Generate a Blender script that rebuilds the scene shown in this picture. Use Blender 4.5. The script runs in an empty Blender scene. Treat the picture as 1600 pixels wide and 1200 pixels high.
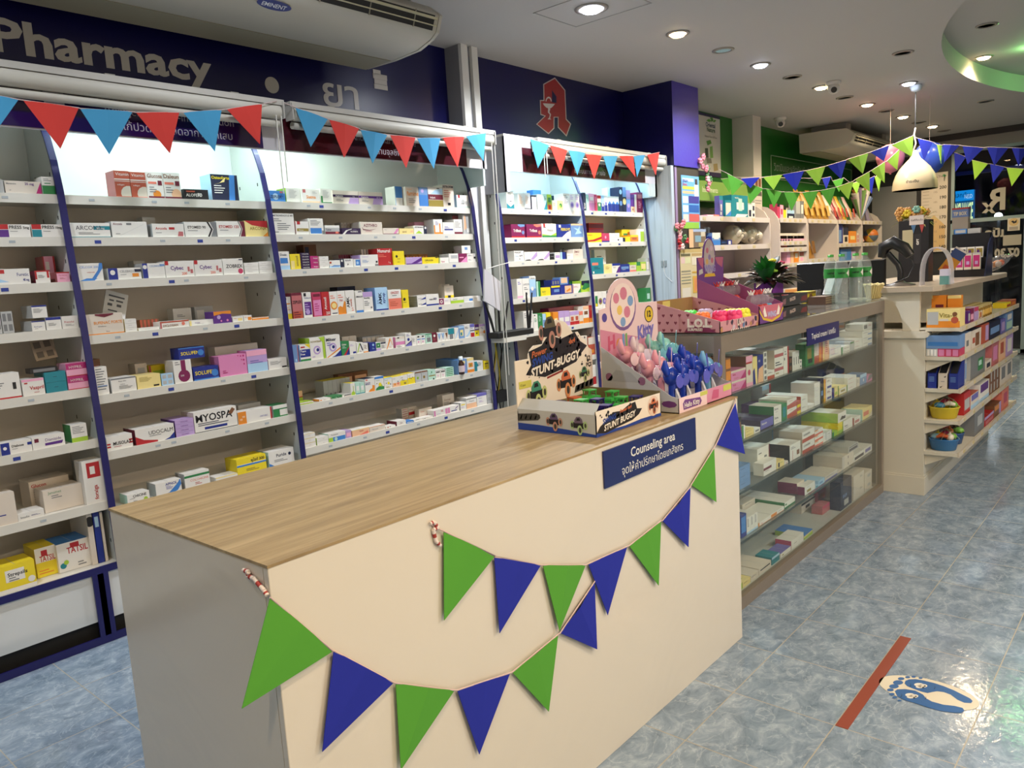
import bpy, math, random
from mathutils import Vector, Matrix
random.seed(7)
scene = bpy.context.scene
col = scene.collection

# ------------------------------------------------------------------ camera
FPX, PITCH, ROLL, YAW, EYE = 1212.07, 0.13978751, -0.06231738, 0.72275972, 1.45
_fw = Vector((-math.sin(YAW) * math.cos(PITCH), math.cos(YAW) * math.cos(PITCH), -math.sin(PITCH)))
_rt = Vector((math.cos(YAW), math.sin(YAW), 0))
_up = _rt.cross(_fw)
CR = math.cos(ROLL) * _rt + math.sin(ROLL) * _up
CU = -math.sin(ROLL) * _rt + math.cos(ROLL) * _up
cam_data = bpy.data.cameras.new('camera')
cam_data.sensor_width = 36.0
cam_data.lens = FPX / 1600 * 36.0
cam_data.clip_start = 0.05
cam = bpy.data.objects.new('camera', cam_data)
m = Matrix.Identity(4)
for i in range(3):
    m[i][0], m[i][1], m[i][2] = CR[i], CU[i], -_fw[i]
m.translation = Vector((0, 0, EYE))
cam.matrix_world = m
col.objects.link(cam)
scene.camera = cam

# ------------------------------------------------------------------ world (night outside) and exposure
world = bpy.data.worlds.new('night_sky')
world.use_nodes = True
world.node_tree.nodes['Background'].inputs[0].default_value = (0.02, 0.025, 0.04, 1)
world.node_tree.nodes['Background'].inputs[1].default_value = 0.6
scene.world = world
vs = scene.view_settings
scene.display_settings.display_device = 'sRGB'
vs.view_transform = 'Standard'
vs.look = 'None'
vs.gamma = 1.0
vs.use_curve_mapping = False
vs.exposure = 0.1
cy = scene.cycles
cy.max_bounces = 7
cy.diffuse_bounces = 4
cy.glossy_bounces = 4
cy.transmission_bounces = 6
cy.transparent_max_bounces = 24
cy.caustics_reflective = False
cy.caustics_refractive = False
cy.sample_clamp_indirect = 4.0
cy.use_denoising = True


# ------------------------------------------------------------------ rays through the lens, used to measure places off the plan
def ray(x, y):
    return CR * ((x - 800) / FPX) - CU * ((y - 600) / FPX) + _fw
EYEV = Vector((0, 0, EYE))
def onx(x, y, X):
    r = ray(x, y); return EYEV + r * (X / r.x)
def ony(x, y, Y):
    r = ray(x, y); return EYEV + r * (Y / r.y)
def onz(x, y, Z):
    r = ray(x, y); return EYEV + r * ((Z - EYE) / r.z)
def onplane(x, y, p, n):
    r = ray(x, y); return EYEV + r * ((Vector(p) - EYEV).dot(n) / r.dot(n))
def proj(P):
    d = Vector(P) - EYEV
    c = d.dot(_fw)
    return 800 + FPX * d.dot(CR) / c, 600 - FPX * d.dot(CU) / c
def y_at(px, X, Z, lo=-3.0, hi=16.0):
    """Y of the point (X, Y, Z) that is seen in column px."""
    for _ in range(50):
        mid = (lo + hi) / 2
        d = Vector((X, mid, Z)) - EYEV
        if d.dot(_fw) < 0.02 or 800 + FPX * d.dot(CR) / d.dot(_fw) < px: lo = mid
        else: hi = mid
    return (lo + hi) / 2
def z_at(py, X, Y):
    a, b = -0.5, 3.5
    for _ in range(40):
        mid = (a + b) / 2
        if proj((X, Y, mid))[1] > py: a = mid
        else: b = mid
    return (a + b) / 2


# ------------------------------------------------------------------ materials
MATS = {}
def lin(c):
    c = c / 255.0
    return c / 12.92 if c <= 0.04045 else ((c + 0.055) / 1.055) ** 2.4
def rgb(h):
    if isinstance(h, str):
        h = h.lstrip('#')
        return tuple(lin(int(h[i:i + 2], 16)) for i in (0, 2, 4)) + (1,)
    return tuple(h) + ((1,) if len(h) == 3 else ())
def mat(h, rough=0.5, metal=0.0, spec=0.5, coat=0.0, emit=None, es=0.0, name=None, trans=0.0, alpha=1.0, sss=0.0):
    key = (h, rough, metal, spec, coat, emit, es, trans, alpha, sss)
    if key in MATS: return MATS[key]
    M = bpy.data.materials.new(name or 'paint_%s' % str(h).strip('#'))
    M.use_nodes = True
    b = M.node_tree.nodes['Principled BSDF']
    b.inputs['Base Color'].default_value = rgb(h)
    b.inputs['Roughness'].default_value = rough
    b.inputs['Metallic'].default_value = metal
    b.inputs['Specular IOR Level'].default_value = spec
    b.inputs['Coat Weight'].default_value = coat
    b.inputs['Transmission Weight'].default_value = trans
    b.inputs['Alpha'].default_value = alpha
    if emit:
        b.inputs['Emission Color'].default_value = rgb(emit)
        b.inputs['Emission Strength'].default_value = es
    MATS[key] = M
    return M
def node_mat(name):
    M = bpy.data.materials.new(name); M.use_nodes = True
    nt = M.node_tree
    return M, nt, nt.nodes['Principled BSDF']
def glass_mat(name, tint=(1, 1, 1), refl=0.06, rough=0.02, dirt_and_sheen=0.0):
    """thin clear sheet: lets light straight through and mirrors more at grazing angles"""
    M = bpy.data.materials.new(name); M.use_nodes = True
    nt = M.node_tree; nt.nodes.clear()
    out = nt.nodes.new('ShaderNodeOutputMaterial')
    tr = nt.nodes.new('ShaderNodeBsdfTransparent'); tr.inputs[0].default_value = tint + (1,)
    gl = nt.nodes.new('ShaderNodeBsdfGlossy'); gl.inputs[0].default_value = (1, 1, 1, 1); gl.inputs['Roughness'].default_value = rough
    fr = nt.nodes.new('ShaderNodeFresnel'); fr.inputs[0].default_value = 1.45
    mx = nt.nodes.new('ShaderNodeMixShader')
    geo = nt.nodes.new('ShaderNodeNewGeometry')
    inv = nt.nodes.new('ShaderNodeMath'); inv.operation = 'SUBTRACT'; inv.inputs[0].default_value = 1.0
    nt.links.new(geo.outputs['Backfacing'], inv.inputs[1])
    pr = nt.nodes.new('ShaderNodeMath'); pr.operation = 'MULTIPLY'
    nt.links.new(fr.outputs[0], pr.inputs[0]); nt.links.new(inv.outputs[0], pr.inputs[1])
    nt.links.new(pr.outputs[0], mx.inputs[0])
    nt.links.new(tr.outputs[0], mx.inputs[1]); nt.links.new(gl.outputs[0], mx.inputs[2])
    last = mx
    if dirt_and_sheen > 0:  # pale diffuse veil: dirt on glass, painted reflections on the bottles
        df = nt.nodes.new('ShaderNodeBsdfDiffuse'); df.inputs[0].default_value = (0.8, 0.8, 0.8, 1)
        m2 = nt.nodes.new('ShaderNodeMixShader'); m2.inputs[0].default_value = dirt_and_sheen
        nt.links.new(mx.outputs[0], m2.inputs[1]); nt.links.new(df.outputs[0], m2.inputs[2]); last = m2
    nt.links.new(last.outputs[0], out.inputs[0])
    return M


# ------------------------------------------------------------------ mesh builder
ORG = {}
_TXT = {}
def text_geo(s, bold=0.0):
    """flat glyph mesh of a line of writing: cap height 1, left end at 0"""
    key = (s, bold)
    if key in _TXT: return _TXT[key]
    cu = bpy.data.curves.new('writing', 'FONT')
    cu.body = s; cu.size = 1.0; cu.resolution_u = 2; cu.offset = bold; cu.fill_mode = 'FRONT'
    ob = bpy.data.objects.new('writing', cu)
    col.objects.link(ob)
    dg = bpy.context.evaluated_depsgraph_get()
    me = ob.evaluated_get(dg).to_mesh()
    vs_ = [(v.co.x, v.co.y) for v in me.vertices]
    fs = [tuple(p.vertices) for p in me.polygons]
    ob.evaluated_get(dg).to_mesh_clear()
    bpy.data.objects.remove(ob); bpy.data.curves.remove(cu)
    if vs_:
        x0 = min(v[0] for v in vs_); x1 = max(v[0] for v in vs_)
        vs_ = [((v[0] - x0) / 0.727, v[1] / 0.727) for v in vs_]
        w = (x1 - x0) / 0.727
    else: w = 0
    _TXT[key] = (vs_, fs, w)
    return _TXT[key]

class MB:
    def __init__(s, T=None):
        s.v, s.f, s.m, s.sm, s.mats, s.T = [], [], [], [], [], T
    def mi(s, M):
        if M not in s.mats: s.mats.append(M)
        return s.mats.index(M)
    def add(s, verts, faces, M, smooth=False):
        o = len(s.v)
        if s.T: verts = [s.T @ Vector(p) for p in verts]
        s.v.extend([tuple(p) for p in verts]); k = s.mi(M)
        for f in faces:
            s.f.append(tuple(i + o for i in f)); s.m.append(k); s.sm.append(smooth)
        return s
    def box(s, x0, x1, y0, y1, z0, z1, M, **fm):
        """fm: other materials for faces xp xn yp yn zp zn"""
        if x0 > x1: x0, x1 = x1, x0
        if y0 > y1: y0, y1 = y1, y0
        if z0 > z1: z0, z1 = z1, z0
        P = [(x0, y0, z0), (x1, y0, z0), (x1, y1, z0), (x0, y1, z0), (x0, y0, z1), (x1, y0, z1), (x1, y1, z1), (x0, y1, z1)]
        F = dict(zn=(0, 3, 2, 1), zp=(4, 5, 6, 7), yn=(0, 1, 5, 4), xp=(1, 2, 6, 5), yp=(2, 3, 7, 6), xn=(3, 0, 4, 7))
        o = len(s.v)
        if s.T: P = [tuple(s.T @ Vector(p)) for p in P]
        s.v.extend(P)
        for k, f in F.items():
            s.f.append(tuple(i + o for i in f)); s.m.append(s.mi(fm.get(k, M))); s.sm.append(False)
        return s
    def poly(s, pts, M):
        return s.add(pts, [tuple(range(len(pts)))], M)
    def prism(s, pts, axis, a, b, M, smooth=False, cap=None):
        """polygon in the plane across axis ('x': pts are (y,z); 'y': (x,z); 'z': (x,y)) swept from a to b"""
        def P(p, t):
            return {'x': (t, p[0], p[1]), 'y': (p[0], t, p[1]), 'z': (p[0], p[1], t)}[axis]
        n = len(pts)
        s.add([P(p, a) for p in pts] + [P(p, b) for p in pts], [(i, (i + 1) % n, n + (i + 1) % n, n + i) for i in range(n)], M, smooth)
        s.add([P(p, a) for p in pts], [tuple(range(n))], cap or M)
        s.add([P(p, b) for p in pts], [tuple(range(n))[::-1]], cap or M)
        return s
    def tube(s, pts, r, M, n=8, smooth=True):
        pts = [Vector(p) for p in pts]
        rs = r if isinstance(r, (list, tuple)) else [r] * len(pts)
        rings = []; u = None
        for i, p in enumerate(pts):
            d = (pts[min(i + 1, len(pts) - 1)] - pts[max(i - 1, 0)])
            if d.length < 1e-9: d = Vector((0, 0, 1))
            d.normalize()
            if u is None:
                u = d.orthogonal().normalized()
            u = (u - d * u.dot(d))
            if u.length < 1e-6: u = d.orthogonal()
            u.normalize(); w = d.cross(u)
            rings.append([p + (u * math.cos(2 * math.pi * k / n) + w * math.sin(2 * math.pi * k / n)) * rs[i] for k in range(n)])
        V = [q for R in rings for q in R]
        F = [(i * n + k, i * n + (k + 1) % n, (i + 1) * n + (k + 1) % n, (i + 1) * n + k) for i in range(len(rings) - 1) for k in range(n)]
        s.add(V, F, M, smooth)
        s.add(rings[0], [tuple(range(n))[::-1]], M); s.add(rings[-1], [tuple(range(n))], M)
        return s
    def lathe(s, prof, M, c=(0, 0, 0), n=20, smooth=True, sx=1.0, sy=1.0):
        V = [(c[0] + r * sx * math.cos(2 * math.pi * k / n), c[1] + r * sy * math.sin(2 * math.pi * k / n), c[2] + z) for r, z in prof for k in range(n)]
        F = [(i * n + k, i * n + (k + 1) % n, (i + 1) * n + (k + 1) % n, (i + 1) * n + k) for i in range(len(prof) - 1) for k in range(n)]
        s.add(V, F, M, smooth)
        for r, z, i in ((prof[0][0], prof[0][1], 0), (prof[-1][0], prof[-1][1], len(prof) - 1)):
            if r > 1e-4:
                t = tuple(range(n))
                s.add([V[i * n + k] for k in range(n)], [t[::-1] if i == 0 else t], M)
        return s
    def ball(s, c, r, M, n=12, k=8):
        r = r if isinstance(r, (list, tuple)) else (r, r, r)
        V = [(c[0], c[1], c[2] - r[2])]
        for i in range(1, k):
            a = -math.pi / 2 + math.pi * i / k
            V += [(c[0] + r[0] * math.cos(a) * math.cos(2 * math.pi * j / n), c[1] + r[1] * math.cos(a) * math.sin(2 * math.pi * j / n), c[2] + r[2] * math.sin(a)) for j in range(n)]
        V.append((c[0], c[1], c[2] + r[2]))
        F = [(0, 1 + (j + 1) % n, 1 + j) for j in range(n)]
        for i in range(k - 2):
            F += [(1 + i * n + j, 1 + i * n + (j + 1) % n, 1 + (i + 1) * n + (j + 1) % n, 1 + (i + 1) * n + j) for j in range(n)]
        L = len(V) - 1
        F += [(L, 1 + (k - 2) * n + j, 1 + (k - 2) * n + (j + 1) % n) for j in range(n)]
        return s.add(V, F, M, True)
    def text(s, t, o, ex, ey, h, M, align='l', maxw=None, bold=0.0, wscale=1.0):
        """flat writing: origin o, reading direction ex, up direction ey, cap height h"""
        vs_, fs, w = text_geo(t, bold)
        if not vs_: return s
        sx = h * wscale
        if maxw and w * sx > maxw: sx = maxw / w
        off = {'l': 0, 'c': -w * sx / 2, 'r': -w * sx}[align]
        o, ex, ey = Vector(o), Vector(ex).normalized(), Vector(ey).normalized()
        return s.add([o + ex * (off + x * sx) + ey * (y * h) for x, y in vs_], fs, M)
    def build(s, name, parent=None, org=None, bevel=0.0):
        """link the collected shapes as ONE mesh object; org (world) becomes its origin"""
        if parent is not None: o = ORG[parent.name]
        else: o = Vector(org) if org is not None else Vector((0, 0, 0))
        me = bpy.data.meshes.new(name)
        me.from_pydata([(p[0] - o[0], p[1] - o[1], p[2] - o[2]) for p in s.v], [], s.f)
        for M in s.mats: me.materials.append(M)
        me.polygons.foreach_set('material_index', s.m)
        me.polygons.foreach_set('use_smooth', s.sm)
        me.update()
        ob = bpy.data.objects.new(name, me)
        col.objects.link(ob)
        if parent is not None: ob.parent = parent
        else: ob.location = o
        ORG[ob.name] = o
        if bevel:
            bv = ob.modifiers.new('edge', 'BEVEL'); bv.width = bevel; bv.segments = 2; bv.limit_method = 'ANGLE'
        return ob

def tag(o, label=None, cat=None, group=None, kind=None):
    if label: o['label'] = label
    if cat: o['category'] = cat
    if group: o['group'] = group
    if kind: o['kind'] = kind
    return o
def thing(name, label, cat, loc, group=None):
    o = bpy.data.objects.new(name, None); col.objects.link(o)
    o.empty_display_size = 0.05
    o.location = loc; ORG[o.name] = Vector(loc)
    return tag(o, label, cat, group)
def struct(name, mb, **k):
    return tag(mb.build(name, **k), kind='structure')
def frame_T(o, ex, ey, ez):
    """local frame -> world matrix"""
    M = Matrix.Identity(4)
    for i in range(3):
        M[i][0], M[i][1], M[i][2], M[i][3] = ex[i], ey[i], ez[i], o[i]
    return M
def rotT(loc, rz):
    return Matrix.Translation(loc) @ Matrix.Rotation(rz, 4, 'Z')
def lamp(name, kind, loc, energy, color, size=0.1, rot=None, parent=None, spot=None, sy=None):
    L = bpy.data.lights.new(name, kind)
    L.energy = energy; L.color = color
    if kind == 'AREA':
        L.shape = 'DISK' if sy is None else 'RECTANGLE'; L.size = size
        if sy: L.size_y = sy
    elif kind in ('POINT', 'SPOT'): L.shadow_soft_size = size
    if spot: L.spot_size = spot; L.spot_blend = 0.6
    ob = bpy.data.objects.new(name, L); col.objects.link(ob)
    if parent is not None:
        ob.parent = parent; ob.location = Vector(loc) - ORG[parent.name]
    else: ob.location = loc
    if rot: ob.rotation_euler = rot
    return ob
# ------------------------------------------------------------------ surfaces of the room
ZC = 2.94          # ceiling
TS = 0.335         # floor tile
def floor_material():
    M, nt, b = node_mat('blue_marble_tile')
    N, L = nt.nodes.new, nt.links.new
    geo = N('ShaderNodeNewGeometry')
    off = N('ShaderNodeVectorMath'); off.operation = 'ADD'; off.inputs[1].default_value = (1.112, -1.963 + TS * 20, 0)
    L(geo.outputs['Position'], off.inputs[0])
    sc = N('ShaderNodeVectorMath'); sc.operation = 'SCALE'; sc.inputs['Scale'].default_value = 1 / TS
    L(off.outputs[0], sc.inputs[0])
    fl = N('ShaderNodeVectorMath'); fl.operation = 'FLOOR'; L(sc.outputs[0], fl.inputs[0])
    fr = N('ShaderNodeVectorMath'); fr.operation = 'FRACTION'; L(sc.outputs[0], fr.inputs[0])
    sep = N('ShaderNodeSeparateXYZ'); L(fr.outputs[0], sep.inputs[0])
    def edge(o):
        a = N('ShaderNodeMath'); a.operation = 'SUBTRACT'; a.inputs[1].default_value = 0.5; L(o, a.inputs[0])
        c = N('ShaderNodeMath'); c.operation = 'ABSOLUTE'; L(a.outputs[0], c.inputs[0])
        return c.outputs[0]
    mxm = N('ShaderNodeMath'); mxm.operation = 'MAXIMUM'; L(edge(sep.outputs[0]), mxm.inputs[0]); L(edge(sep.outputs[1]), mxm.inputs[1])
    gr = N('ShaderNodeMath'); gr.operation = 'GREATER_THAN'; gr.inputs[1].default_value = 0.4945; L(mxm.outputs[0], gr.inputs[0])
    wn = N('ShaderNodeTexWhiteNoise'); wn.noise_dimensions = '3D'; L(fl.outputs[0], wn.inputs['Vector'])
    sh = N('ShaderNodeVectorMath'); sh.operation = 'SCALE'; sh.inputs['Scale'].default_value = 9.0; L(wn.outputs['Color'], sh.inputs[0])
    ad = N('ShaderNodeVectorMath'); ad.operation = 'ADD'; L(geo.outputs['Position'], ad.inputs[0]); L(sh.outputs[0], ad.inputs[1])
    st = N('ShaderNodeVectorMath'); st.operation = 'MULTIPLY'; st.inputs[1].default_value = (1.5, 1.0, 1.0); L(ad.outputs[0], st.inputs[0])
    n1 = N('ShaderNodeTexNoise'); n1.inputs['Scale'].default_value = 11; n1.inputs['Detail'].default_value = 8; n1.inputs['Roughness'].default_value = 0.72; n1.inputs['Distortion'].default_value = 0.6
    L(st.outputs[0], n1.inputs['Vector'])
    cr = N('ShaderNodeValToRGB'); e = cr.color_ramp.elements
    e[0].position, e[0].color = 0.30, rgb('#647689')
    e[1].position, e[1].color = 0.72, rgb('#aab9c9')
    k = cr.color_ramp.elements.new(0.5); k.color = rgb('#8496aa')
    L(n1.outputs[0], cr.inputs[0])
    n2 = N('ShaderNodeTexNoise'); n2.inputs['Scale'].default_value = 6.5; n2.inputs['Detail'].default_value = 6; n2.inputs['Distortion'].default_value = 1.6
    L(st.outputs[0], n2.inputs['Vector'])
    va = N('ShaderNodeMath'); va.operation = 'SUBTRACT'; va.inputs[1].default_value = 0.5; L(n2.outputs[0], va.inputs[0])
    vb = N('ShaderNodeMath'); vb.operation = 'ABSOLUTE'; L(va.outputs[0], vb.inputs[0])
    vc = N('ShaderNodeMapRange'); vc.inputs[1].default_value = 0.0; vc.inputs[2].default_value = 0.016; vc.inputs[3].default_value = 0.34; vc.inputs[4].default_value = 0.0; L(vb.outputs[0], vc.inputs[0])
    m1 = N('ShaderNodeMixRGB'); m1.inputs[2].default_value = rgb('#c9d5e2'); L(vc.outputs[0], m1.inputs[0]); L(cr.outputs[0], m1.inputs[1])
    m2 = N('ShaderNodeMixRGB'); m2.inputs[2].default_value = rgb('#a39f94'); L(gr.outputs[0], m2.inputs[0]); L(m1.outputs[0], m2.inputs[1])
    L(m2.outputs[0], b.inputs['Base Color'])
    rm = N('ShaderNodeMapRange'); rm.inputs[3].default_value = 0.10; rm.inputs[4].default_value = 0.6; L(gr.outputs[0], rm.inputs[0])
    L(rm.outputs[0], b.inputs['Roughness'])
    nb = N('ShaderNodeTexNoise'); nb.inputs['Scale'].default_value = 26; nb.inputs['Detail'].default_value = 4; nb.inputs['Distortion'].default_value = 0.8; L(st.outputs[0], nb.inputs['Vector'])
    bp = N('ShaderNodeBump'); bp.inputs['Strength'].default_value = 0.18; bp.inputs['Distance'].default_value = 0.004; L(nb.outputs[0], bp.inputs['Height'])
    L(bp.outputs[0], b.inputs['Normal'])
    b.inputs['Specular IOR Level'].default_value = 0.5
    return M
def plaster(name, h, rough=0.8, bump=0.05):
    M, nt, b = node_mat(name)
    b.inputs['Base Color'].default_value = rgb(h); b.inputs['Roughness'].default_value = rough
    n = nt.nodes.new('ShaderNodeTexNoise'); n.inputs['Scale'].default_value = 60; n.inputs['Detail'].default_value = 4
    tc = nt.nodes.new('ShaderNodeTexCoord'); nt.links.new(tc.outputs['Object'], n.inputs['Vector'])
    bp = nt.nodes.new('ShaderNodeBump'); bp.inputs['Strength'].default_value = bump; bp.inputs['Distance'].default_value = 0.01
    nt.links.new(n.outputs[0], bp.inputs['Height']); nt.links.new(bp.outputs[0], b.inputs['Normal'])
    return M
M_FLOOR = floor_material()
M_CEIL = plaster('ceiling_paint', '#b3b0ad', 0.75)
M_WALLW = plaster('wall_paint', '#d6d3cd', 0.7)
M_BLUE = plaster('blue_gloss_panel', '#0a0846', 0.3, 0.01)
M_PURP = plaster('purple_gloss_paint', '#48389a', 0.3, 0.12)
M_GREEN = plaster('green_gloss_panel', '#1f6a22', 0.28, 0.02)
M_WHITE = mat('#dcdbd6', 0.4)
M_NAVY = mat('#1d1a5c', 0.35)
M_BLACK = mat('#141414', 0.4)
M_ALU = mat('#a8a49c', 0.38, 0.85)

# floor
struct('floor', MB().box(-3.95, 2.7, -2.6, 12.2, -0.08, 0, M_FLOOR))
# ceiling with an oval recess over the till
def ceiling():
    mb = MB()
    ex, ey, ea, eb = 0.0, 7.9, 1.60, 3.1
    x0, x1, y0, y1 = -3.95, 2.7, -2.6, 12.2
    angs = [2 * math.pi * k / 96 for k in range(96)] + [math.atan2(cy_ - ey, cx_ - ex) % (2 * math.pi) for cx_ in (x0, x1) for cy_ in (y0, y1)]
    angs = sorted(angs)
    inn, out = [], []
    for a in angs:
        c, s = math.cos(a), math.sin(a)
        t = 1 / math.sqrt((c / ea) ** 2 + (s / eb) ** 2)
        inn.append((ex + c * t, ey + s * t))
        tt = min([(x1 - ex) / c if c > 1e-9 else 1e9, (x0 - ex) / c if c < -1e-9 else 1e9, (y1 - ey) / s if s > 1e-9 else 1e9, (y0 - ey) / s if s < -1e-9 else 1e9])
        out.append((ex + c * tt, ey + s * tt))
    n = len(angs)
    V = [(p[0], p[1], ZC) for p in inn] + [(p[0], p[1], ZC) for p in out]
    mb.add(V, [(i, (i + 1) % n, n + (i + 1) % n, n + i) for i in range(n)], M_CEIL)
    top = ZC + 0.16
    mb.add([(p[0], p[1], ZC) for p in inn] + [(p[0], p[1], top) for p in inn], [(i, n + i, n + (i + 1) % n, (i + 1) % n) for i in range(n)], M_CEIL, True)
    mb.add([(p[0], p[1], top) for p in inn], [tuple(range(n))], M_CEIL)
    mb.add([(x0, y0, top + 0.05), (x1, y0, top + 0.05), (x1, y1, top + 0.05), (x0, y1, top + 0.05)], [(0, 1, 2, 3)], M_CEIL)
    struct('ceiling', mb)
ceiling()
# left wall: white behind the shelves, blue gloss panel above them, green further back
struct('wall_left', MB().box(-3.95, -3.84, -2.6, 12.2, 0, ZC, M_WALLW))
struct('trim_1', MB().box(-3.84, -3.76, -2.6, 5.92, 2.36, ZC, M_BLUE))
struct('trim_2', MB().box(-3.84, -3.76, 6.38, 8.05, 2.0, ZC - 0.001, M_GREEN).box(-3.84, -3.762, 6.38, 8.05, 0, 2.0, M_WALLW))
struct('trim_3', MB().box(-3.84, -3.76, 8.25, 11.95, 2.0, ZC - 0.001, M_GREEN).box(-3.84, -3.762, 8.25, 11.95, 0, 2.0, mat('#b9aeb4', 0.6)))
# purple column with the dark casing below
cm = MB().box(-3.84, -3.285, 5.925, 6.38, 2.265, ZC - 0.001, M_PURP, yn=M_BLUE)
struct('column_purple', cm)
struct('column_casing', MB().box(-3.84, -3.30, 5.99, 6.38, 0, 2.262, mat('#3b352f', 0.5)).box(-3.84, -3.298, 5.955, 5.988, 0, 2.262, mat('#8d7a9c', 0.5)))
# pale blue partition at the end of the medicine shelves
pm, nt, b = node_mat('streaked_panel')
nz = nt.nodes.new('ShaderNodeTexNoise'); nz.inputs['Scale'].default_value = 3.5; nz.inputs['Detail'].default_value = 5
mp = nt.nodes.new('ShaderNodeMapping'); mp.inputs['Scale'].default_value = (14, 14, 0.6)
tc = nt.nodes.new('ShaderNodeTexCoord'); nt.links.new(tc.outputs['Object'], mp.inputs[0]); nt.links.new(mp.outputs[0], nz.inputs['Vector'])
cr = nt.nodes.new('ShaderNodeValToRGB'); cr.color_ramp.elements[0].position = 0.25; cr.color_ramp.elements[0].color = rgb('#8b98a3'); cr.color_ramp.elements[1].position = 0.5; cr.color_ramp.elements[1].color = rgb('#a9b6c2')
nt.links.new(nz.outputs[0], cr.inputs[0]); nt.links.new(cr.outputs[0], b.inputs['Base Color']); b.inputs['Roughness'].default_value = 0.5
struct('wall_partition', MB().box(-3.84, -3.29, 5.875, 5.92, 0, 2.262, pm))
# white column
struct('column_white', MB().box(-3.84, -3.53, 8.05, 8.25, 0, ZC - 0.001, mat('#cfc9c2', 0.5)))
# post of the wall between the two shelf runs: two white strips on a grey core
pw = MB().box(-3.76, -3.635, 3.80, 3.955, 0, ZC - 0.001, mat('#7c7c80', 0.5))
pw.box(-3.635, -3.61, 3.80, 3.86, 0, ZC - 0.001, M_WHITE).box(-3.635, -3.61, 3.90, 3.955, 0, ZC - 0.001, M_WHITE)
struct('trim_4', pw)
# rest of the room behind and beside the camera
struct('wall_right', MB().box(2.6, 2.7, -2.6, 12.2, 0, ZC - 0.001, plaster('wall_paint_right', '#e0dad2', 0.7)))
struct('wall_front', MB().box(-3.84, 2.6, -2.6, -2.5, 0, ZC - 0.001, plaster('wall_paint_front', '#d2d4d6', 0.6)))
# street front at the far end: bulkhead, dark door leaf, glazing bars, panes
YB = 12.0
fr = MB().box(-3.84, 2.6, YB, YB + 0.1, 2.72, ZC - 0.001, mat('#8f8a84', 0.6)).box(-3.84, 2.6, YB - 0.03, YB, 2.86, ZC - 0.002, mat('#2b2526', 0.5))
struct('wall_back', fr)
M_GLASS = glass_mat('window_glass')
def pane(name, x0, x1, z0, z1):
    w = MB()
    fm_ = mat('#8fa0a4', 0.4, 0.5)
    w.box(x0, x0 + 0.04, YB, YB + 0.06, z0, z1, fm_).box(x1 - 0.04, x1, YB, YB + 0.06, z0, z1, fm_)
    w.box(x0, x1, YB, YB + 0.06, z1 - 0.04, z1, fm_).box(x0, x1, YB, YB + 0.06, z0, z0 + 0.05, fm_).box(x0, x1, YB, YB + 0.06, 1.76, 1.81, fm_)
    o = struct(name, w)
    g = MB().box(x0 + 0.04, x1 - 0.04, YB + 0.025, YB + 0.031, z0 + 0.05, z1 - 0.04, M_GLASS).build('glass', parent=o)
pane('window_1', -2.5, -1.62, 0.02, 2.72)
pane('window_2', -1.62, -0.4, 0.02, 2.72)
pane('window_3', -0.4, 1.0, 0.02, 2.72)
pane('window_4', 1.0, 2.6, 0.02, 2.72)
dr = MB().box(-3.84, -2.5, YB, YB + 0.06, 0.001, 2.72, mat('#232326', 0.5)).box(-3.5, -2.92, YB - 0.02, YB, 0.02, 2.35, mat('#77787a', 0.5))
struct('door_1', dr)
# ground and a dim house front across the street
struct('ground_outside', MB().box(-8, 8, 12.2, 24, -0.1, -0.02, mat('#26282c', 0.8)))
struct('exterior_wall', MB().box(-8, 8, 20, 20.2, -0.02, 5, mat('#1a1e22', 0.8)))

# lettering and emblems stuck on the blue panel
XL = -3.757
M_LET = mat('#c4c0ba', 0.35)
def wall_point(x, y): return onx(x, y, XL)
pb = wall_point(52, 91); pe = wall_point(318, 131)
pharm = MB()
hgt = (wall_point(48, 38) - wall_point(55, 92)).z
hgt = abs(hgt)
y_end = wall_point(331, 110).y
tw = text_geo('Pharmacy', 0.02)[2] * hgt * 0.95
yl, yr = wall_point(-14, 60).y, wall_point(331, 110).y
pharm.text('Pharmacy', (XL, yl, pb.z + 0.012), (0, 1, 0), (0, 0, 1), hgt * 0.97, M_LET, 'l', bold=0.03, wscale=(yr - yl) / (text_geo('Pharmacy', 0.03)[2] * hgt * 0.97))
o = pharm.build('wall_lettering', org=(XL, wall_point(150, 100).y, pb.z)); tag(o, 'large grey English word on the dark blue panel above the left shelves', 'sign')
th = MB(); p = wall_point(511, 165); q = wall_point(511, 134)
_v, _f, _w = text_geo('ยา', 0.012)
th_h = abs(wall_point(511, 130).z - p.z) / max(v_[1] for v_ in _v)
th.text('ยา', (XL, wall_point(506, 160).y, p.z + 0.004), (0, 1, 0), (0, 0, 1), th_h, M_LET, bold=0.012, wscale=(wall_point(561, 165).y - wall_point(506, 160).y) / (_w * th_h))
tag(th.build('wall_lettering', org=p), 'silver two letter Thai word on the blue panel under the air conditioner', 'sign')
c = wall_point(425, 133); rr = 0.042
tag(MB().prism([(c.y + rr * math.cos(a * math.pi / 16), c.z + 1.0 * rr * math.sin(a * math.pi / 16)) for a in range(32)], 'x', XL - 0.002, XL + 0.001, M_LET).build('wall_dot', org=c), 'grey round dot on the blue panel between the English and Thai words', 'sign')
lg = MB()
for (xa, ya, xb, yb) in ((583, 107, 594, 114), (583, 115, 604, 121), (585, 123, 604, 129), (585, 131, 605, 137)):
    a, b_ = wall_point(xa, yb), wall_point(xb, ya)
    lg.box(XL - 0.002, XL + 0.001, a.y, b_.y, a.z - 0.004, b_.z - 0.012, M_LET)
tag(lg.build('wall_emblem', org=wall_point(594, 130)), 'emblem of short white bars half hidden behind the air conditioner', 'sign')
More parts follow.
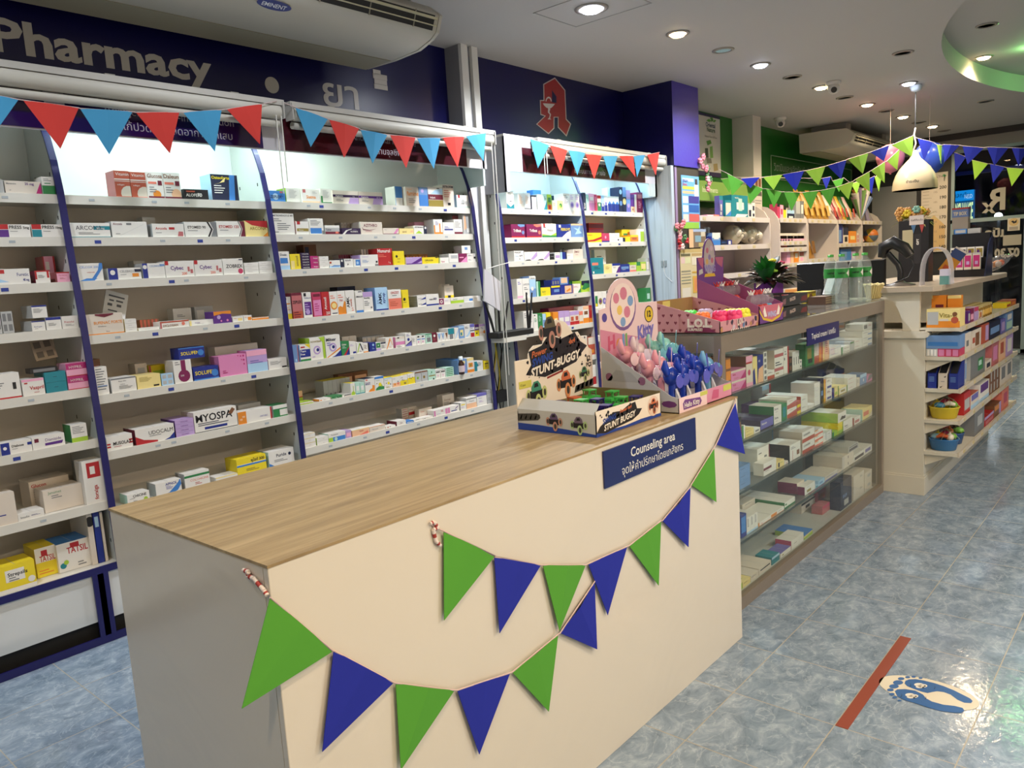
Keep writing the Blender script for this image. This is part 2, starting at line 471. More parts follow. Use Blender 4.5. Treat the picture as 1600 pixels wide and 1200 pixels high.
# red letter A with the cup and snake
def cpt(x, y, dx=0.0): p_ = onx(800 + x / 4, y / 4, XL + dx); return (p_.x, p_.y, p_.z)
em = MB()
outer = [(268, 484), (195, 525), (197, 625), (174, 625), (177, 718), (203, 726), (151, 776), (228, 839), (265, 803), (265, 735), (286, 735), (286, 797), (341, 854), (370, 774), (341, 743), (333, 563)]
inner = [(268, 492), (201, 529), (203, 631), (180, 631), (182, 712), (212, 724), (158, 776), (228, 831), (260, 799), (260, 730), (291, 730), (291, 793), (339, 844), (363, 776), (336, 747), (328, 566)]
em.poly([cpt(*p_, 0.0005) for p_ in outer], mat('#b9b3b4', 0.4))
em.poly([cpt(*p_, 0.001) for p_ in inner], mat('#96262a', 0.4))
em.poly([cpt(*p_, 0.0015) for p_ in ((250, 563), (250, 640), (278, 644), (278, 603))], M_BLUE)
mw = mat('#c8c3c4', 0.4)
em.poly([cpt(*p_, 0.002) for p_ in ((193, 645), (268, 650), (260, 660), (246, 674), (232, 680), (214, 672), (200, 658))], mw)
em.poly([cpt(*p_, 0.002) for p_ in ((226, 676), (240, 680), (234, 700), (244, 715), (238, 740), (246, 747), (222, 745), (232, 735), (236, 716), (224, 702))], mw)
for k in range(9):
    a0, a1 = math.pi * (0.95 - k * 0.1), math.pi * (0.95 - (k + 1) * 0.1)
    f = lambda a, r: cpt(229 + r * math.cos(a) * 1.0, 638 - r * 1.7 * math.sin(a), 0.002)
    em.poly([f(a0, 14), f(a1, 14), f(a1, 20), f(a0, 20)], mw)
tag(em.build('wall_emblem', org=onx(866, 170, XL)), 'red gothic letter A emblem with white cup on the blue panel', 'sign')
# ------------------------------------------------------------------ medicine shelves along the left wall
PZ = [.0, .322, .55, .83, 1.104, 1.373, 1.639, 1.901, 2.032, 2.127, 2.197, 2.25]
PX = [-3.43, -3.433, -3.439, -3.448, -3.463, -3.477, -3.505, -3.526, -3.553, -3.588, -3.626, -3.665]
def shelf_x(z):
    for i in range(len(PZ) - 1):
        if z <= PZ[i + 1]:
            t = (z - PZ[i]) / (PZ[i + 1] - PZ[i]); return PX[i] + t * (PX[i + 1] - PX[i])
    return PX[-1]
M_SHELF = mat('#d8d6cd', 0.35)
M_SIDE = mat('#c9cdc8', 0.4)
bk, nt, b = node_mat('beige_shaded_back_board')
b.inputs['Base Color'].default_value = rgb('#e2d8ca'); b.inputs['Roughness'].default_value = 0.6
M_BACK_SHADED = bk
M_BACK_LIT = mat('#d9dcd8', 0.5)
M_TAG = mat('#2b3f92', 0.5); M_TAGW = mat('#a9b2b8', 0.5); M_HOLE = mat('#20201e', 0.6)
BACKX = -3.82
LV = {0: [1.890, 1.717, 1.533, 1.343, 1.090, 0.873, 0.603], 1: [1.889, 1.715, 1.533, 1.305, 1.051, 0.809, 0.56],
      2: [1.892, 1.725, 1.546, 1.293, 1.069, 0.846, 0.618], 3: [1.896, 1.699, 1.538, 1.284, 1.05, 0.80, 0.57], 4: [1.900, 1.658, 1.412, 1.15, 0.93, 0.72, 0.52]}
BAYY = {0: (-0.35, 1.262), 1: (1.282, 2.222), 2: (2.242, 3.71), 3: (3.99, 4.925), 4: (4.945, 5.83)}
BAYN = {0: 'leftmost bay', 1: 'second bay', 2: 'third bay', 3: 'fourth bay', 4: 'fifth bay'}
def side_profile(x_add=0.0):
    zz = [0.335] + [z for z in PZ if z > 0.34]
    return [(BACKX, 0.335)] + [(shelf_x(z) + x_add, z) for z in zz] + [(BACKX, 2.25)]
def side_panel(root, y, t=0.018, trim=True):
    mb = MB().prism(side_profile(), 'y', y - t / 2, y + t / 2, M_SIDE)
    for z in (0.42, 0.7, 0.95, 1.2, 1.43, 1.62, 1.8, 1.98):
        for fx in (0.05, 0.22):
            xx = shelf_x(z) - fx
            mb.box(xx - 0.004, xx + 0.004, y - t / 2 - 0.0006, y - t / 2, z - 0.008, z + 0.008, M_HOLE)
    o = mb.build('side_panel', root)
    if trim:
        zz = [0.335] + [z for z in PZ if 0.34 < z < 2.2] + [2.21]
        pts = [(shelf_x(z) + 0.001, z) for z in zz] + [(shelf_x(z) + 0.009, z) for z in zz[::-1]]
        tag(MB().prism(pts, 'y', y - 0.018, y + 0.0092, M_NAVY).build('edge_trim', root), 'navy edge trim')
    return o
def bay(i):
    y0, y1 = BAYY[i]
    root = thing('medicine_shelf', {0: 'white medicine shelf bay at the far left, unlit, with navy edge', 1: 'white medicine shelf bay under the painkiller sign, second from left',
        2: 'widest white medicine shelf bay, under the antimicrobial sign', 3: 'white medicine shelf bay with blue glow, just right of the chains',
        4: 'last white medicine shelf bay, beside the pale blue partition'}[i], 'shelf', (-3.6, (y0 + y1) / 2, 0), 'medicine shelf bays on the left wall')
    MB().box(BACKX - 0.015, BACKX, y0 - 0.0005, y1 + 0.0005, 0.335, 1.89, M_BACK_SHADED).box(BACKX - 0.015, BACKX, y0 - 0.0005, y1 + 0.0005, 1.89, 2.36, M_BACK_LIT).build('back_panel', root)  # one board: shaded beige below, lit white above, light put into the colour
    if i in (0, 3): side_panel(root, y0 - 0.0095, trim=(i == 3))
    side_panel(root, y1 + 0.0098)
    if i == 3:   # outer cheek of the unit
        pass
    rnd = random.Random(i)
    for k, z in enumerate(LV[i]):
        xf = shelf_x(z) - 0.006
        mb = MB().box(BACKX, xf - 0.012, y0 + 0.002, y1 - 0.002, z - 0.020, z, M_SHELF)
        mb.box(xf - 0.012, xf, y0 + 0.002, y1 - 0.002, z - 0.036, z + 0.001, M_SHELF)
        sh = mb.build('shelf', root)
        for q in range(4 if y1 - y0 < 1.3 else 6):
            yy = y0 + 0.08 + (y1 - y0 - 0.2) * (q + rnd.random() * 0.7) / (4 if y1 - y0 < 1.3 else 6)
            big = rnd.random() < 0.25
            MB().box(xf, xf + 0.0012, yy, yy + (0.026 if big else 0.022), z - (0.026 if big else 0.022), z - 0.012, M_TAG if big else M_TAGW).build('price_tag', sh)
        for yy in (y0 + 0.002, y1 - 0.014):
            MB().box(xf - 0.045, xf - 0.015, yy, yy + 0.012, z - 0.032, z - 0.0205, mat('#4a4640', 0.5)).build('bracket', sh)
    # base: floor board, white fronts in a navy frame, black recess
    MB().box(BACKX, -3.436, y0, y1 + 0.019, 0.318, 0.335, M_SHELF).build('base_board', root)
    fb = MB().box(-3.436, -3.428, y0, y1 + 0.019, 0.306, 0.336, M_NAVY).box(-3.436, -3.428, y0, y1 + 0.019, 0.001, 0.034, M_NAVY)
    n = 3 if y1 - y0 > 1.3 else 2
    off = -0.09
    ys = [y1 + off - q * (y1 - y0) / 1.0 for q in range(2)]
    for yy in ys: fb.box(-3.436, -3.428, yy - 0.022, yy + 0.022, 0.034, 0.306, M_NAVY)
    fb.build('base_frame', root)
    MB().box(-3.47, -3.44, y0, y1 + 0.019, 0.10, 0.306, mat('#cfd4d6', 0.3)).build('base_front', root)
    MB().box(-3.50, -3.47, y0, y1 + 0.019, 0.0, 0.10, mat('#1a1815', 0.7)).build('plinth', root)
    # canopy that carries the sign and hides the tube lamp
    cx = -3.415
    cl, ch = (y0 - (0.05 if i in (0, 3) else 0)), y1 + (0.05 if i in (2, 4) else 0.0195)
    if i == 4: ch = y1 + 0.035
    ca = MB().box(BACKX, cx, cl, ch, 2.345, 2.36, M_WHITE).box(cx - 0.015, cx, cl, ch, 2.123, 2.345, mat('#c2c0c6', 0.35))
    if i == 2: ca.box(-3.62, cx, y1 + 0.012, y1 + 0.03, 2.02, 2.345, mat('#b6c4c6', 0.4))
    if i == 4: ca.box(-3.62, cx, y1 + 0.002, y1 + 0.03, 2.02, 2.345, mat('#b6c4c6', 0.4)).box(cx - 0.015, cx, y1 - 0.1, y1 + 0.03, 2.02, 2.123, mat('#b6c4c6', 0.4))
    if i == 3: ca.box(-3.80, cx, y0 - 0.05, y0 - 0.035, 1.99, 2.345, mat('#8f8f96', 0.4)).box(cx - 0.015, cx + 0.003, y0 - 0.05, y0 - 0.02, 1.99, 2.345, mat('#c4c4ce', 0.3))
    ca.build('canopy', root)
    return root
BAYS = {i: bay(i) for i in range(5)}

# signs on the canopies
M_SIGN = mat('#23114a', 0.18, name='sign_purple_gloss'); M_SIGN2 = mat('#43161f', 0.18, name='sign_maroon_gloss')
M_STXT = mat('#a9a4ae', 0.4)
def bay_sign(y0, y1, M, l1, l2, lab, ya=None):
    x = -3.4149
    mb = MB().box(x, x + 0.004, y0, y1, 2.128, 2.285, M)
    yc = (y0 + y1) / 2
    mb.text(l1, (x + 0.0045, yc, 2.213), (0, 1, 0), (0, 0, 1), 0.036, M_STXT, 'c', maxw=(y1 - y0) * 0.9)
    mb.text(l2, (x + 0.0045, yc, 2.152), (0, 1, 0), (0, 0, 1), 0.034, M_STXT, 'c', maxw=(y1 - y0) * 0.8)
    tag(mb.build('shelf_sign', org=(x, yc, 2.128)), lab, 'sign', 'category signs above the medicine shelves')
bay_sign(-0.3, 1.215, M_SIGN, 'Hypertension / Heart diseases', 'ยาโรคหัวใจและความดัน', 'dark purple category sign over the leftmost shelf bay')
bay_sign(1.29, 2.164, M_SIGN, 'Analgesic / Anti-inflammation', 'ยาแก้ปวด / ยาลดอาการอักเสบ', 'dark purple painkiller category sign over the second shelf bay')
bay_sign(2.281, 3.576, M_SIGN2, 'Antimicrobial medicine', 'ยาต้านจุลชีพ', 'maroon antimicrobial category sign over the widest shelf bay')
bay_sign(4.117, 5.67, M_SIGN2, 'Respiratory system', 'ยาระบบทางเดินหายใจ', 'dark maroon breathing medicine sign over the fourth and fifth bays')

# tube lamps behind the signs
def tube_lamp(y0, y1, power, lab, color=(0.78, 1.0, 1.0), es=9):
    t = thing('tube_lamp', lab, 'lamp', (-3.5, (y0 + y1) / 2, 2.30))
    e = '#d8fff8' if color[0] > 0.7 else '#a8e4ff'
    MB().box(-3.515, -3.485, y0 - 0.02, y1 + 0.02, 2.318, 2.344, M_WHITE).build('housing', t)
    MB().tube([(-3.5, y0, 2.300), (-3.5, y1, 2.300)], 0.014, mat('#ffffff', 0.4, emit=e, es=es)).build('tube', t)
    L = lamp('tube_light', 'AREA', (-3.5, (y0 + y1) / 2, 2.28), power, color, size=0.03, sy=y1 - y0, parent=t)
tube_lamp(1.36, 2.2, 4.2, 'lit tube lamp hidden behind the painkiller sign')
tube_lamp(2.3, 2.75, 3, 'short lit tube lamp behind the antimicrobial sign', color=(0.82, 1.0, 0.9))
tube_lamp(4.05, 4.9, 4, 'bluish lit tube lamp above the fourth shelf bay', color=(0.62, 0.88, 1.0))
tube_lamp(4.98, 5.75, 4, 'bluish lit tube lamp above the fifth shelf bay', color=(0.62, 0.88, 1.0))

# roller blinds
M_BLIND = mat('#bdbbb1', 0.55); M_RAIL = mat('#b7b5af', 0.35); M_CHAIN = mat('#d6d4cc', 0.4)
def blind(y0, y1, z, lab, chain_y, chain_len, x=-3.36):
    t = thing('roller_blind', lab, 'blind', (x, (y0 + y1) / 2, z))
    MB().box(x - 0.03, x + 0.022, y0, y1, z, z + 0.012, M_RAIL).box(x + 0.018, x + 0.022, y0, y1, z - 0.014, z, M_RAIL).build('rail', t)
    n = max(2, int((y1 - y0) / 0.5))
    for k in range(n):
        yy = y0 + 0.25 + (y1 - y0 - 0.5) * k / max(1, n - 1)
        MB().box(x - 0.02, x + 0.012, yy - 0.02, yy + 0.02, z + 0.012, z + 0.019, mat('#8d8a80', 0.4)).build('clip', t)
    mb = MB()
    mb.tube([(x - 0.005, y0 + 0.02, z - 0.043), (x - 0.005, y1 - 0.02, z - 0.043)], 0.034, M_BLIND, 20)
    mb.build('fabric_roll', t)
    MB().tube([(x - 0.012, y0 + 0.02, z - 0.096), (x - 0.012, y1 - 0.02, z - 0.096)], 0.017, M_BLIND, 14).build('bottom_bar', t)
    for yy in (y0 + 0.004, y1 - 0.012):
        MB().box(x - 0.035, x + 0.03, yy, yy + 0.006, z - 0.075, z + 0.004, M_RAIL).build('end_bracket', t)
    if chain_len:
        for dx in (0.0, 0.028):
            pts = [(x + 0.02, chain_y + dx, z - 0.03 - chain_len * q / 8 * (1 if dx == 0 else 0.86)) for q in range(9)]
            MB().tube(pts, 0.0028, M_CHAIN, 6).build('pull_chain', t)
    return t
blind(-1.0, 2.255, 2.337, 'rolled up white blind over the two leftmost shelf bays', 2.205, 0.40)
blind(2.29, 3.775, 2.337, 'rolled up white blind over the widest shelf bay', 3.735, 1.75)
blind(4.20, 5.895, 2.336, 'rolled up white blind over the fourth and fifth bays', 4.26, 0.22)

# ------------------------------------------------------------------ counselling counter
lam, nt, b = node_mat('cream_laminate')
b.inputs['Base Color'].default_value = rgb('#d6d0c4'); b.inputs['Roughness'].default_value = 0.16
nz = nt.nodes.new('ShaderNodeTexNoise'); nz.inputs['Scale'].default_value = 2.2; nz.inputs['Detail'].default_value = 3; nz.inputs['Distortion'].default_value = 1.2
tc = nt.nodes.new('ShaderNodeTexCoord'); nt.links.new(tc.outputs['Object'], nz.inputs['Vector'])
bp = nt.nodes.new('ShaderNodeBump'); bp.inputs['Strength'].default_value = 0.10; bp.inputs['Distance'].default_value = 0.05
nt.links.new(nz.outputs[0], bp.inputs['Height']); nt.links.new(bp.outputs[0], b.inputs['Normal'])
M_LAM = lam
wd, nt, b = node_mat('oak_laminate')
tc = nt.nodes.new('ShaderNodeTexCoord')
mp = nt.nodes.new('ShaderNodeMapping'); mp.inputs['Scale'].default_value = (16, 0.9, 1)
nt.links.new(tc.outputs['Object'], mp.inputs[0])
nz = nt.nodes.new('ShaderNodeTexNoise'); nz.inputs['Scale'].default_value = 2.2; nz.inputs['Detail'].default_value = 9; nz.inputs['Roughness'].default_value = 0.68; nz.inputs['Distortion'].default_value = 0.9
nt.links.new(mp.outputs[0], nz.inputs['Vector'])
cr = nt.nodes.new('ShaderNodeValToRGB'); e = cr.color_ramp.elements
e[0].position, e[0].color = 0.33, rgb('#87724f'); e[1].position, e[1].color = 0.66, rgb('#b39d75')
k = e.new(0.5); k.color = rgb('#a08a62')
nt.links.new(nz.outputs[0], cr.inputs[0]); nt.links.new(cr.outputs[0], b.inputs['Base Color'])
b.inputs['Roughness'].default_value = 0.33
M_WOOD = wd
CX0, CX1, CY0, CY1, CZ = -1.955, -1.256, 0.715, 2.685, 0.95
t = thing('counselling_counter', 'long cream counter with wood grain top in the middle', 'counter', (-1.6, 1.7, 0))
MB().box(CX0, CX1 - 0.018, CY0 + 0.018, CY1, 0, CZ - 0.006, M_LAM).build('body', t)
MB().box(CX1 - 0.018, CX1, CY0, CY1, 0, CZ - 0.006, M_LAM).build('front_panel', t, bevel=0.002)
MB().box(CX0, CX1 - 0.0185, CY0, CY0 + 0.018, 0, CZ - 0.006, M_LAM).build('end_panel', t)
tag(MB().box(CX0 - 0.004, CX1 + 0.001, CY0 - 0.001, CY1 + 0.001, CZ - 0.006, CZ, M_WOOD).build('counter_top', t), 'wood grain counter top')
# sign on it
sg = MB().box(CX1 + 0.0005, CX1 + 0.006, 1.795, 2.346, 0.822, 0.932, mat('#14235f', 0.3))
M_SW = mat('#dcdcd8', 0.4)
sg.text('Counseling area', (CX1 + 0.0065, 2.07, 0.885), (0, 1, 0), (0, 0, 1), 0.030, M_SW, 'c', bold=0.012, maxw=0.36)
sg.text('จุดให้คำปรึกษาโดยเภสัชกร', (CX1 + 0.0065, 2.07, 0.841), (0, 1, 0), (0, 0, 1), 0.026, M_SW, 'c', maxw=0.44)
tag(sg.build('counter_sign', org=(CX1, 2.07, 0.822)), 'navy counselling area sign on the cream counter front', 'sign')

# ------------------------------------------------------------------ glass display cabinet
GX, GXB, GY0, GY1, GZ = -1.36, -1.86, 2.775, 4.90, 1.165
M_SHG = glass_mat('shelf_glass', (0.94, 0.97, 0.96), dirt_and_sheen=0.05)
M_CABG = glass_mat('cabinet_glass', (0.95, 0.98, 0.97), dirt_and_sheen=0.012)
M_FR = mat('#8f8478', 0.42, 0.35)
M_FR2 = mat('#9c948a', 0.4, 0.5)
cab = thing('display_cabinet', 'aluminium framed glass display cabinet full of creams beyond the counter', 'cabinet', (-1.6, 3.8, 0))
fr = MB()
fr.box(GX - 0.03, GX, GY0, GY1, 1.098, GZ, M_FR).box(GX - 0.03, GX, GY0, GY1, 0.0, 0.055, M_FR).box(GXB, GXB + 0.03, GY0, GY1, 1.098, GZ, M_FR2).box(GXB, GXB + 0.03, GY0, GY1, 0, 0.055, M_FR2)
for yy in (GY0, GY1 - 0.035):
    fr.box(GX - 0.035, GX - 0.001, yy, yy + 0.035, 0.055, 1.098, M_FR).box(GXB, GXB + 0.03, yy, yy + 0.035, 0.055, 1.098, M_FR2)
    fr.box(GXB + 0.03, GX - 0.03, yy, yy + 0.035, 1.098, GZ, M_FR2).box(GXB + 0.03, GX - 0.03, yy, yy + 0.035, 0, 0.055, M_FR2)
fr.build('frame', cab)
MB().box(GXB + 0.03, GX - 0.035, GY0 + 0.035, GY1 - 0.035, 0.012, 0.036, mat('#b8b9b2', 0.35)).build('floor_board', cab)
MB().box(GXB + 0.01, GXB + 0.02, GY0 + 0.035, GY1 - 0.035, 0.055, 1.098, mat('#8c9492', 0.25)).build('back_panel', cab)
MB().box(GXB + 0.001, GX - 0.001, GY0 + 0.001, GY1 - 0.001, GZ, GZ + 0.008, glass_mat('top_glass', (0.92, 0.95, 0.94), dirt_and_sheen=0.06)).build('glass_top', cab)
MB().box(GX - 0.020, GX - 0.014, GY0 + 0.035, GY1 - 0.035, 0.055, 1.098, M_CABG).build('front_pane', cab)
for yy in (GY0 + 0.012, GY1 - 0.018):
    MB().box(GXB + 0.03, GX - 0.035, yy, yy + 0.006, 0.055, 1.098, M_CABG if yy < 3 else mat('#5d605c', 0.3)).build('side_pane', cab)
GLV = [0.912, 0.694, 0.480, 0.263]
for z in GLV:
    s = MB().box(GXB + 0.03, GX - 0.04, GY0 + 0.04, GY1 - 0.04, z - 0.008, z, M_SHG)
    s.box(GX - 0.04, GX - 0.037, GY0 + 0.04, GY1 - 0.04, z - 0.009, z, mat('#34403c', 0.3))
    s.build('glass_shelf', cab)
sg = MB().box(GX - 0.0005, GX + 0.004, 3.66, 4.10, 1.030, 1.112, mat('#1d1f5c', 0.35))
sg.text('Topical cream / ยาครีม', (GX + 0.0045, 3.88, 1.058), (0, 1, 0), (0, 0, 1), 0.026, M_SW, 'c', maxw=0.36, bold=0.012)
tag(sg.build('cabinet_sign', org=(GX, 3.88, 1.03)), 'navy topical cream sign on the glass cabinet front', 'sign')

# ------------------------------------------------------------------ cream till counter with open shelves
M_CREAM = mat('#d2ccbb', 0.4)
IY0, IY1 = 4.93, 6.85
isl = thing('till_counter', 'cream till counter with shelves of sweets on its aisle side', 'counter', (-1.3, 5.5, 0))
w = MB().box(-1.80, -1.148, IY0, IY1, 0.12, 0.94, M_CREAM).box(-1.80, -1.141, IY0 - 0.006, IY1, 0.001, 0.108, M_CREAM).box(-1.80, -1.144, IY0 - 0.003, IY1, 0.108, 0.12, M_CREAM)
w.build('body', isl)
rm = MB()
prof = [(0.0, -0.021), (0.012, -0.021), (0.021, -0.012), (0.021, 0.012), (0.012, 0.021), (0, 0.021)]
# rounded ledge
pts = [(-1.80, 0.941), (-1.148, 0.941), (-1.132, 0.946), (-1.126, 0.96), (-1.132, 0.974), (-1.148, 0.981), (-1.80, 0.981)]
rm.prism(pts, 'y', IY0 - 0.018, 5.0, M_CREAM, False)
rm.build('ledge', isl, bevel=0.006)
# upright with the curved cut
arch = [(-1.179, 0.982), (-1.268, 0.982)]
for k in range(1, 11):
    a = k / 10 * math.pi / 2
    arch.append((-1.40 + 0.132 * math.cos(a) + 0.0, 0.985 + 0.205 * math.sin(a)))
arch += [(-1.40, 1.208), (-1.179, 1.208)]
MB().prism(arch, 'y', IY0, IY0 + 0.03, M_CREAM).build('curved_upright', isl)
# counter top: rounded slab that sweeps outwards
tp = [(-1.43, IY0 - 0.03), (-1.10, IY0 - 0.03), (-1.075, IY0 + 0.05), (-1.07, 5.3), (-1.05, 5.7), (-1.03, 6.2), (-1.03, 6.75), (-1.06, IY1 + 0.05), (-1.80, IY1 + 0.05), (-1.80, 5.6), (-1.44, 5.42)]
tag(MB().prism(tp, 'z', 1.209, 1.238, mat('#b9ab98', 0.3)).build('counter_top', isl, bevel=0.008), 'beige rounded counter top')
MB().box(-1.75, -1.20, 5.5, IY1, 0.982, 1.208, M_CREAM).build('riser', isl)
ILV = [0.999, 0.832, 0.646, 0.462, 0.272]
for k, z in enumerate(ILV):
    s = MB().box(-1.147 if k else -1.178, -0.972, IY0 + 0.001, IY1, z - 0.012, z, M_CREAM).box(-0.972, -0.962, IY0, IY1, z - 0.022, z + 0.006, mat('#c9beab', 0.4)).box(-1.147, -0.972, IY0, IY0 + 0.01, z - 0.02, z - 0.0005, M_CREAM)
    o = s.build('shelf', isl)
    for q in range(7):
        yy = IY0 + 0.1 + q * 0.26
        MB().box(-0.962, -0.959, yy, yy + 0.045, z - 0.016, z + 0.001, mat('#c8b98a', 0.4)).build('price_tag', o)
    if k:
        for yy in (IY0 + 0.02, IY0 + 0.95, IY1 - 0.05):
            MB().prism([(-1.147, z - 0.02), (-1.0, z - 0.0205), (-1.147, z - 0.09)], 'y', yy, yy + 0.004, M_CREAM).build('bracket', o)

# ------------------------------------------------------------------ air conditioners
M_AC = mat('#b9b6aa', 0.35); M_ACD = mat('#17171a', 0.5); M_ACB = mat('#97937f', 0.4)
def ceiling_ac(xb, y0, y1, z0, lab, brand=None, wide=0.62, dotm=None, sgn=1, prof_s=1.0):
    t = thing('air_conditioner', lab, 'air conditioner', (xb + wide / 2, (y0 + y1) / 2, z0))
    pr = [(0.0, 0.0), (0.24, -0.008), (0.45, 0.0), (0.55, 0.028), (0.598, 0.055), (0.632, 0.130), (0.622, 0.142)]
    top = [(0.545, 0.199), (0.30, 0.215), (0.0, 0.215)]
    full = pr + top
    P = [(xb + x * wide / 0.632, z0 + z * prof_s) for x, z in full]
    MB().prism(P, 'y', y0 + 0.02, y1 - 0.02, M_AC, True).build('body', t)
    for a, b_ in ((y0, y0 + 0.02), (y1 - 0.02, y1)):
        MB().prism([(x + 0.006 * (1 if i < 8 else 0), z - 0.002) for i, (x, z) in enumerate(P)], 'y', a, b_, M_AC).build('end_cap', t)
    # outlet: dark slot in the nose with vanes
    U, W = Vector((P[4][0], 0, P[4][1])), Vector((P[5][0], 0, P[5][1]))
    ax = (W - U).normalized(); nv = Vector((ax.z, 0, -ax.x))
    g = MB()
    c0, c1 = U + ax * 0.004 + nv * 0.0015, W - ax * 0.004 + nv * 0.0015
    g.add([(c0.x, y0 + 0.10, c0.z), (c0.x, y1 - 0.045, c0.z), (c1.x, y1 - 0.045, c1.z), (c1.x, y0 + 0.10, c1.z)], [(0, 1, 2, 3)], M_ACD)
    g.build('outlet', t)
    M_V = mat('#c9c6a8', 0.35)
    for f_, hw in ((0.36, 0.0022), (0.78, 0.006)):
        c = U + (W - U) * f_ + nv * 0.006
        MB().box(c.x - 0.003, c.x + 0.003, y0 + 0.09, y1 - 0.03, c.z - hw, c.z + hw, M_V).build('vane', t)
    C, A = (W.x, W.z), (U.x, U.z)
    n = int((y1 - y0) / 0.28)
    for k in range(n):
        yy = y0 + 0.2 + k * 0.28
        MB().add([(U.x, yy, U.z), (U.x + 0.006, yy, U.z), (W.x + 0.004, yy, W.z), (W.x, yy, W.z), (U.x, yy + 0.006, U.z), (U.x + 0.006, yy + 0.006, U.z), (W.x + 0.004, yy + 0.006, W.z), (W.x, yy + 0.006, W.z)], [(0, 1, 2, 3), (7, 6, 5, 4), (1, 5, 6, 2), (0, 3, 7, 4)], mat('#8f8c7c', 0.4)).build('divider', t)
    MB().box(xb + 0.02, xb + 0.24 * wide / 0.632, y0 + 0.03, y1 - 0.03, z0 - 0.012, z0 - 0.009, M_ACB).build('intake_grille', t)
    for yy in (y0 + 0.12, y1 - 0.25):
        MB().box(xb + 0.1, xb + wide * 0.8, yy, yy + 0.16, z0 + 0.2, ZC - 0.001, mat('#8d8b88', 0.5)).build('hanger', t)
    if brand:
        u, v = P[3], P[4]
        d = Vector((v[0] - u[0], 0, v[1] - u[1])).normalized()
        e = Vector((d.z, 0, -d.x))
        c = Vector((u[0], brand[1], u[1])) + e * 0.003 + d * brand[2]
        el = MB()
        el.add([c + Vector((0, 0.085 * math.cos(a * math.pi / 14), 0)) + d * 0.026 * math.sin(a * math.pi / 14) for a in range(28)], [tuple(range(28))], mat('#1c2a78', 0.3))
        el.text(brand[0], c + e * 0.001 - d * 0.011, (0, 1, 0), d, 0.021, mat('#d5d9e2', 0.3), 'c', maxw=0.13, bold=0.015)
        el.build('badge', t)
    return t
ceiling_ac(-3.59, 0.1, 3.0, 2.655, 'big white ceiling air conditioner above the leftmost shelves', brand=('EMINENT', 2.07, -0.018))
ceiling_ac(-3.56, 9.40, 11.15, 2.655, 'white ceiling air conditioner by the green wall at the back', wide=0.62)

# ------------------------------------------------------------------ downlights, cameras, pendant
M_RING = mat('#8d8780', 0.35, 0.3)
M_WARM = mat('#fff2dd', 0.4, emit='#ffd9a0', es=30, name='lamp_warm')
M_COOL = mat('#eef2ff', 0.4, emit='#dfe6ff', es=34, name='lamp_cool')
M_OFF = mat('#8e8a84', 0.4); M_FROST = mat('#bcd0d4', 0.3, emit='#bfe0e4', es=0.5)
def downlight(x, y, kind, lab, power=0, z=ZC, r=0.055, spot=2.75):
    t = thing('downlight', lab, 'ceiling light', (x, y, z), 'downlights in the ceiling')
    n = 24
    ring = MB()
    ring.lathe([(r * 1.42, -0.0005), (r * 1.40, -0.006), (r * 1.05, -0.010), (r, -0.004)], M_RING if kind != 'cool' else M_RING, (x, y, z), n)
    ring.build('trim_ring', t)
    face = {'warm': M_WARM, 'cool': M_COOL, 'off': M_OFF, 'frost': M_FROST}[kind]
    if kind in ('warm', 'cool'):
        MB().lathe([(0.0001, -0.024), (r * 0.7, -0.020), (r * 0.98, -0.006)], face, (x, y, z), n).build('bulb', t)
        c = (1.0, 0.76, 0.48) if kind == 'warm' else (0.90, 0.94, 1.0)
        if power: lamp('downlight_light', 'SPOT', (x, y, z - 0.035), power, c, size=0.05, spot=spot, parent=t)
    else:
        MB().lathe([(0.0001, -0.002), (r * 0.98, -0.004)], face, (x, y, z), n).build('lens', t)
    return t
xr = -2.60
seq = ['cool', 'warm', 'frost', 'cool', 'off', 'warm', 'off', 'warm', 'off', 'warm', 'off', 'warm', 'off']
ordn = ['first', 'second', 'third', 'fourth', 'fifth', 'sixth', 'seventh', 'eighth', 'ninth', 'tenth', 'eleventh', 'twelfth', 'last']
for k, p in enumerate([(924, 13), (1059, 52), (1130, 78), (1188, 101), (1238, 120), (1283, 136), (1320, 152), (1355, 163), (1385, 173), (1411, 182), (1436, 191), (1457, 197), (1475, 204)]):
    P = onz(p[0], p[1], ZC)
    kd = seq[k]
    downlight(P.x, P.y, kd, '%s downlight, %s from the camera in the long ceiling row' % ({'cool': 'lit white', 'warm': 'lit warm', 'frost': 'dim bluish', 'off': 'unlit grey'}[kd], ordn[k]),
              power={'cool': 125, 'warm': 95}.get(kd, 0) * (1.5 if k == 0 else 1), r=0.055 if k else 0.07)
for p, kd, lab in (((1411, 82), 'off', 'unlit grey downlight alone between the row and the oval recess'), ((1540, 158), 'off', 'unlit grey downlight beyond the oval recess')):
    P = onz(p[0], p[1], ZC); downlight(P.x, P.y, kd, lab)
for p, kd, lab in (((1542, 39), 'off', 'unlit greenish downlight inside the oval ceiling recess'), ((1537, 89), 'warm', 'lit warm downlight inside the oval ceiling recess')):
    P = onz(p[0], p[1], ZC + 0.16); downlight(P.x, P.y, kd, lab, 50 if kd == 'warm' else 0, z=ZC + 0.16)
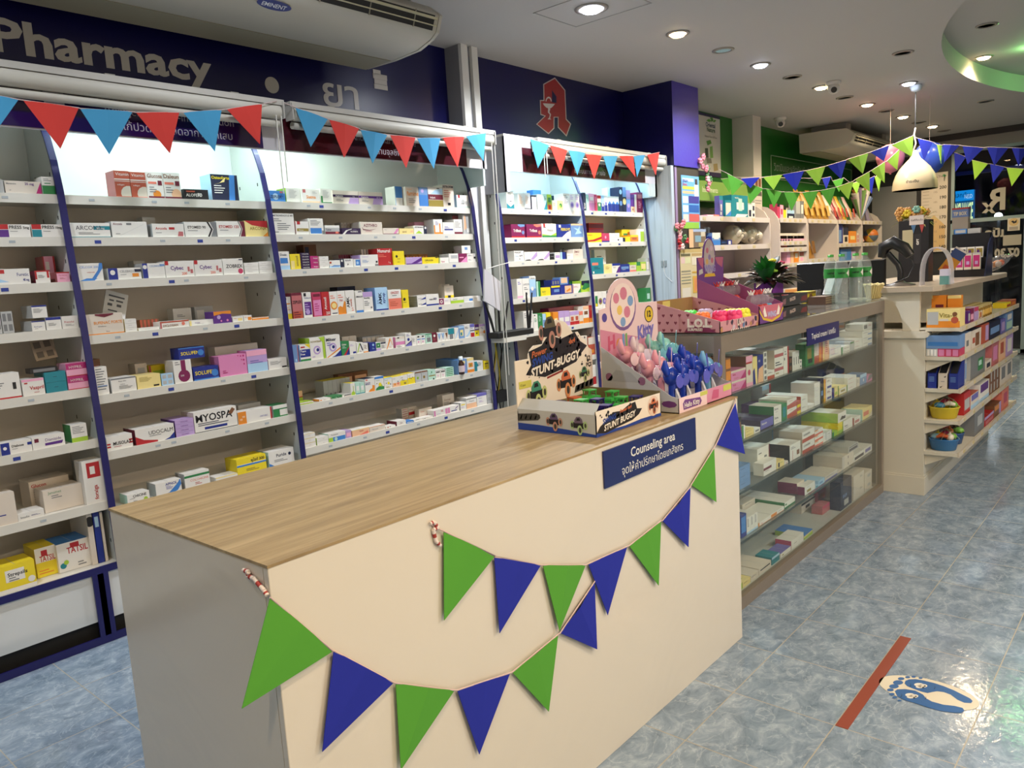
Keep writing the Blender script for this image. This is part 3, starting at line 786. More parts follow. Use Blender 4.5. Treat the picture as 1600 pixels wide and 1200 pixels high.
# service hatch round the first lamp
hp = [onz(x, y, ZC) for x, y in ((833, 20), (900, 42), (1020, 5))]
hx0, hx1, hy0, hy1 = hp[0].x, hp[2].x, hp[0].y, hp[1].y
hm = MB()
for a, b_, c_, d_ in ((hx0, hx1, hy0, hy0 + 0.006), (hx0, hx1, hy1 - 0.006, hy1), (hx0, hx0 + 0.006, hy0, hy1), (hx1 - 0.006, hx1, hy0, hy1)):
    hm.box(a, b_, c_, d_, ZC - 0.003, ZC - 0.0005, mat('#9c9a96', 0.5))
tag(hm.build('trim_5'), kind='structure')
def dome_camera(p, lab):
    P = onz(p[0], p[1], ZC)
    t = thing('security_camera', lab, 'camera', P, 'security cameras under the ceiling')
    MB().lathe([(0.062, -0.0005), (0.062, -0.02), (0.05, -0.028)], mat('#cfcac2', 0.4), P).build('base', t)
    MB().ball((P.x + 0.005, P.y - 0.01, P.z - 0.055), 0.05, mat('#d2cdc5', 0.35), 16, 10).build('housing', t)
    d = (EYEV - (P + Vector((0, 0, -0.055)))).normalized(); d = (d + Vector((0.1, 0, -0.35))).normalized()
    c = P + Vector((0.005, -0.01, -0.055)) + d * 0.038
    MB().tube([c, c + d * 0.014], [0.026, 0.024], M_BLACK, 14).build('lens', t)
dome_camera((1302, 128), 'white dome camera beside a lit downlight in the ceiling row')
dome_camera((1219, 184), 'white dome camera above the green wall near the white column')
# aisle lamps beside and behind the camera; unseen right pair added as shelf fill
for k, (x, y, kd, pw) in enumerate([(-0.15, 0.9, 'warm', 85), (0.55, 2.6, 'warm', 100), (-0.1, -0.6, 'warm', 70), (0.7, 4.6, 'warm', 110), (1.6, 1.2, 'warm', 230), (1.6, 3.6, 'cool', 200), (-2.62, 1.9, 'cool', 30), (-2.62, 0.2, 'cool', 85)]):
    downlight(x, y, kd, '%s downlight outside the picture, %s' % ({'warm': 'warm', 'cool': 'white'}[kd], ['over the aisle by the counter', 'over the aisle by the cabinet', 'behind the viewer', 'over the aisle by the till', 'added as fill over the right side of the shop', 'added as fill over the right side further in', 'between the shelves and the counter', 'over the far left corner'][k]), pw)
# ------------------------------------------------------------------ printed cartons
PAL = {'W': ('#e4e2dc', 'white'), 'w': ('#d9cfc2', 'off-white'), 'g': ('#b4b6b6', 'grey'), 'G': ('#77797c', 'grey'), 'K': ('#1c1c20', 'black'), 'R': ('#b3262b', 'red'),
       'r': ('#e07a66', 'salmon'), 'a': ('#b5553f', 'brick red'), 'B': ('#1f2f86', 'blue'), 'C': ('#1d2440', 'dark blue'), 'b': ('#3f7fc8', 'bright blue'), 's': ('#a9cdea', 'pale blue'),
       'S': ('#6f93c4', 'steel blue'), 'T': ('#1f8290', 'teal'), 't': ('#b4d8c8', 'mint'), 'N': ('#2f8048', 'green'), 'n': ('#a5c83c', 'lime'), 'Y': ('#e8d22a', 'yellow'),
       'y': ('#ead790', 'cream'), 'O': ('#e08a2c', 'orange'), 'o': ('#eabb95', 'peach'), 'P': ('#5a2c82', 'purple'), 'p': ('#b79ccf', 'lilac'), 'M': ('#b32a72', 'magenta'),
       'm': ('#eaa9c4', 'pink'), 'k': ('#d886b6', 'rose pink'), 'D': ('#6a1a30', 'maroon'), 'E': ('#7c5236', 'brown'), 'U': ('#2b1440', 'dark purple'), 'H': ('#7d1f52', 'burgundy'),
       'j': ('#93823a', 'khaki'), 'f': ('#b9696c', 'dusty rose'), 'h': ('#bf3f63', 'raspberry'), 'V': ('#6a66b0', 'periwinkle')}
def card(c): return mat(PAL[c][0], 0.42, name='card_' + PAL[c][1].replace(' ', '_'))
def ordinal(n): return '%d%s' % (n, 'th' if 10 <= n % 100 <= 20 else {1: 'st', 2: 'nd', 3: 'rd'}.get(n % 10, 'th'))
SHN = ['top', 'second', 'third', 'fourth', 'fifth', 'sixth', 'seventh', 'bottom']
def nums(s): return [float(q) for q in s.split(',') if q]
def deco(mb, code, w, h, P, e0):
    """print one element on the face; P(u, v, e) gives the point at u across, v up and e out of the face (metres)"""
    k = code[0]
    e = e0
    txt = None
    body = code[1:]
    if k in 'TBV':
        body, txt = body.split(':', 1); txt = txt.replace('_', ' ')
    c = body[-1]; a = nums(body[:-1])
    M = card(c)
    if k == 't': pts = [(0, 1 - a[0]), (1, 1 - a[0]), (1, 1), (0, 1)]
    elif k == 'b': pts = [(0, 0), (1, 0), (1, a[0]), (0, a[0])]
    elif k == 'l': pts = [(0, 0), (a[0], 0), (a[0], 1), (0, 1)]
    elif k == 'r': pts = [(1 - a[0], 0), (1, 0), (1, 1), (1 - a[0], 1)]
    elif k == 'q': pts = [(a[0], a[1]), (a[2], a[1]), (a[2], a[3]), (a[0], a[3])]
    elif k == 'p': pts = [(a[i], a[i + 1]) for i in range(0, len(a) - 1, 2)]
    elif k == 'o':
        pts = []
        for q in range(14):
            t = 2 * math.pi * q / 14
            pts.append((min(1, max(0, a[0] + a[2] * h / w * math.cos(t))), min(1, max(0, a[1] + a[2] * math.sin(t)))))
    elif k == 'L':
        n = int(a[2]); wd = a[3]
        for q in range(n):
            v = a[1] - q * 0.09
            u1 = a[0] + wd * (0.6 + 0.4 * ((q * 37) % 10) / 10)
            mb.poly([P(a[0], v, e), P(u1, v, e), P(u1, v + 0.035, e), P(a[0], v + 0.035, e)], M)
        return
    elif k in 'TB':
        o, ux, vy = P(a[0], a[1], e), P(1, 0, 0), P(0, 1, 0)
        z = P(0, 0, 0)
        mb.text(txt, o, Vector(ux) - Vector(z), Vector(vy) - Vector(z), a[2] * h, M, maxw=(0.97 - a[0]) * w, bold=0.02 if k == 'B' else 0.0)
        return
    elif k == 'V':
        z = Vector(P(0, 0, 0))
        mb.text(txt, P(a[0], a[1], e), Vector(P(0, 1, 0)) - z, z - Vector(P(1, 0, 0)), a[2] * w, M, maxw=(0.95 - a[1]) * h, bold=0.02)
        return
    if k != 'o' and k != 'p': pts = [(min(1, max(0, u)), min(1, max(0, v))) for u, v in pts]
    mb.poly([P(u, v, e) for u, v in pts], M)
def describe(base, decs, kind='carton'):
    d = '%s %s' % (PAL[base][1], kind)
    nm = {'t': 'top band', 'b': 'lower band', 'l': 'end block', 'r': 'end block', 'q': 'panel', 'p': 'shape', 'o': 'disc'}
    for x in decs:
        if x[0] in nm:
            c = x.split(':')[0][-1]
            if PAL[c][1] != PAL[base][1]:
                return d + ' with %s %s' % (PAL[c][1], nm[x[0]])
    for x in decs:
        if x[0] in 'TBVL':
            c = x.split(':')[0][-1]
            return d + ' with %s print' % PAL[c][1]
    return 'plain ' + d
def carton(name, X, y0, y1, z0, z1, d, base, decs, side=None, top=None, face='x'):
    """a printed carton. face 'x': its front looks along +X at X, spanning y0..y1. face 'y': its front looks along -Y at Y=X, spanning x=y0..y1"""
    mb = MB()
    w, h = y1 - y0, z1 - z0
    B_, S_ = card(base), card(side or base); T_ = card(top or base)
    if face == 'x':
        mb.box(X - d, X, y0, y1, z0, z1, S_, xp=B_, zp=T_)
        P = lambda u, v, e: (X + e, y0 + u * w, z0 + v * h)
        org = (X - d / 2, (y0 + y1) / 2, z0)
        mb.poly([(X - d * 0.97, y0 + w * 0.49, z1 + 0.0002), (X - d * 0.03, y0 + w * 0.49, z1 + 0.0002), (X - d * 0.03, y0 + w * 0.505, z1 + 0.0002), (X - d * 0.97, y0 + w * 0.505, z1 + 0.0002)], card('g'))
    else:
        mb.box(y0, y1, X, X + d, z0, z1, S_, yn=B_, zp=T_)
        P = lambda u, v, e: (y0 + u * w, X - e, z0 + v * h)
        org = ((y0 + y1) / 2, X + d / 2, z0)
    for q, c in enumerate(decs):
        deco(mb, c, w, h, P, 0.0003 + 0.00015 * q)
    return mb.build(name, org=org)
class Row:
    """the cartons of one shelf; pixel columns and rows are measured off the photograph, the depth comes from the shelf"""
    def __init__(s, z, X, where, group, back, kind='medicine_carton', xf=None, zm=None):
        s.z, s.X, s.where, s.group, s.back, s.kind, s.items, s.lim = z, X, where, group, back, kind, [], xf
        s.zmax = zm
    def put(s, text, ox=0, oy=0, sc=1.0):
        for ln in text.strip().splitlines():
            ln = ln.strip()
            if not ln: continue
            f = [q.strip() for q in ln.split('|')] + ['', '', '']
            a = f[0].split(); base = f[1]; decs = f[2].split()
            op = dict(q.split('=') for q in f[3].split())
            ins = float(op.get('i', 0.0)); X = s.X - ins
            px0, px1, yt = ox + float(a[0]) / sc, ox + float(a[1]) / sc, oy + float(a[2]) / sc
            c = int(op.get('c', 1)); n = int(op.get('n', 1))
            ya, yb = y_at(px0, X, s.z), y_at(px1, X, s.z)
            zb = s.z
            if 'yb' in op: zb = max(s.z + 0.01, z_at(oy + float(op['yb']) / sc, X, ya))
            zt = z_at(yt, X, ya)
            if zt < zb + 0.012: zt = zb + 0.012
            if s.zmax: zt = min(zt, s.zmax)
            for k in range(c):
                u0, u1 = ya + (yb - ya) * k / c, ya + (yb - ya) * (k + 1) / c
                s.items.append(dict(X=X, y0=u0 + 0.0006, y1=u1 - 0.0006, z0=zb, z1=zt, d=float(op.get('d', 0.085)), base=base, decs=decs, n=n, side=op.get('s'), top=op.get('tc'), yb='yb' in op))
        return s
    def done(s):
        its = s.items
        if s.lim:
            for a in its: a['y0'], a['y1'] = max(a['y0'], s.lim[0]), min(a['y1'], s.lim[1])
            its = [a for a in its if a['y1'] - a['y0'] > 0.008]
        ov = lambda a, b: a['y0'] < b['y1'] - 0.001 and b['y0'] < a['y1'] - 0.001
        for a in its: a['d'] = min(a['d'], a['X'] - s.back - 0.003)
        fl = sorted([a for a in its if not a['yb']], key=lambda a: (-a['X'], a['y0']))
        keep = []
        for a in fl:                       # nothing may stand inside something else
            for b in keep:
                if not ov(a, b): continue
                if b['X'] - a['X'] > 0.03: b['d'] = min(b['d'], b['X'] - a['X'] - 0.002)
                elif (a['y0'] + a['y1']) > (b['y0'] + b['y1']): a['y0'] = b['y1'] + 0.001
                else: a['y1'] = b['y0'] - 0.001
            if a['y1'] - a['y0'] > 0.006: keep.append(a)
        tops = []
        for a in sorted([q for q in its if q['yb']], key=lambda q: q['z0']):
            sup = [b for b in keep + tops if ov(a, b) and b['X'] - b['d'] < a['X'] - 0.004 and a['X'] - a['d'] < b['X'] - 0.004]
            h = a['z1'] - a['z0']
            a['z0'] = max([b['z1'] for b in sup]) + 0.0006 if sup else s.z
            a['z1'] = a['z0'] + max(0.012, h)
            if not sup:
                if any(ov(a, b) and abs(a['X'] - b['X']) < 0.05 for b in keep): continue
            for b in tops:
                if ov(a, b) and b['z0'] < a['z1'] and a['z0'] < b['z1']: a['bad'] = 1
            if not a.get('bad'): tops.append(a)
        allb = sorted(keep + tops, key=lambda a: (a['y0'] + a['y1']))
        for k, a in enumerate(allb):
            w, h = a['y1'] - a['y0'], (a['z1'] - a['z0']) / a['n']
            nm = s.kind
            for q in range(a['n']):
                o = carton(nm, a['X'], a['y0'], a['y1'], a['z0'] + q * h + 0.0002, a['z0'] + (q + 1) * h - 0.0004, a['d'], a['base'], a['decs'], a['side'], a['top'])
                d = describe(a['base'], a['decs'])
                if a['n'] > 1:
                    lv = 'lowest' if q == 0 else 'topmost' if q == a['n'] - 1 else ordinal(q + 1) + '-lowest'
                    lab = '%s %s, %s pile from left, %s' % (lv, d, ordinal(k + 1), s.where)
                else: lab = '%s, %s from left, %s' % (d, ordinal(k + 1), s.where)
                tag(o, lab, 'box', s.group)
def bay_row(b, k):
    z = LV[b][k] if k < len(LV[b]) else 0.335
    r = Row(z + 0.001, shelf_x(z) - 0.014, '%s shelf, %s' % (SHN[k] if k < len(LV[b]) else 'base', BAYN[b]), 'cartons in the ' + BAYN[b], BACKX,
               xf=(BAYY[b][0] + 0.003, BAYY[b][1] - 0.003), kind='medicine_carton' if b in (0, 1) else 'remedy_carton' if b == 2 else 'pharmacy_carton')
    r.zmax = LV[b][k - 1] - 0.04 if k else 2.3
    return r
# ---- leftmost bay
A = (0, 230, 4.446); B2 = (0, 450, 4.446); C2_ = (0, 650, 2.927)
bay_row(0, 0).put('''
-60 34 220|g|q0,0,.6,.15Y L.1,.8,3,.7G
40 292 230|w|p.84,0,1,0,1,.95,.93,.55M B.04,.72,.12G:Memantine B.55,.7,.2P:20_mg T.1,.2,.1G:28
300 388 203|W|b.5N q.2,.6,.7,.65N L.15,.85,2,.7G L.15,.35,3,.7N
''', *A).done()
bay_row(0, 1).put('''
-2 218 535|W|q0,.62,.3,1R q0,0,.3,.58P B.33,.66,.26K:PRESS B.78,.66,.2K:5mg L.35,.45,1,.4G
228 446 535|W|q0,.62,.3,1R q0,0,.3,.58T B.33,.66,.26K:PRESS B.76,.66,.2K:10mg L.35,.45,1,.4G
''', *A).done()
bay_row(0, 2).put('''
-90 217 850|W|q.3,.7,.42,.95R p0,.1,.5,.15,.3,.35,0,.3s T.7,.52,.22B:Furetic B.83,.18,.18B:40_mg
250 354 858|W|t.1R q0,.3,.12,1R q.8,.4,.95,1R L.2,.6,3,.5G|s=D
400 490 868|m|t.12R T.15,.62,.15R:Carduran L.2,.4,2,.5f|s=f
318 402 758|m|l.1R r.15R q.2,.5,.5,.8W|i=.12 s=f
''', *A).done()
bay_row(0, 3).put('''
-40 20 165|g|q.1,.2,.9,.9G|d=.02 i=.03
24 104 165|g|q.1,.1,.4,.4G q.55,.1,.9,.4G q.1,.55,.4,.9G q.55,.55,.9,.9G|d=.02 i=.03
225 320 232|W|T.15,.35,.16B:Amlopin L.2,.2,1,.4G t.1B|s=g d=.13
325 432 206|W|t.22B L.15,.5,3,.6G|d=.12
435 550 198|W|B.15,.45,.16f:Prenolol L.2,.3,2,.6G
240 346 112|W|t.12B L.1,.7,4,.7G|yb=200 s=g d=.12
''', *B2).done()
bay_row(0, 4).put('''
-90 155 612|W|b.06R q.78,.35,.88,.62K L.1,.7,4,.5G
163 318 640|W|t.15m q.1,.72,.25,.8R B.32,.35,.22R:Vaspril L.5,.15,1,.4f
325 472 590|T|L.4,.5,1,.3C|n=2 d=.12
478 620 528|m|t.48M T.15,.6,.22W:HYPRIL b.06R|n=2 d=.1
235 425 540|K|q.1,.2,.9,.8G|yb=575 i=.01 d=.06
''', *B2).done()
bay_row(0, 5).put('''
12 228 1085|W|l.28B o.13,.55,.14W B.35,.55,.2K:Diabose q.86,.55,1,.78B L.35,.38,1,.3G
230 456 1042|W|q.07,.55,.2,.85D T.4,.52,.24P:Dianizide p.38,.18,.9,.18,.95,.42,.38,.38P
502 614 955|W|b.25n L.1,.85,5,.8G|s=N
''', *B2).done()
bay_row(0, 6).put('''
-40 85 372|w|L.3,.3,1,.5B
208 398 345|w|T.12,.8,.12N:Janumet L.2,.68,2,.3G|i=.03 d=.1
398 494 212|W|q.2,.6,.85,.95R q.35,.68,.6,.86W V.62,.08,.2R:forxiga|d=.08
148 330 305|w|B.05,.78,.12R:Glucon L.1,.6,5,.3G|i=.14 d=.12
20 205 466|W|T.1,.3,.3C:Insulin L.5,.5,2,.4B
''', *C2_).done()
bay_row(0, 7).put('''
-4 172 702|Y|q.22,.38,.72,.82W B.28,.58,.14K:Strepsils b.14W o.88,.3,.12W L.3,.5,2,.3G|d=.12
174 268 612|Y|t.5W B.2,.52,.2R:TATSIL q.3,.7,.6,.9R L.1,.2,2,.8O|i=.07 d=.13
274 418 592|W|B.3,.6,.22R:TATSIL q.42,.78,.7,.95R o.14,.22,.1T o.24,.32,.08n L.6,.2,2,.3G|i=.05 d=.14 tc=b
425 450 452|w|o.5,.85,.1K|d=.2 i=.03
453 482 440|B|q.2,.7,.8,.9s|d=.2 i=.03
484 497 440|w||d=.2 i=.03
''', *C2_).done()
# ---- second bay
D_ = (100, 220, 4.615); E_ = (100, 450, 3.428)
bay_row(1, 0).put('''
378 490 212|a|q0,.66,1,.70W q0,.60,1,.62W o.85,.14,.3w T.1,.82,.12W:Vitamin T.15,.45,.06W:collagen b.04r|s=f i=.01
492 610 222|a|q0,.66,1,.70W q0,.60,1,.62W o.85,.14,.3w T.1,.82,.12W:Vitamin T.15,.45,.06W:collagen b.04r|i=.01
612 728 222|W|B.04,.78,.16E:Glucosa q.06,.54,.58,.63r q.66,.5,.92,.68D o.55,.14,.16O b.07D L.1,.4,3,.5G
730 852 226|W|B.04,.78,.16E:Daleun q.06,.54,.6,.63r q.68,.5,.94,.68D o.7,.18,.2o b.07D L.1,.4,3,.5G
868 1046 346|K|B.08,.28,.3W:ALOFEN B.55,.28,.36W:70 q.1,.7,.45,.85a
1072 1266 238|C|p.62,0,.84,0,.9,1,.7,1b B.04,.82,.12Y:Osteoforte p.1,.62,.5,.72,.55,.9,.3,.66y L.1,.55,4,.45W|s=s d=.1 i=.01
''', *D_).done()
bay_row(1, 1).put('''
50 340 590|W|q.58,.52,1,.78T b.05T T.14,.52,.3C:ARCONA T.66,.56,.16W:60_mg L.2,.3,2,.6G
350 608 580|W|B.05,.78,.13D:Arcoxia q.42,.78,.56,.9G p.2,.1,.9,.82,.91,.82,.21,.1g L.1,.2,1,.2G|s=g
642 872 597|W|B.1,.56,.2R:Arcoxia q.52,.56,.7,.74R p.78,.05,.96,.05,.96,.4,.82,.42f L.1,.3,1,.3G|s=g
875 1106 583|W|p.8,0,1,0,1,1,.8,1,.9,.5G p.7,0,.76,0,.88,.5,.76,1,.7,1,.82,.5K B.1,.56,.18K:ETOMED_90 L.1,.4,1,.5G|s=g
1108 1310 578|W|p.82,0,1,0,1,1,.82,1,.92,.5D p.76,0,.79,0,.9,.5,.79,1,.76,1,.87,.5K B.08,.56,.18R:ETOMED_120 L.1,.4,1,.5G
1312 1474 575|y|p0,1,1,1,1,.55,.7,.62,.3,.72R B.2,.42,.2j:ARCONA p.75,0,1,0,1,.3O
582 676 550|W|L.1,.6,1,.3G|i=.16 d=.06
''', *D_).done()
bay_row(1, 2).put('''
110 290 885|W|T.08,.72,.13b:CELCOX_200 p.45,0,.62,0,1,.7,1,1,.88,1,.8,.6b p0,0,.55,0,.75,.12,.3,.14b T.35,.45,.08R:celecoxib
325 562 920|W|l.28B o.13,.62,.22W T.35,.6,.2G:CELEBREX q.8,.62,1,.86C q.72,.2,.92,.5O L.36,.4,1,.3G|s=g
574 735 884|W|l.22B o.11,.75,.14W T.32,.74,.13S:CELEBREX q.78,.78,1,.92S|s=g
737 945 868|W|q0,.75,.12,1R B.18,.45,.24P:Cybec B.55,.12,.17r:200 p.77,.32,.84,.32,.84,.62,.77,.62f q.86,.2,.95,.45f
947 1150 862|W|q0,.75,.12,1R B.18,.45,.24P:Cybec B.55,.12,.17r:200 p.77,.32,.84,.32,.84,.62,.77,.62f q.86,.2,.95,.45f
1152 1298 850|W|B.15,.42,.22K:ZOBREX o.85,.2,.17h q.8,.88,.98,.95C
1306 1408 880|W|L.2,.5,1,.6G|n=3
1410 1506 870|W|L.2,.5,1,.6G|n=3
516 596 866|W|q.2,.5,.6,.8P|i=.16 d=.06
''', *D_).done()
bay_row(1, 3).put('''
118 325 145|w|b.05O B.2,.5,.14O:BUFENAC_FORTE T.3,.36,.07G:diclofenac T.5,.1,.07D:Siam q.25,.93,.75,1D p.25,.93,.75,.93,.5,.82D|d=.06
330 394 168|W|L.3,.5,1,.5G|n=3 s=y
412 514 172|E|q0,.0,.1,1a q.2,0,.3,1a q.4,0,.5,1a q.6,0,.7,1a q.8,0,.9,1a|i=.07 d=.05
400 512 222|W|L.3,.4,1,.4G|d=.06
516 672 182|W|t.22a q0,0,.06,.8f B.1,.22,.32E:DICLOSIAN o.8,.5,.26r
674 802 176|W|l.08y B.22,.42,.2P:Neosinan L.3,.3,1,.5G|i=.01
806 900 128|P|p0,1,1,1,1,.72,.5,.8,0,.66O o.28,.52,.17p o.76,.22,.1k o.4,.2,.08k
904 962 156|W|q.5,.15,.9,.7y L.1,.7,2,.4O
964 1008 148|W|q.5,.1,.95,.7O L.1,.7,2,.4O
1010 1098 162|O|t.3W
592 690 112|W|L.2,.6,2,.5G|i=.17 d=.06
708 806 102|g|q.1,.2,.5,.8W|i=.17 d=.06
''', *E_).done()
bay_row(1, 4).put('''
168 246 428|W|L.1,.9,9,.8G q.1,.3,.9,.33S|d=.06
258 392 488|W|t.1G T.3,.72,.1K:Ibuprofen T.35,.5,.09G:tablets L.3,.4,3,.6G|s=g d=.1
396 522 472|y|L.1,.8,4,.6j q.68,.08,.92,.2K|d=.11
526 590 462|s|q.1,.1,.4,.4g q.55,.1,.9,.4g q.1,.6,.4,.9g q.55,.6,.9,.9g|d=.03
596 692 392|W|q.42,.3,.68,1H o.55,.3,.27H T.35,.28,.08W:500 L.1,.9,2,.3G|s=w
698 832 430|B|B.06,.42,.3Y:SOLUFEN o.85,.45,.28b q0,0,1,.1b|d=.08
838 985 368|k|o.9,.9,.05M o.8,.9,.04M o.9,.7,.05M o.82,.72,.03M o.7,.93,.03M o.9,.5,.04M L.1,.25,2,.2M
987 1095 338|p|b.4s q.0,.75,1,1m L.15,.5,2,.7V|s=k
1098 1196 382|W|L.1,.7,4,.7G q.72,.06,.98,.2K|d=.06
632 770 362|B|B.08,.36,.3Y:SOLUFEN o.85,.45,.28b t.08b|yb=422 i=.012 d=.08
464 560 418|Y|l.12a q.2,.3,.8,.7n|i=.15 d=.07
392 456 408|w|q.2,.2,.8,.8g|i=.16 d=.07
158 214 385|E|q.2,.2,.8,.8a|i=.15 d=.07
822 1050 318|W|L.2,.5,1,.3K|i=.16 d=.07
''', *E_).done()
bay_row(1, 5).put('''
234 372 802|W|q0,.4,.14,.52R q0,.2,.14,.32R q.86,.5,1,.62R q.86,.3,1,.42R B.24,.34,.24K:MUSOLAX L.25,.2,1,.5f
388 596 762|W|p0,.55,.2,.26,.55,.1,.55,0,0,0R p.72,0,.86,.12,1,.42,1,0B T.34,.52,.26K:UDOCALM L.35,.42,1,.5G|s=D d=.12
602 702 712|p|T.3,.3,.4P:Uricosin|n=4 s=P d=.14
704 932 670|W|B.04,.5,.36K:MYOSPA q.22,.1,.75,.22B L.08,.4,2,.8C p.8,.7,.88,.62,.97,.84,.9,.95E b.03K|s=w d=.12
936 1116 668|W|l.24O r.04R T.64,.3,.14V:ORTISEC q.05,.3,.12,.45o q.12,.5,.2,.65o
1124 1200 632|N|q.45,.1,1,.6W t.3W|s=g
940 1060 630|g|q.1,.1,.4,.4W q.55,.3,.9,.7W|i=.1 d=.08
''', *E_).done()
bay_row(1, 6).put('''
342 462 1112|W|B.26,.62,.26K:CHICINE o.82,.22,.22n L.1,.5,1,.4G T.25,.1,.2K:20's|s=t d=.08
496 634 1052|W|B.38,.7,.2B:APNOL p.1,0,.5,.16,.85,.7,.97,1,1,.6,.85,.2,.6,0b L.4,.6,3,.3V|s=g d=.09
652 785 1000|W|q0,.72,1,.86N T.22,.45,.15r:COLCHICINE L.4,.3,2,.3R|s=g d=.09
815 932 1018|W|t.25y L.5,.3,1,.3B|d=.08
892 1088 932|Y|q0,.52,1,.62b q0,.62,1,.65W B.48,.72,.17K:พูไรด์_300 L.3,.3,2,.5j|d=.11
1102 1236 882|W|B.3,.6,.2C:Puride o.83,.66,.1C p0,0,.45,0,.2,.08,0,.3b L.2,.4,2,.6G|s=s d=.11
''', *E_).done()
# ---- wide third bay
F_ = (420, 270, 7.061); G_ = (590, 270, 7.061); H_ = (430, 430, 8); I_ = (600, 420, 8); J_ = (450, 550, 7.061); K_ = (610, 530, 7.5)
bay_row(2, 0).put('''
-18 188 192|b|o.42,.45,.32s B.1,.32,.26C:ZEPLEX q.68,.8,.86,.96f L.7,.6,3,.2B
198 358 165|W|L.2,.85,7,.6g|s=n i=.01
372 566 178|W|q.06,.74,.22,1f B.24,.32,.24O:Siatma b.1o L.6,.8,2,.3g
580 702 174|W|q0,0,.16,.5N b.08N L.2,.85,6,.6g|i=.01
712 996 190|w|p.58,0,1,0,1,.48,.66,.48p q0,.5,1,.68U B.1,.53,.12W:Augmentin T.78,.53,.1W:1_g L.12,.32,2,.3G
998 1262 205|w|p.55,0,1,0,1,.5,.62,.5p q0,.5,1,.68P B.1,.53,.12W:Augmentin T.74,.53,.1W:625_mg L.12,.32,2,.3G
''', *F_).put('''
200 282 148|W|t.58b l.1s|i=.02
284 316 150|S|t.5V|i=.02
318 464 152|w|B.1,.55,.24O:famine L.2,.35,3,.6G q.1,.85,.5,.9o|d=.06
466 562 156|b|q.0,.6,1,1S o.4,.8,.1p|d=.07
566 728 152|W|p.15,.64,.5,.86,1,.95,1,.64s b.34j q0,.36,1,.62D B.12,.42,.1W:Imiject L.6,.92,1,.3K|d=.08
730 850 128|w|B.04,.86,.1C:ESTROFEM L.1,.72,4,.7f q.4,.08,.66,.2K|s=w
876 1036 242|W|q.14,.76,.26,1R o.5,.45,.2g o.75,.4,.14g L.3,.3,1,.5K b.08t|s=s d=.06
''', *G_).done()
bay_row(2, 1).put('''
46 292 445|W|B.04,.86,.08K:METRONIDAZOLE_400 L.06,.72,2,.4G L.2,.5,4,.7G L.06,.1,1,.3G|s=R d=.09
306 450 534|W|q.1,.76,.34,1R q.06,.24,.96,.46j T.2,.28,.12W:Meiact|d=.08
454 610 502|W|q.06,.05,.86,.4b L.1,.85,4,.8G q.88,0,1,.24G|d=.09
626 786 578|g|b.3D B.05,.42,.2C:Tydox t.3W q.7,.1,.9,.3r|d=.07
812 1016 610|U|p0,0,.12,0,.3,.6,.55,.85,.5,.9,.2,.65W B.45,.32,.26W:NORMAX L.6,.7,1,.3p
806 1004 548|w|L.2,.8,1,.6D|c=6 i=.1 d=.06
1018 1258 540|w|B.14,.6,.24D:AZITHRO p.06,.6,.12,.42,.4,.34,.72,.44,.4,.28,.1,.34D L.2,.2,1,.5f
''', *F_).put('''
62 236 608|w|p.62,0,.8,0,1,.7,1,.95,.9,.9k T.1,.66,.14G:Zycin b.1D
242 402 612|y|B.2,.28,.3E:azmol p.7,.3,.9,.7,.98,.3o
404 512 582|W|p.12,.06,.88,.06,.5,.42n B.06,.74,.16K:AZITHROMAX
516 546 588|C|o.5,.78,.16W|
414 520 542|m|q.3,.3,.6,.7D|i=.1 d=.06
626 722 512|W|q0,0,.14,.6O q.62,.1,.76,.72O b.12O L.2,.8,3,.4V
726 848 545|W|q.12,.32,.9,.44B L.15,.6,2,.5V
850 940 512|W|L.1,.8,5,.8G b.14D
836 930 472|g|t.4f|i=.1 d=.06
950 1042 440|g|p.1,.2,.5,.3,.4,.9,.2,.95o q.5,.1,.9,.3W|i=.02 d=.04
''', *G_).done()
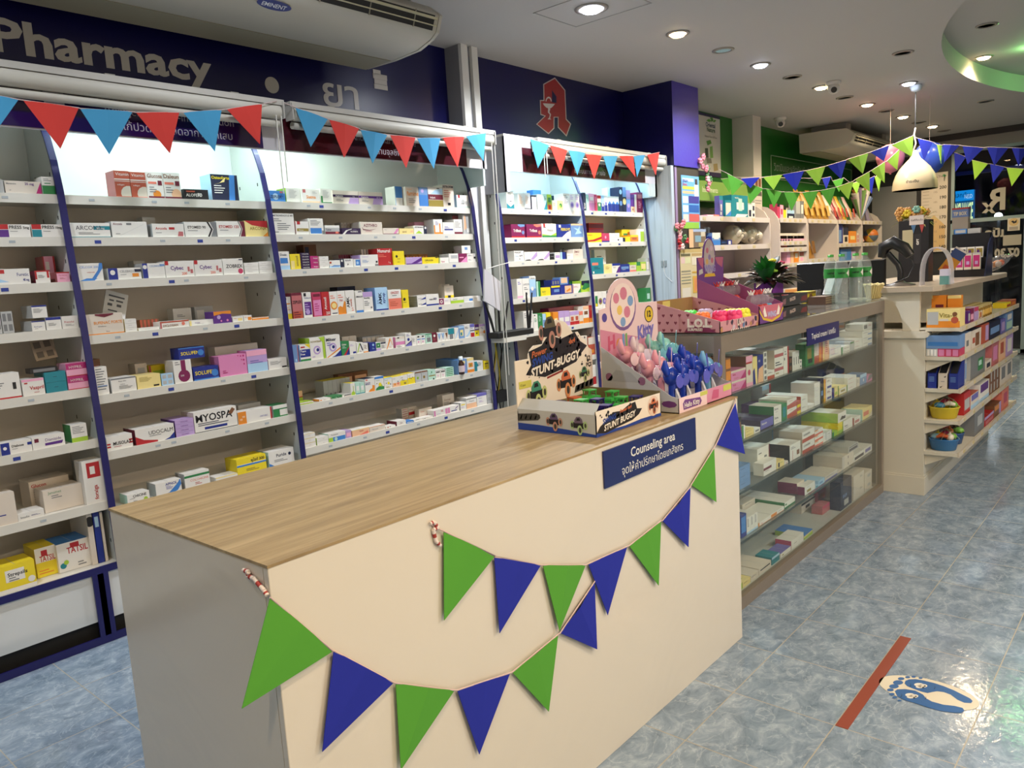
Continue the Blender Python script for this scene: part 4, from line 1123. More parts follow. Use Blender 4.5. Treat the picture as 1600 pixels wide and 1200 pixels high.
bay_row(2, 2).put('''
92 240 868|W|q.16,.34,.84,.64b b.22s B.2,.76,.12C:Doxin|s=s
246 358 896|Y|q.05,.05,.4,.55y V.78,.2,.24j:amoxil|
360 464 882|U|T.2,.25,.5W:DALACIN|n=6
466 552 918|M|T.4,.3,.4W:herpex|n=3
556 668 922|W|l.06f L.4,.5,1,.4G|n=3
672 792 966|W|q.02,.55,.2,.82a b.22s p.1,.1,.9,.1,1,.3,.4,.35S|tc=C d=.09
794 832 950|C|o.5,.78,.14W|
838 936 950|W|B.12,.72,.2C:ISOLIN p.3,.2,.45,.3,.4,.5K
940 1012 952|W|q.3,.15,1,.92b o.6,.5,.2s
1016 1212 905|W|L.1,.8,1,.6p L.1,.5,3,.4S q.8,0,1,.16G q.86,.28,.96,.44K|s=p
780 936 905|w|b.3D t.3D|c=6 i=.1 d=.06
1032 1192 846|w|r.3G|c=5 i=.09 d=.06
404 546 792|E|q.1,.1,.4,.4C q.55,.1,.9,.4C q.1,.55,.4,.9C|i=.17 d=.07
''', *F_).put('''
6 182 834|R|B.03,.76,.2W:Monurol L.06,.6,2,.6r T.7,.14,.1W:3_g b.02D|s=R i=.01
184 302 864|Y|o.28,.62,.1K L.3,.42,1,.5j L.3,.2,1,.4j
316 492 932|W|t.85p p.3,.1,1,.95,1,.5,.7,.16P q0,0,1,.14P L.1,.8,1,.5W
494 674 934|Y|B.16,.4,.26K:CIPFLOCIN q.82,.86,.98,.98C L.2,.2,1,.3j
324 560 900|E|q.2,.5,.8,.8O|c=7 i=.1 d=.05
682 788 936|W|B.2,.14,.28h:Zyxin l.08n
790 894 892|W|q.22,.46,.92,.82g b.06g|s=g
896 990 892|H|p.2,0,1,0,1,.7k q.1,.5,.6,.62m
992 1090 892|W|q.72,.38,.94,.62K L.1,.8,2,.5C L.1,.3,2,.4G
938 1034 798|W|q.32,.45,.66,.8S|yb=885 s=g i=.01 d=.07
''', *G_).done()
bay_row(2, 3).put('''
122 228 274|W|q.1,.85,.38,.98K q.15,.66,.9,.71O b.24Y L.2,.5,2,.7o|i=.01
230 354 224|f|b.28a t.1D B.04,.58,.12K:ZEPLEX L.1,.22,4,.8D|s=D
362 472 216|W|q.16,.84,.44,.97K q.16,.1,.95,.62P o.5,.22,.1p T.2,.74,.08B:Valdoxin L.2,.5,4,.6p
486 592 216|h|q.06,.04,.96,.68k q.1,.82,.92,.93D L.2,.5,4,.6M
598 694 210|R|V.6,.25,.34W:Amoxil B.45,.05,.12W:250
698 792 208|W|o.52,.4,.18O o.52,.4,.12y L.1,.8,2,.7r q.2,.05,.9,.09C
794 892 200|W|p0,0,1,0,1,.5,.85,.58,.6,.3,.3,.36,0,.3O B.22,.55,.09R:750 L.1,.8,2,.7r
896 1006 192|W|V.4,.25,.34K:AMK V.68,.3,.24a:meds L.6,.2,2,.3r|s=w
1020 1110 194|W|b.1b q.4,.92,.9,.96C B.04,.68,.08C:OMNACIN|
1112 1232 212|W|t.25p B.1,.66,.09C:Inoxing L.1,.5,3,.6G o.8,.2,.05G|i=.005
1266 1426 156|s|V.5,.25,.26C:AMK V.76,.3,.22B:syrup b.06B L.1,.4,2,.2S|s=S i=.005 d=.1
802 1026 148|C||i=.17 d=.07
''', *H_).put('''
66 226 264|W|b.55r B.2,.78,.12R:ONZET L.1,.35,3,.7a L.3,.68,1,.6G|
240 318 264|Y|o.3,.48,.09K L.1,.3,1,.8j
422 530 338|W|p.3,.2,1,.7,1,.3B T.1,.4,.2C:capsules|n=2 s=G d=.13
532 690 322|W|b.14B B.24,.48,.18C:oxaciMX o.75,.5,.02b p.5,.8,.8,.6,.7,.4,.85,.6V|
692 832 374|W|q0,0,.42,1H o.2,.48,.3W o.2,.48,.15H L.5,.6,2,.4p
836 1000 366|W|b.5n T.2,.6,.3N:herbal|
1002 1218 350|W|q.3,.2,.5,.6b L.6,.6,1,.3C|
736 834 196|w|L.2,.8,3,.6g|i=.15 d=.03
766 880 214|w|b.45Y p.3,.45,.5,.3,.7,.45K p.3,.38,.5,.2,.7,.38K L.2,.8,3,.6g|i=.1 d=.03
''', *I_).done()
bay_row(2, 4).put('''
206 300 882|S|r.12f q.5,.05,.7,.2s|s=b
320 450 872|W|p.5,1,1,1,1,.72Y q.02,.24,1,.7B b.12N B.06,.54,.12W:Tears B.06,.36,.12W:Free q.1,.8,.5,.88R|s=s
450 636 788|W|r.16n p.6,1,.95,1,.95,.65,.8,.8n o.45,.42,.2p o.45,.42,.13W o.5,.43,.08B o.5,.43,.03K B.06,.78,.08j:NOVATEAR L.1,.12,1,.3p|s=n d=.1
642 828 758|W|p.35,0,1,0,1,.28,.6,.06B p0,0,.1,0,1,.34,1,.42O o.48,.45,.2p o.48,.45,.13W o.52,.46,.08B o.52,.46,.03K B.06,.74,.14C:Miltear L.1,.64,2,.4V|d=.1
836 934 832|N|p.2,0,.6,0,1,.5,1,.6R p.5,0,1,0,1,.5B B.06,.72,.12W:Gislan L.1,.6,2,.6t|s=T
936 1018 836|W|q.48,.05,.96,.2B L.1,.75,2,.6p
1024 1104 846|W|p.05,.1,.2,.1,.6,.9,.45,.95n p.5,.9,.68,.9,1,.25,.85,.2C L.4,.2,2,.4G
1106 1165 852|W|b.1O L.2,.75,5,.6E
1182 1264 846|B|o.6,.72,.14s L.4,.35,2,.4s|s=C
1266 1322 846|W|q.05,.35,.95,.96N o.5,.65,.08W b.25p
1324 1388 842|W|t.18C L.1,.6,5,.8G
1102 1372 776|g|q.1,.5,.9,.9w|c=5 i=.1 d=.06
850 1030 772|w|q.3,.4,.6,.6r|c=2 i=.1 d=.06
''', *H_).put('''
12 120 868|W|p.05,0,.15,0,.75,.9,.55,.95O p.55,.95,.7,.95,.95,.3,.85,.3o L.4,.2,2,.4o|s=w
150 272 856|W|q0,.24,1,.54k t.2w q.2,.85,.4,.97K L.1,.12,2,.6G|s=k i=.004
274 350 806|W|p0,0,1,0,1,.42,0,.1V p0,.1,1,.42,1,.34,0,.05C o.5,.5,.12B L.2,.85,2,.6V|
354 410 848|W|L.1,.75,5,.6G
412 466 842|W|q.2,.82,.7,.98K q.1,.55,.9,.66b o.4,.3,.1k
468 520 836|W|q.2,.82,.7,.98K q.1,.55,.9,.66b o.4,.3,.1k
524 604 816|t|q.2,.14,.8,.6G L.2,.78,2,.6N t.1N
606 666 802|D|o.5,.68,.14W L.2,.4,3,.6f
672 764 806|W|p.1,.95,.5,.15,.9,.95S p.3,.95,.5,.5,.7,.95s|c=2
766 806 796|W|p.1,.95,.6,.15,.9,.95E
808 884 746|W|t.5T p0,.5,.5,.42,1,.5,1,.55T q.2,.08,.78,.5G
888 938 740|W|p.1,.1,.9,.9,.9,.6,.3,.1s
940 1010 722|S|q.24,.2,.8,.7y q.3,.25,.6,.5T t.15s
1012 1080 702|W|p0,.1,.5,.2,1,.6,1,.3,.5,.05s L.1,.8,2,.7K
1082 1138 692|W|q.1,0,.9,.32R q0,.45,1,.52C t.25V L.1,.65,1,.8G
1140 1194 696|Y|t.5P q.1,.6,.9,.75W o.4,.25,.08K
1196 1276 694|W|T.1,.2,.16O:COP o.85,.3,.14O t.2p L.2,.7,2,.5V
''', *I_).done()
bay_row(2, 5).put('''
128 282 567|n|t.62W p0,.62,.3,.48,.7,.55,1,.95,1,.85,.72,.46,.3,.38,0,.52R T.06,.74,.14K:Lansoz|d=.07
346 470 568|W|q.06,.2,.24,.6O T.36,.3,.3E:กระเพาะ|s=O d=.06
482 620 512|N|p.05,.3,.3,.35,.35,.7,.45,.1,.55,.75,.62,.35,.95,.4,.95,.3,.6,.28,.52,.6,.45,.02,.33,.5,.28,.26,.05,.2W r.15W|s=t
626 696 512|W|q0,.5,1,.86K b.08R L.2,.35,1,.6G
698 748 346|W|o.5,.1,.2n V.72,.3,.3n:lemon|tc=Y
752 800 342|t|q.2,.3,.8,.7W b.08T
802 850 338|t|q.2,.3,.8,.7W b.08T
856 964 302|W|p.3,0,.95,0,.98,.42,.75,.48,.72,.25,.5,.18O q.1,.86,.3,.96r B.06,.66,.1B:Propolis B.06,.55,.1B:Mixture|tc=C
966 1064 278|W|t.16b p0,0,1,0,1,.22,.5,.32,.1,.16N o.55,.4,.14Y o.72,.3,.08n T.1,.7,.08N:Propoliz o.2,.5,.04K|
1066 1154 290|W|t.1s o.55,.48,.14Y o.78,.36,.07G o.25,.5,.05K T.1,.75,.08N:Propoliz L.2,.15,2,.6j|tc=Y
1156 1244 280|W|b.4o o.3,.25,.12O o.7,.5,.06K o.7,.3,.12r T.1,.85,.07V:Manuka T.1,.74,.07V:Honey|tc=Y
402 694 325|g|q.3,.05,.7,.2G|c=6 i=.1 tc=Y d=.08
572 892 252|E|q.1,.2,.9,.8o|c=2 i=.18 d=.05
106 168 435|n|t.5o q0,.42,1,.5R|i=.09 d=.06
''', *J_).put('''
118 204 428|W|b.5Y T.1,.72,.1K:Colis o.3,.55,.05K o.5,.5,.05K q.5,.1,.8,.3j|tc=Y
206 292 406|W|b.6Y T.1,.72,.1K:Colis o.3,.55,.05K o.5,.5,.05K o.7,.6,.05K|tc=Y
296 368 388|g|o.4,.42,.14n o.4,.42,.06N t.12E T.2,.72,.08S:ivy
370 442 374|g|o.4,.42,.14j o.4,.42,.06E t.12E T.2,.72,.08S:ivy
446 532 364|t|q.08,.36,.96,.46j o.72,.06,.1K o.5,.75,.08N T.3,.55,.08N:mint|
534 590 364|W|t.12g q.1,.68,.9,.8K o.5,.34,.09m
592 648 356|W|t.12g q.1,.68,.9,.8K o.5,.34,.09m
652 746 338|t|q.1,.3,.9,.7N o.6,.5,.1W|n=5
798 904 246|S|q.2,.2,.8,.62p o.45,.4,.14C o.45,.4,.09W q.15,.68,.8,.88y|d=.2 tc=b
906 984 226|W|t.18y b.2O q.2,.36,.85,.66O o.5,.5,.1j|
990 1088 264|W|l.3T p0,.4,.5,.5,.3,.9,0,1T L.4,.8,4,.5G
1096 1180 258|Y|q.2,.62,.92,.74K L.2,.5,4,.6j|
''', *K_).done()
bay_row(2, 6).put('''
180 312 912|W|t.1y L.4,.5,1,.3f|n=3 d=.08
322 450 950|W|L.5,.4,1,.3G|n=2 s=n d=.1
452 640 908|W|q0,0,.98,.5b q0,0,.25,.5n o.42,.25,.22t T.15,.72,.18C:Cerazette|d=.09 s=t
642 702 872|p|q.1,.2,.9,.7m
706 900 870|o|t.1y p.0,0,.4,0,.9,.5,.95,.2,.9,0r B.42,.55,.22R:Yasmin l.02D|d=.1 tc=W
904 1076 832|w|t.08O T.16,.32,.28G:Marvelon L.7,.8,1,.2h|d=.1 tc=W
1080 1186 838|W|q.15,.2,.3,.7a q.4,.4,.5,.7K|d=.05
''', *J_).put('''
76 184 965|W|B.35,.35,.26D:Triul L.2,.2,1,.5f|s=D d=.09
186 274 965|b|q.1,.3,.9,.5W L.2,.7,1,.5s|d=.05
276 384 955|W|q.2,.75,.6,.9K L.1,.5,1,.7G|d=.05
386 500 930|W|L.1,.5,1,.7G q.1,.3,.2,.6K|d=.05
510 670 838|W|q.02,.05,.14,.9k q.86,.05,1,.9k B.52,.55,.26h:VSL L.2,.3,1,.5V|d=.06
672 810 798|W|q.02,.05,.2,.9k q.3,.2,.78,.34B p.6,.5,.9,.9,.92,.8,.7,.5P|d=.06
818 892 748|W|l.06K q.2,.62,.84,.76Y L.2,.4,2,.6p|s=g
894 1014 692|W|b.46o q0,.84,1,.9K T.32,.58,.15K:Pronol|s=g d=.09
1018 1134 650|W|t.2V T.2,.6,.09B:Provera L.2,.4,2,.5p|tc=V d=.09
1138 1226 600|g|q0,.55,1,.6G L.2,.85,2,.6G|n=2 d=.1
140 215 820|w|q.1,.3,.9,.6f|i=.12 n=5 s=g d=.05
220 312 800|w|q0,.28,1,.55R T.1,.7,.15D:Diane|i=.12 d=.05
340 492 822|w|p.2,0,1,0,1,.48,.7,.3h T.12,.6,.13r:Clarisse|i=.06 d=.04
620 756 660|w|T.15,.62,.13E:Dermal L.1,.5,3,.7G q.75,.15,.95,.25G|i=.09 d=.05
''', *K_).done()
# ---- fourth bay
L_ = (780, 270, 8); M_ = (780, 400, 7.5); N_ = (900, 280, 6)
bay_row(3, 0).put('''
98 190 222|W|p0,0,1,0,1,.28,.5,.1,0,.3T L.2,.9,2,.5G L.4,.4,1,.5C
240 316 250|W|L.2,.8,6,.6o|d=.07
318 396 250|W|L.2,.8,6,.6o b.06C|d=.07
412 470 278|W|t.12C L.2,.8,5,.6S|s=C
486 556 266|W|L.2,.8,5,.6S
558 604 266|t|p0,0,1,0,1,.6T L.2,.8,3,.6C
606 660 268|n|b.36O q.2,.5,.8,.8N q.2,.05,.8,.3R
666 730 342|W|L.2,.7,4,.7o
742 800 346|y|o.5,.5,.24N o.4,.4,.14n
806 884 256|W|t.12w L.1,.85,6,.7G
886 950 258|W|o.45,.34,.18p o.45,.34,.1V L.1,.85,3,.7p
952 1028 258|W|o.45,.34,.18p o.45,.34,.1V L.1,.85,3,.7p
668 722 285|N|t.3C|i=.1 d=.04
436 536 212|b|q.1,.1,.9,.7S|i=.16 d=.06
''', *L_).done()
bay_row(3, 1).put('''
156 326 642|H|p.5,.9,.7,.78,1,.85,1,1,.5,1S o.86,.38,.15S b.1R B.14,.42,.22W:TriBest|d=.08
346 532 642|H|p.5,.9,.7,.78,1,.85,1,1,.5,1r o.86,.38,.15r b.1R B.2,.42,.22W:TriBest|d=.08
540 718 634|W|b.14N p0,.25,.6,.14,1,.35,1,.14,0,.14n q.1,.75,.22,1R T.35,.44,.2K:Vitoza L.1,.7,1,.3D|d=.08
724 898 642|B|p.35,0,1,0,1,.52,.7,.36W q.15,.75,.3,.95W B.3,.5,.22Y:FERROVIT|d=.08
902 1056 636|S|t.12o p.3,.2,.5,.5,.2,.7,.6,.62,.75,.85,.7,.5,.9,.3s|d=.08
''', *L_).done()
bay_row(3, 2).put('''
190 312 975|W|B.05,.76,.16C:PARACAP o.62,.5,.07C o.78,.52,.07C o.55,.2,.06C L.1,.55,2,.4s
318 478 988|W|p.45,.1,.9,.85,1,1,1,.5,.7,.1p p0,0,.55,0,.4,.14,.15,.12K L.15,.8,1,.5s
480 634 984|W|p.45,.1,.9,.85,1,1,1,.5,.7,.1p p0,0,.55,0,.4,.14,.15,.12K L.15,.8,1,.5s
640 690 1012|K|q.1,.5,.9,.6G
700 764 994|W|q.1,.2,.9,.6p L.1,.8,1,.6G
766 846 992|B|l.3s r.2C
850 928 1008|W|L.1,.6,1,.7G
930 1048 955|w|B.08,.62,.22D:ZIMAX L.2,.4,1,.5f
770 926 958|g|r.3C|c=5 i=.1 d=.05
''', *L_).done()
bay_row(3, 3).put('''
216 280 268|W|b.12m L.2,.8,2,.6V|tc=B
282 362 264|W|T.1,.64,.1C:LAMISON o.5,.2,.08C L.2,.5,2,.6G|tc=B
364 438 236|s|t.15W b.4S o.4,.4,.1W T.2,.86,.08C:Neotin
442 488 298|N|l.45t
492 604 374|Y|T.12,.4,.28N:balm L.2,.2,1,.5j
614 716 352|B|t.2Y q.3,.3,.9,.6S
720 862 338|B|q.36,.1,.92,.85o p.45,.3,.8,.6,.85,.4,.55,.2O
866 956 330|W|L.1,.7,2,.7f l.06R p.6,0,1,0,1,.5N
968 1062 292|n|t.4C p0,.3,.4,.8,1,.7,1,.4,.3,.2N
620 716 252|B|q.1,.2,.3,.8G q.4,.2,.6,.8G q.7,.2,.9,.8G|yb=320 d=.07
722 824 244|S|q.1,.2,.8,.9o r.12B|yb=330 d=.07
830 958 290|N|r.25C|c=8 i=.1 d=.05
496 552 282|C|q.1,.1,.9,.5N|i=.1 d=.05
''', *M_).done()
bay_row(3, 4).put('''
292 346 650|W|L.2,.85,3,.6G b.05K
350 404 644|W|L.2,.8,5,.6g
408 458 684|W|q.2,.88,.5,.96K L.2,.7,3,.7N
460 514 674|N|L.2,.8,4,.6t b.1t
516 554 680|s|q.1,.2,.9,.6S
558 610 665|Y|q.2,.3,.8,.5j
640 700 660|O|q.2,.2,.8,.6y
702 832 655|p|q.1,.3,.9,.6W|c=2
834 940 650|w|t.3p b.25R q.2,.3,.8,.6a|c=2
942 986 650|w|t.3r b.2O
988 1056 590|W|b.3O t.2o q.2,.5,.8,.7E
1060 1106 580|R|b.25O q.1,.7,.9,.9a
590 980 615|H|t.4f|i=.09 d=.08
''', *M_).done()
bay_row(3, 5).put('''
700 860 900|a|q.1,.3,.9,.6w|c=2
1050 1132 958|a|t.4w q.2,.1,.8,.3O
900 1040 955|w|b.4r|c=2
''', *M_).done()
bay_row(3, 6).put('''
1060 1140 1290|W|b.4R|
900 1050 1300|w|q.1,.2,.9,.5r|c=2
''', *M_).done()
# ---- fifth bay
bay_row(4, 0).put('''
72 96 125|C|V.7,.1,.5W:facial
100 124 140|t|L.2,.8,4,.6T
126 176 132|m|b.45k q.2,.6,.8,.8W
178 202 142|h|L.2,.8,4,.6m
204 238 150|W|t.2R b.55N o.5,.4,.1W
240 268 152|s|b.5B o.5,.4,.1W
270 298 152|W|b.4B o.5,.5,.1V
302 406 158|W|b.5B p0,.5,.5,.7,1,.5b|c=3
410 440 72|C|o.5,.35,.1S o.5,.8,.1s
442 474 72|C|o.5,.42,.13y t.4S
476 514 102|S|b.3V o.5,.3,.1p t.4p
516 552 142|P|b.32o o.5,.16,.06E
554 576 142|W|r.2h
578 634 122|H|q.1,.7,.9,.9f L.2,.5,4,.6m
304 408 78|W|t.5s q0,.0,1,.3b|i=.09 d=.06
''', *N_).done()
bay_row(4, 1).put('''
106 242 502|Y|p0,.2,.4,.28,1,.6,1,.35,.5,.1,0,.05R T.06,.68,.16R:ENERGY T.3,.12,.12R:drink
244 314 506|h|o.5,.55,.16m b.15B
318 440 545|W|q.6,.3,.7,.6C L.1,.5,1,.4G
442 462 548|C|
466 510 538|Y|
512 584 522|O|t.3Y q.2,.3,.8,.6a
588 640 466|W|q.35,0,1,.8n
318 410 505|W|L.5,.5,1,.4C|yb=545
126 264 410|D|t.2R|n=4 i=.1 d=.07
434 584 470|Y|q.4,.2,.95,.8O q.1,.5,.4,.7N|i=.1 d=.07
''', *N_).done()
bay_row(4, 2).put('''
134 260 738|T|q.16,.54,.62,.7r L.3,.4,2,.5C q.2,.05,.3,.18W|d=.07
264 338 798|y|L.2,.7,4,.6j|s=w
342 416 790|W|t.25B p.45,0,1,0,1,.7,.8,.6P T.15,.5,.16K:BOIS
418 504 798|B|q.1,.4,.9,.7S L.2,.3,1,.6W|tc=N
506 566 806|w|b.25r L.2,.75,3,.7E
570 606 776|n|t.4N
608 658 776|n|q.1,.2,.9,.8y q.2,.1,.4,.2K
660 690 738|g|q.1,.1,.9,.7W
180 286 662|W|L.2,.7,3,.7C|i=.1 d=.03
''', *N_).done()
bay_row(4, 3).put('''
176 212 1058|W|q.2,.1,.85,.75N o.5,.2,.1Y
214 250 1054|W|o.5,.4,.2j o.5,.4,.1P
252 288 1052|W|o.5,.4,.2V o.5,.4,.1p
290 330 1050|W|p.1,0,1,0,1,.9P t.2K
660 702 1020|N|q.2,.2,.8,.6t
''', *N_).done()
# ------------------------------------------------------------------ display boxes on the counter and on the glass cabinet
def star(c, r0, r1, n, P, ph=0.0):
    return [P(c[0] + (r0 if k % 2 else r1) * math.cos(ph + math.pi * k / n), c[1] + (r0 if k % 2 else r1) * math.sin(ph + math.pi * k / n)) for k in range(2 * n)]
def blob(rnd, c, r, n=11, j=0.45):
    return [(c[0] + r * (1 - j * rnd.random()) * math.cos(2 * math.pi * k / n), c[1] + r * (1 - j * rnd.random()) * math.sin(2 * math.pi * k / n)) for k in range(n)]
KR = mat('#e6ddd0', 0.5, name='printed_board'); KRIN = mat('#7a6f4c', 0.65, name='raw_board'); KG = mat('#b9bcba', 0.45, name='grey_board')
INK = mat('#17151c', 0.5); INKB = mat('#1c3f96', 0.5); INKO = mat('#c4683c', 0.5); INKW = mat('#e8e2d8', 0.5); INKG = mat('#4f9a63', 0.5); INKD = mat('#3b3a36', 0.5)
def printed_buggy(mb, P, cx, cy, s, body, tyre):
    """small printed monster truck: cab, chassis and four round tyres"""
    d = [0.0]
    def pl(pts, M):
        a_ = Vector(P(0, 0)); n = (Vector(P(1, 0)) - a_).cross(Vector(P(0, 1)) - a_).normalized()
        d[0] += 0.00012
        mb.poly([Vector(P(cx + x * s, cy + y * s)) + n * d[0] for x, y in pts], M)
    ell = lambda x, y, a, b_: [(x + a * math.cos(2 * math.pi * k / 14), y + b_ * math.sin(2 * math.pi * k / 14)) for k in range(14)]
    pl(ell(-0.95, 0.0, 0.30, 0.52), tyre); pl(ell(-0.98, 0.0, 0.16, 0.3), INKD)
    pl([(-0.8, -0.3), (0.7, -0.35), (0.85, 0.35), (-0.8, 0.35)], INK)
    pl([(-0.6, 0.25), (0.62, 0.3), (0.5, 0.75), (0.2, 1.05), (-0.3, 1.0), (-0.6, 0.6)], body)
    pl([(-0.3, 0.55), (0.25, 0.6), (0.15, 0.9), (-0.22, 0.87)], INK)
    pl(ell(0.95, 0.05, 0.30, 0.52), tyre); pl(ell(0.98, 0.05, 0.15, 0.28), INKD)
    pl(ell(0.15, -0.55, 0.36, 0.6), tyre); pl(ell(0.18, -0.55, 0.19, 0.34), INKD)
# --- buggy display box
bx0, bx1, by0, by1, bz = -1.635, -1.326, 1.872, 2.25, CZ + 0.0006
box = thing('toy_display_box', 'open counter box of twelve toy buggies with tall printed header', 'display box', (-1.48, 2.06, bz))
w = MB().box(bx0, bx1, by0, by1, bz, bz + 0.003, KRIN)
w.box(bx1 - 0.003, bx1, by0, by1, bz, bz + 0.078, KRIN, xp=KR)
w.box(bx0, bx1, by0, by0 + 0.003, bz, bz + 0.068, KRIN, yn=KG)
w.box(bx0, bx1, by1 - 0.003, by1, bz, bz + 0.085, KRIN)
w.box(bx0, bx0 + 0.003, by0, by1, bz, bz + 0.06, KRIN)
w.prism([(by0 + 0.001, bz + 0.068), (by0 + 0.03, bz + 0.098), (by0 + 0.031, bz + 0.096), (by0 + 0.004, bz + 0.066)], 'x', bx0, bx1 - 0.006, KG)
rnd = random.Random(3)
# print on the end wall
e = by0 - 0.0004
P = lambda u, v: (bx0 + u, e, bz + v)
W_, H_ = bx1 - bx0, 0.066
w.poly([P(0, 0), P(W_, 0), P(W_, 0.008), P(0.19, 0.016), P(0.09, 0.021), P(0, 0.022)], INKB)
P = lambda u, v: (bx0 + u, e - 0.0002, bz + v)
w.poly([P(0.002, 0.028), P(0.085, 0.036), P(0.095, 0.044), P(0.093, 0.054), P(0.08, 0.058), P(0.002, 0.052)], INKD)
for k in range(4): w.poly([P(0.01 + k * 0.02, 0.035 + k * 0.001), P(0.016 + k * 0.02, 0.035 + k * 0.001), P(0.021 + k * 0.02, 0.050 + k * 0.0008), P(0.016 + k * 0.02, 0.047 + k * 0.0008)], KG)
P = lambda u, v: (bx0 + u, e - 0.0004, bz + v)
printed_buggy(w, P, 0.15, 0.036, 0.026, mat('#5b4a6e', 0.5), mat('#b98a78', 0.5)); printed_buggy(w, P, 0.245, 0.032, 0.026, mat('#6a5a70', 0.5), mat('#a6c48a', 0.5))
# print on the front wall
e2 = bx1 + 0.0004
P = lambda u, v: (e2, by0 + u, bz + v)
w.poly([P(0.0, 0.0), P(0.378, 0.0), P(0.378, 0.01), P(0.25, 0.012), P(0.16, 0.008), P(0, 0.012)], INKB)
P = lambda u, v: (e2 + 0.0002, by0 + u, bz + v)
w.poly([P(0.0, 0.012), P(0.02, 0.03), P(0.06, 0.045), P(0.09, 0.062), P(0.14, 0.058), P(0.18, 0.070), P(0.22, 0.074), P(0.23, 0.05), P(0.26, 0.046), P(0.24, 0.03), P(0.2, 0.018), P(0.12, 0.012), P(0.05, 0.004)], INK)
for k in range(16): w.poly([P(*q) for q in blob(rnd, (0.02 + rnd.random() * 0.24, 0.03 + rnd.random() * 0.045), 0.004 + 0.004 * rnd.random(), 6)], INK)
P = lambda u, v: (e2 + 0.0005, by0 + u, bz + v)
sl = Vector((0, 1, 0.10)).normalized()
w.text('SWING', P(0.035, 0.034), sl, (0, 0.1, 1), 0.016, INKB, bold=0.03, maxw=0.1); w.text('Power 4x4', P(0.13, 0.052), sl, (0, 0.2, 1), 0.011, INKO, bold=0.03, maxw=0.09)
w.text('STUNT BUGGY', P(0.04, 0.012), sl, (0, 0.15, 1), 0.019, INKW, bold=0.03, maxw=0.21)
w.poly([P(0.33 + 0.035 * math.cos(k * math.pi / 8), 0.042 + 0.034 * math.sin(k * math.pi / 8)) for k in range(16)], mat('#dfc6b4', 0.5))
P = lambda u, v: (e2 + 0.0007, by0 + u, bz + v)
printed_buggy(w, P, 0.33, 0.042, 0.024, INKO, mat('#a9583a', 0.5))
w.build('tray', box)
# header card
hy0, hy1 = by0 + 0.004, 2.305
hx = bx0 - 0.001
sil = [(hy0, bz + 0.002), (hy1, bz + 0.002), (hy1, bz + 0.212), (hy1 - 0.02, bz + 0.222), (hy1 - 0.035, bz + 0.25), (hy1 - 0.06, bz + 0.262), (hy1 - 0.08, bz + 0.285), (hy1 - 0.11, bz + 0.283), (hy1 - 0.125, bz + 0.30), (hy1 - 0.15, bz + 0.325), (hy1 - 0.20, bz + 0.338), (hy1 - 0.25, bz + 0.325), (hy1 - 0.275, bz + 0.29), (hy1 - 0.28, bz + 0.262), (hy1 - 0.33, bz + 0.262), (hy1 - 0.35, bz + 0.25), (hy1 - 0.36, bz + 0.235), (hy1 - 0.36, bz + 0.222), (hy0, bz + 0.222)]
h = MB().prism(sil, 'x', hx - 0.004, hx, KR)
e3 = hx + 0.0004
def HP(d=0.0): return lambda u, v: (e3 + d, hy0 + u, bz + v)
P = HP()
h.poly([P(0, 0.004), P(0.429, 0.004), P(0.429, 0.05), P(0.3, 0.045), P(0.2, 0.06), P(0.1, 0.04), P(0, 0.014)], INKB)
h.poly([P(0.31, 0.07), P(0.429, 0.082), P(0.429, 0.108), P(0.32, 0.095)], INKD)
for k in range(4): h.poly([P(0.325 + k * 0.026, 0.077 + k * 0.0028), P(0.34 + k * 0.026, 0.079 + k * 0.0028), P(0.345 + k * 0.026, 0.098 + k * 0.0028), P(0.33 + k * 0.026, 0.094 + k * 0.0028)], KG)
h.poly([P(0.05, 0.17), P(0.08, 0.2), P(0.07, 0.245), P(0.14, 0.258), P(0.18, 0.29), P(0.25, 0.27), P(0.33, 0.285), P(0.36, 0.25), P(0.4, 0.23), P(0.36, 0.205), P(0.33, 0.18), P(0.25, 0.165), P(0.15, 0.15)], INK)
rnd = random.Random(8)
for k in range(46): h.poly([P(*q) for q in blob(rnd, (0.03 + rnd.random() * 0.38, 0.15 + rnd.random() * 0.13), 0.003 + 0.008 * rnd.random() ** 2, 6)], INK)
P = HP(0.0004)
sl = Vector((0, 1, 0.13)).normalized()
h.text('Power', P(0.085, 0.222), sl, (0, 0.2, 1), 0.022, INKO, bold=0.02, maxw=0.1); h.text('4x4', P(0.29, 0.246), sl, (0, 0.2, 1), 0.018, INKO, bold=0.03, maxw=0.06)
h.text('SWING', P(0.085, 0.193), sl, (0, 0.1, 1), 0.025, INKB, bold=0.04, maxw=0.14); h.text('STUNT-BUGGY', P(0.075, 0.158), sl, (0, 0.15, 1), 0.030, INKW, bold=0.04, maxw=0.28)
h.text('12', P(0.395, 0.176), (0, 1, 0), (0, 0, 1), 0.018, INK, bold=0.04); h.text('PCS', P(0.39, 0.155), (0, 1, 0), (0, 0, 1), 0.014, INK, bold=0.04, maxw=0.035)
h.poly([P(0.16, 0.142), P(0.25, 0.156), P(0.25, 0.163), P(0.16, 0.149)], mat('#8c2b28', 0.5))
printed_buggy(h, P, 0.19, 0.30, 0.05, mat('#59523f', 0.5), mat('#b08074', 0.5)); printed_buggy(h, P, 0.10, 0.098, 0.044, mat('#3f8a72', 0.5), mat('#bcc884', 0.5)); printed_buggy(h, P, 0.265, 0.112, 0.044, mat('#c56a45', 0.5), mat('#d08a5c', 0.5)); printed_buggy(h, P, 0.375, 0.130, 0.026, mat('#3d7a5a', 0.5), mat('#aab97c', 0.5))
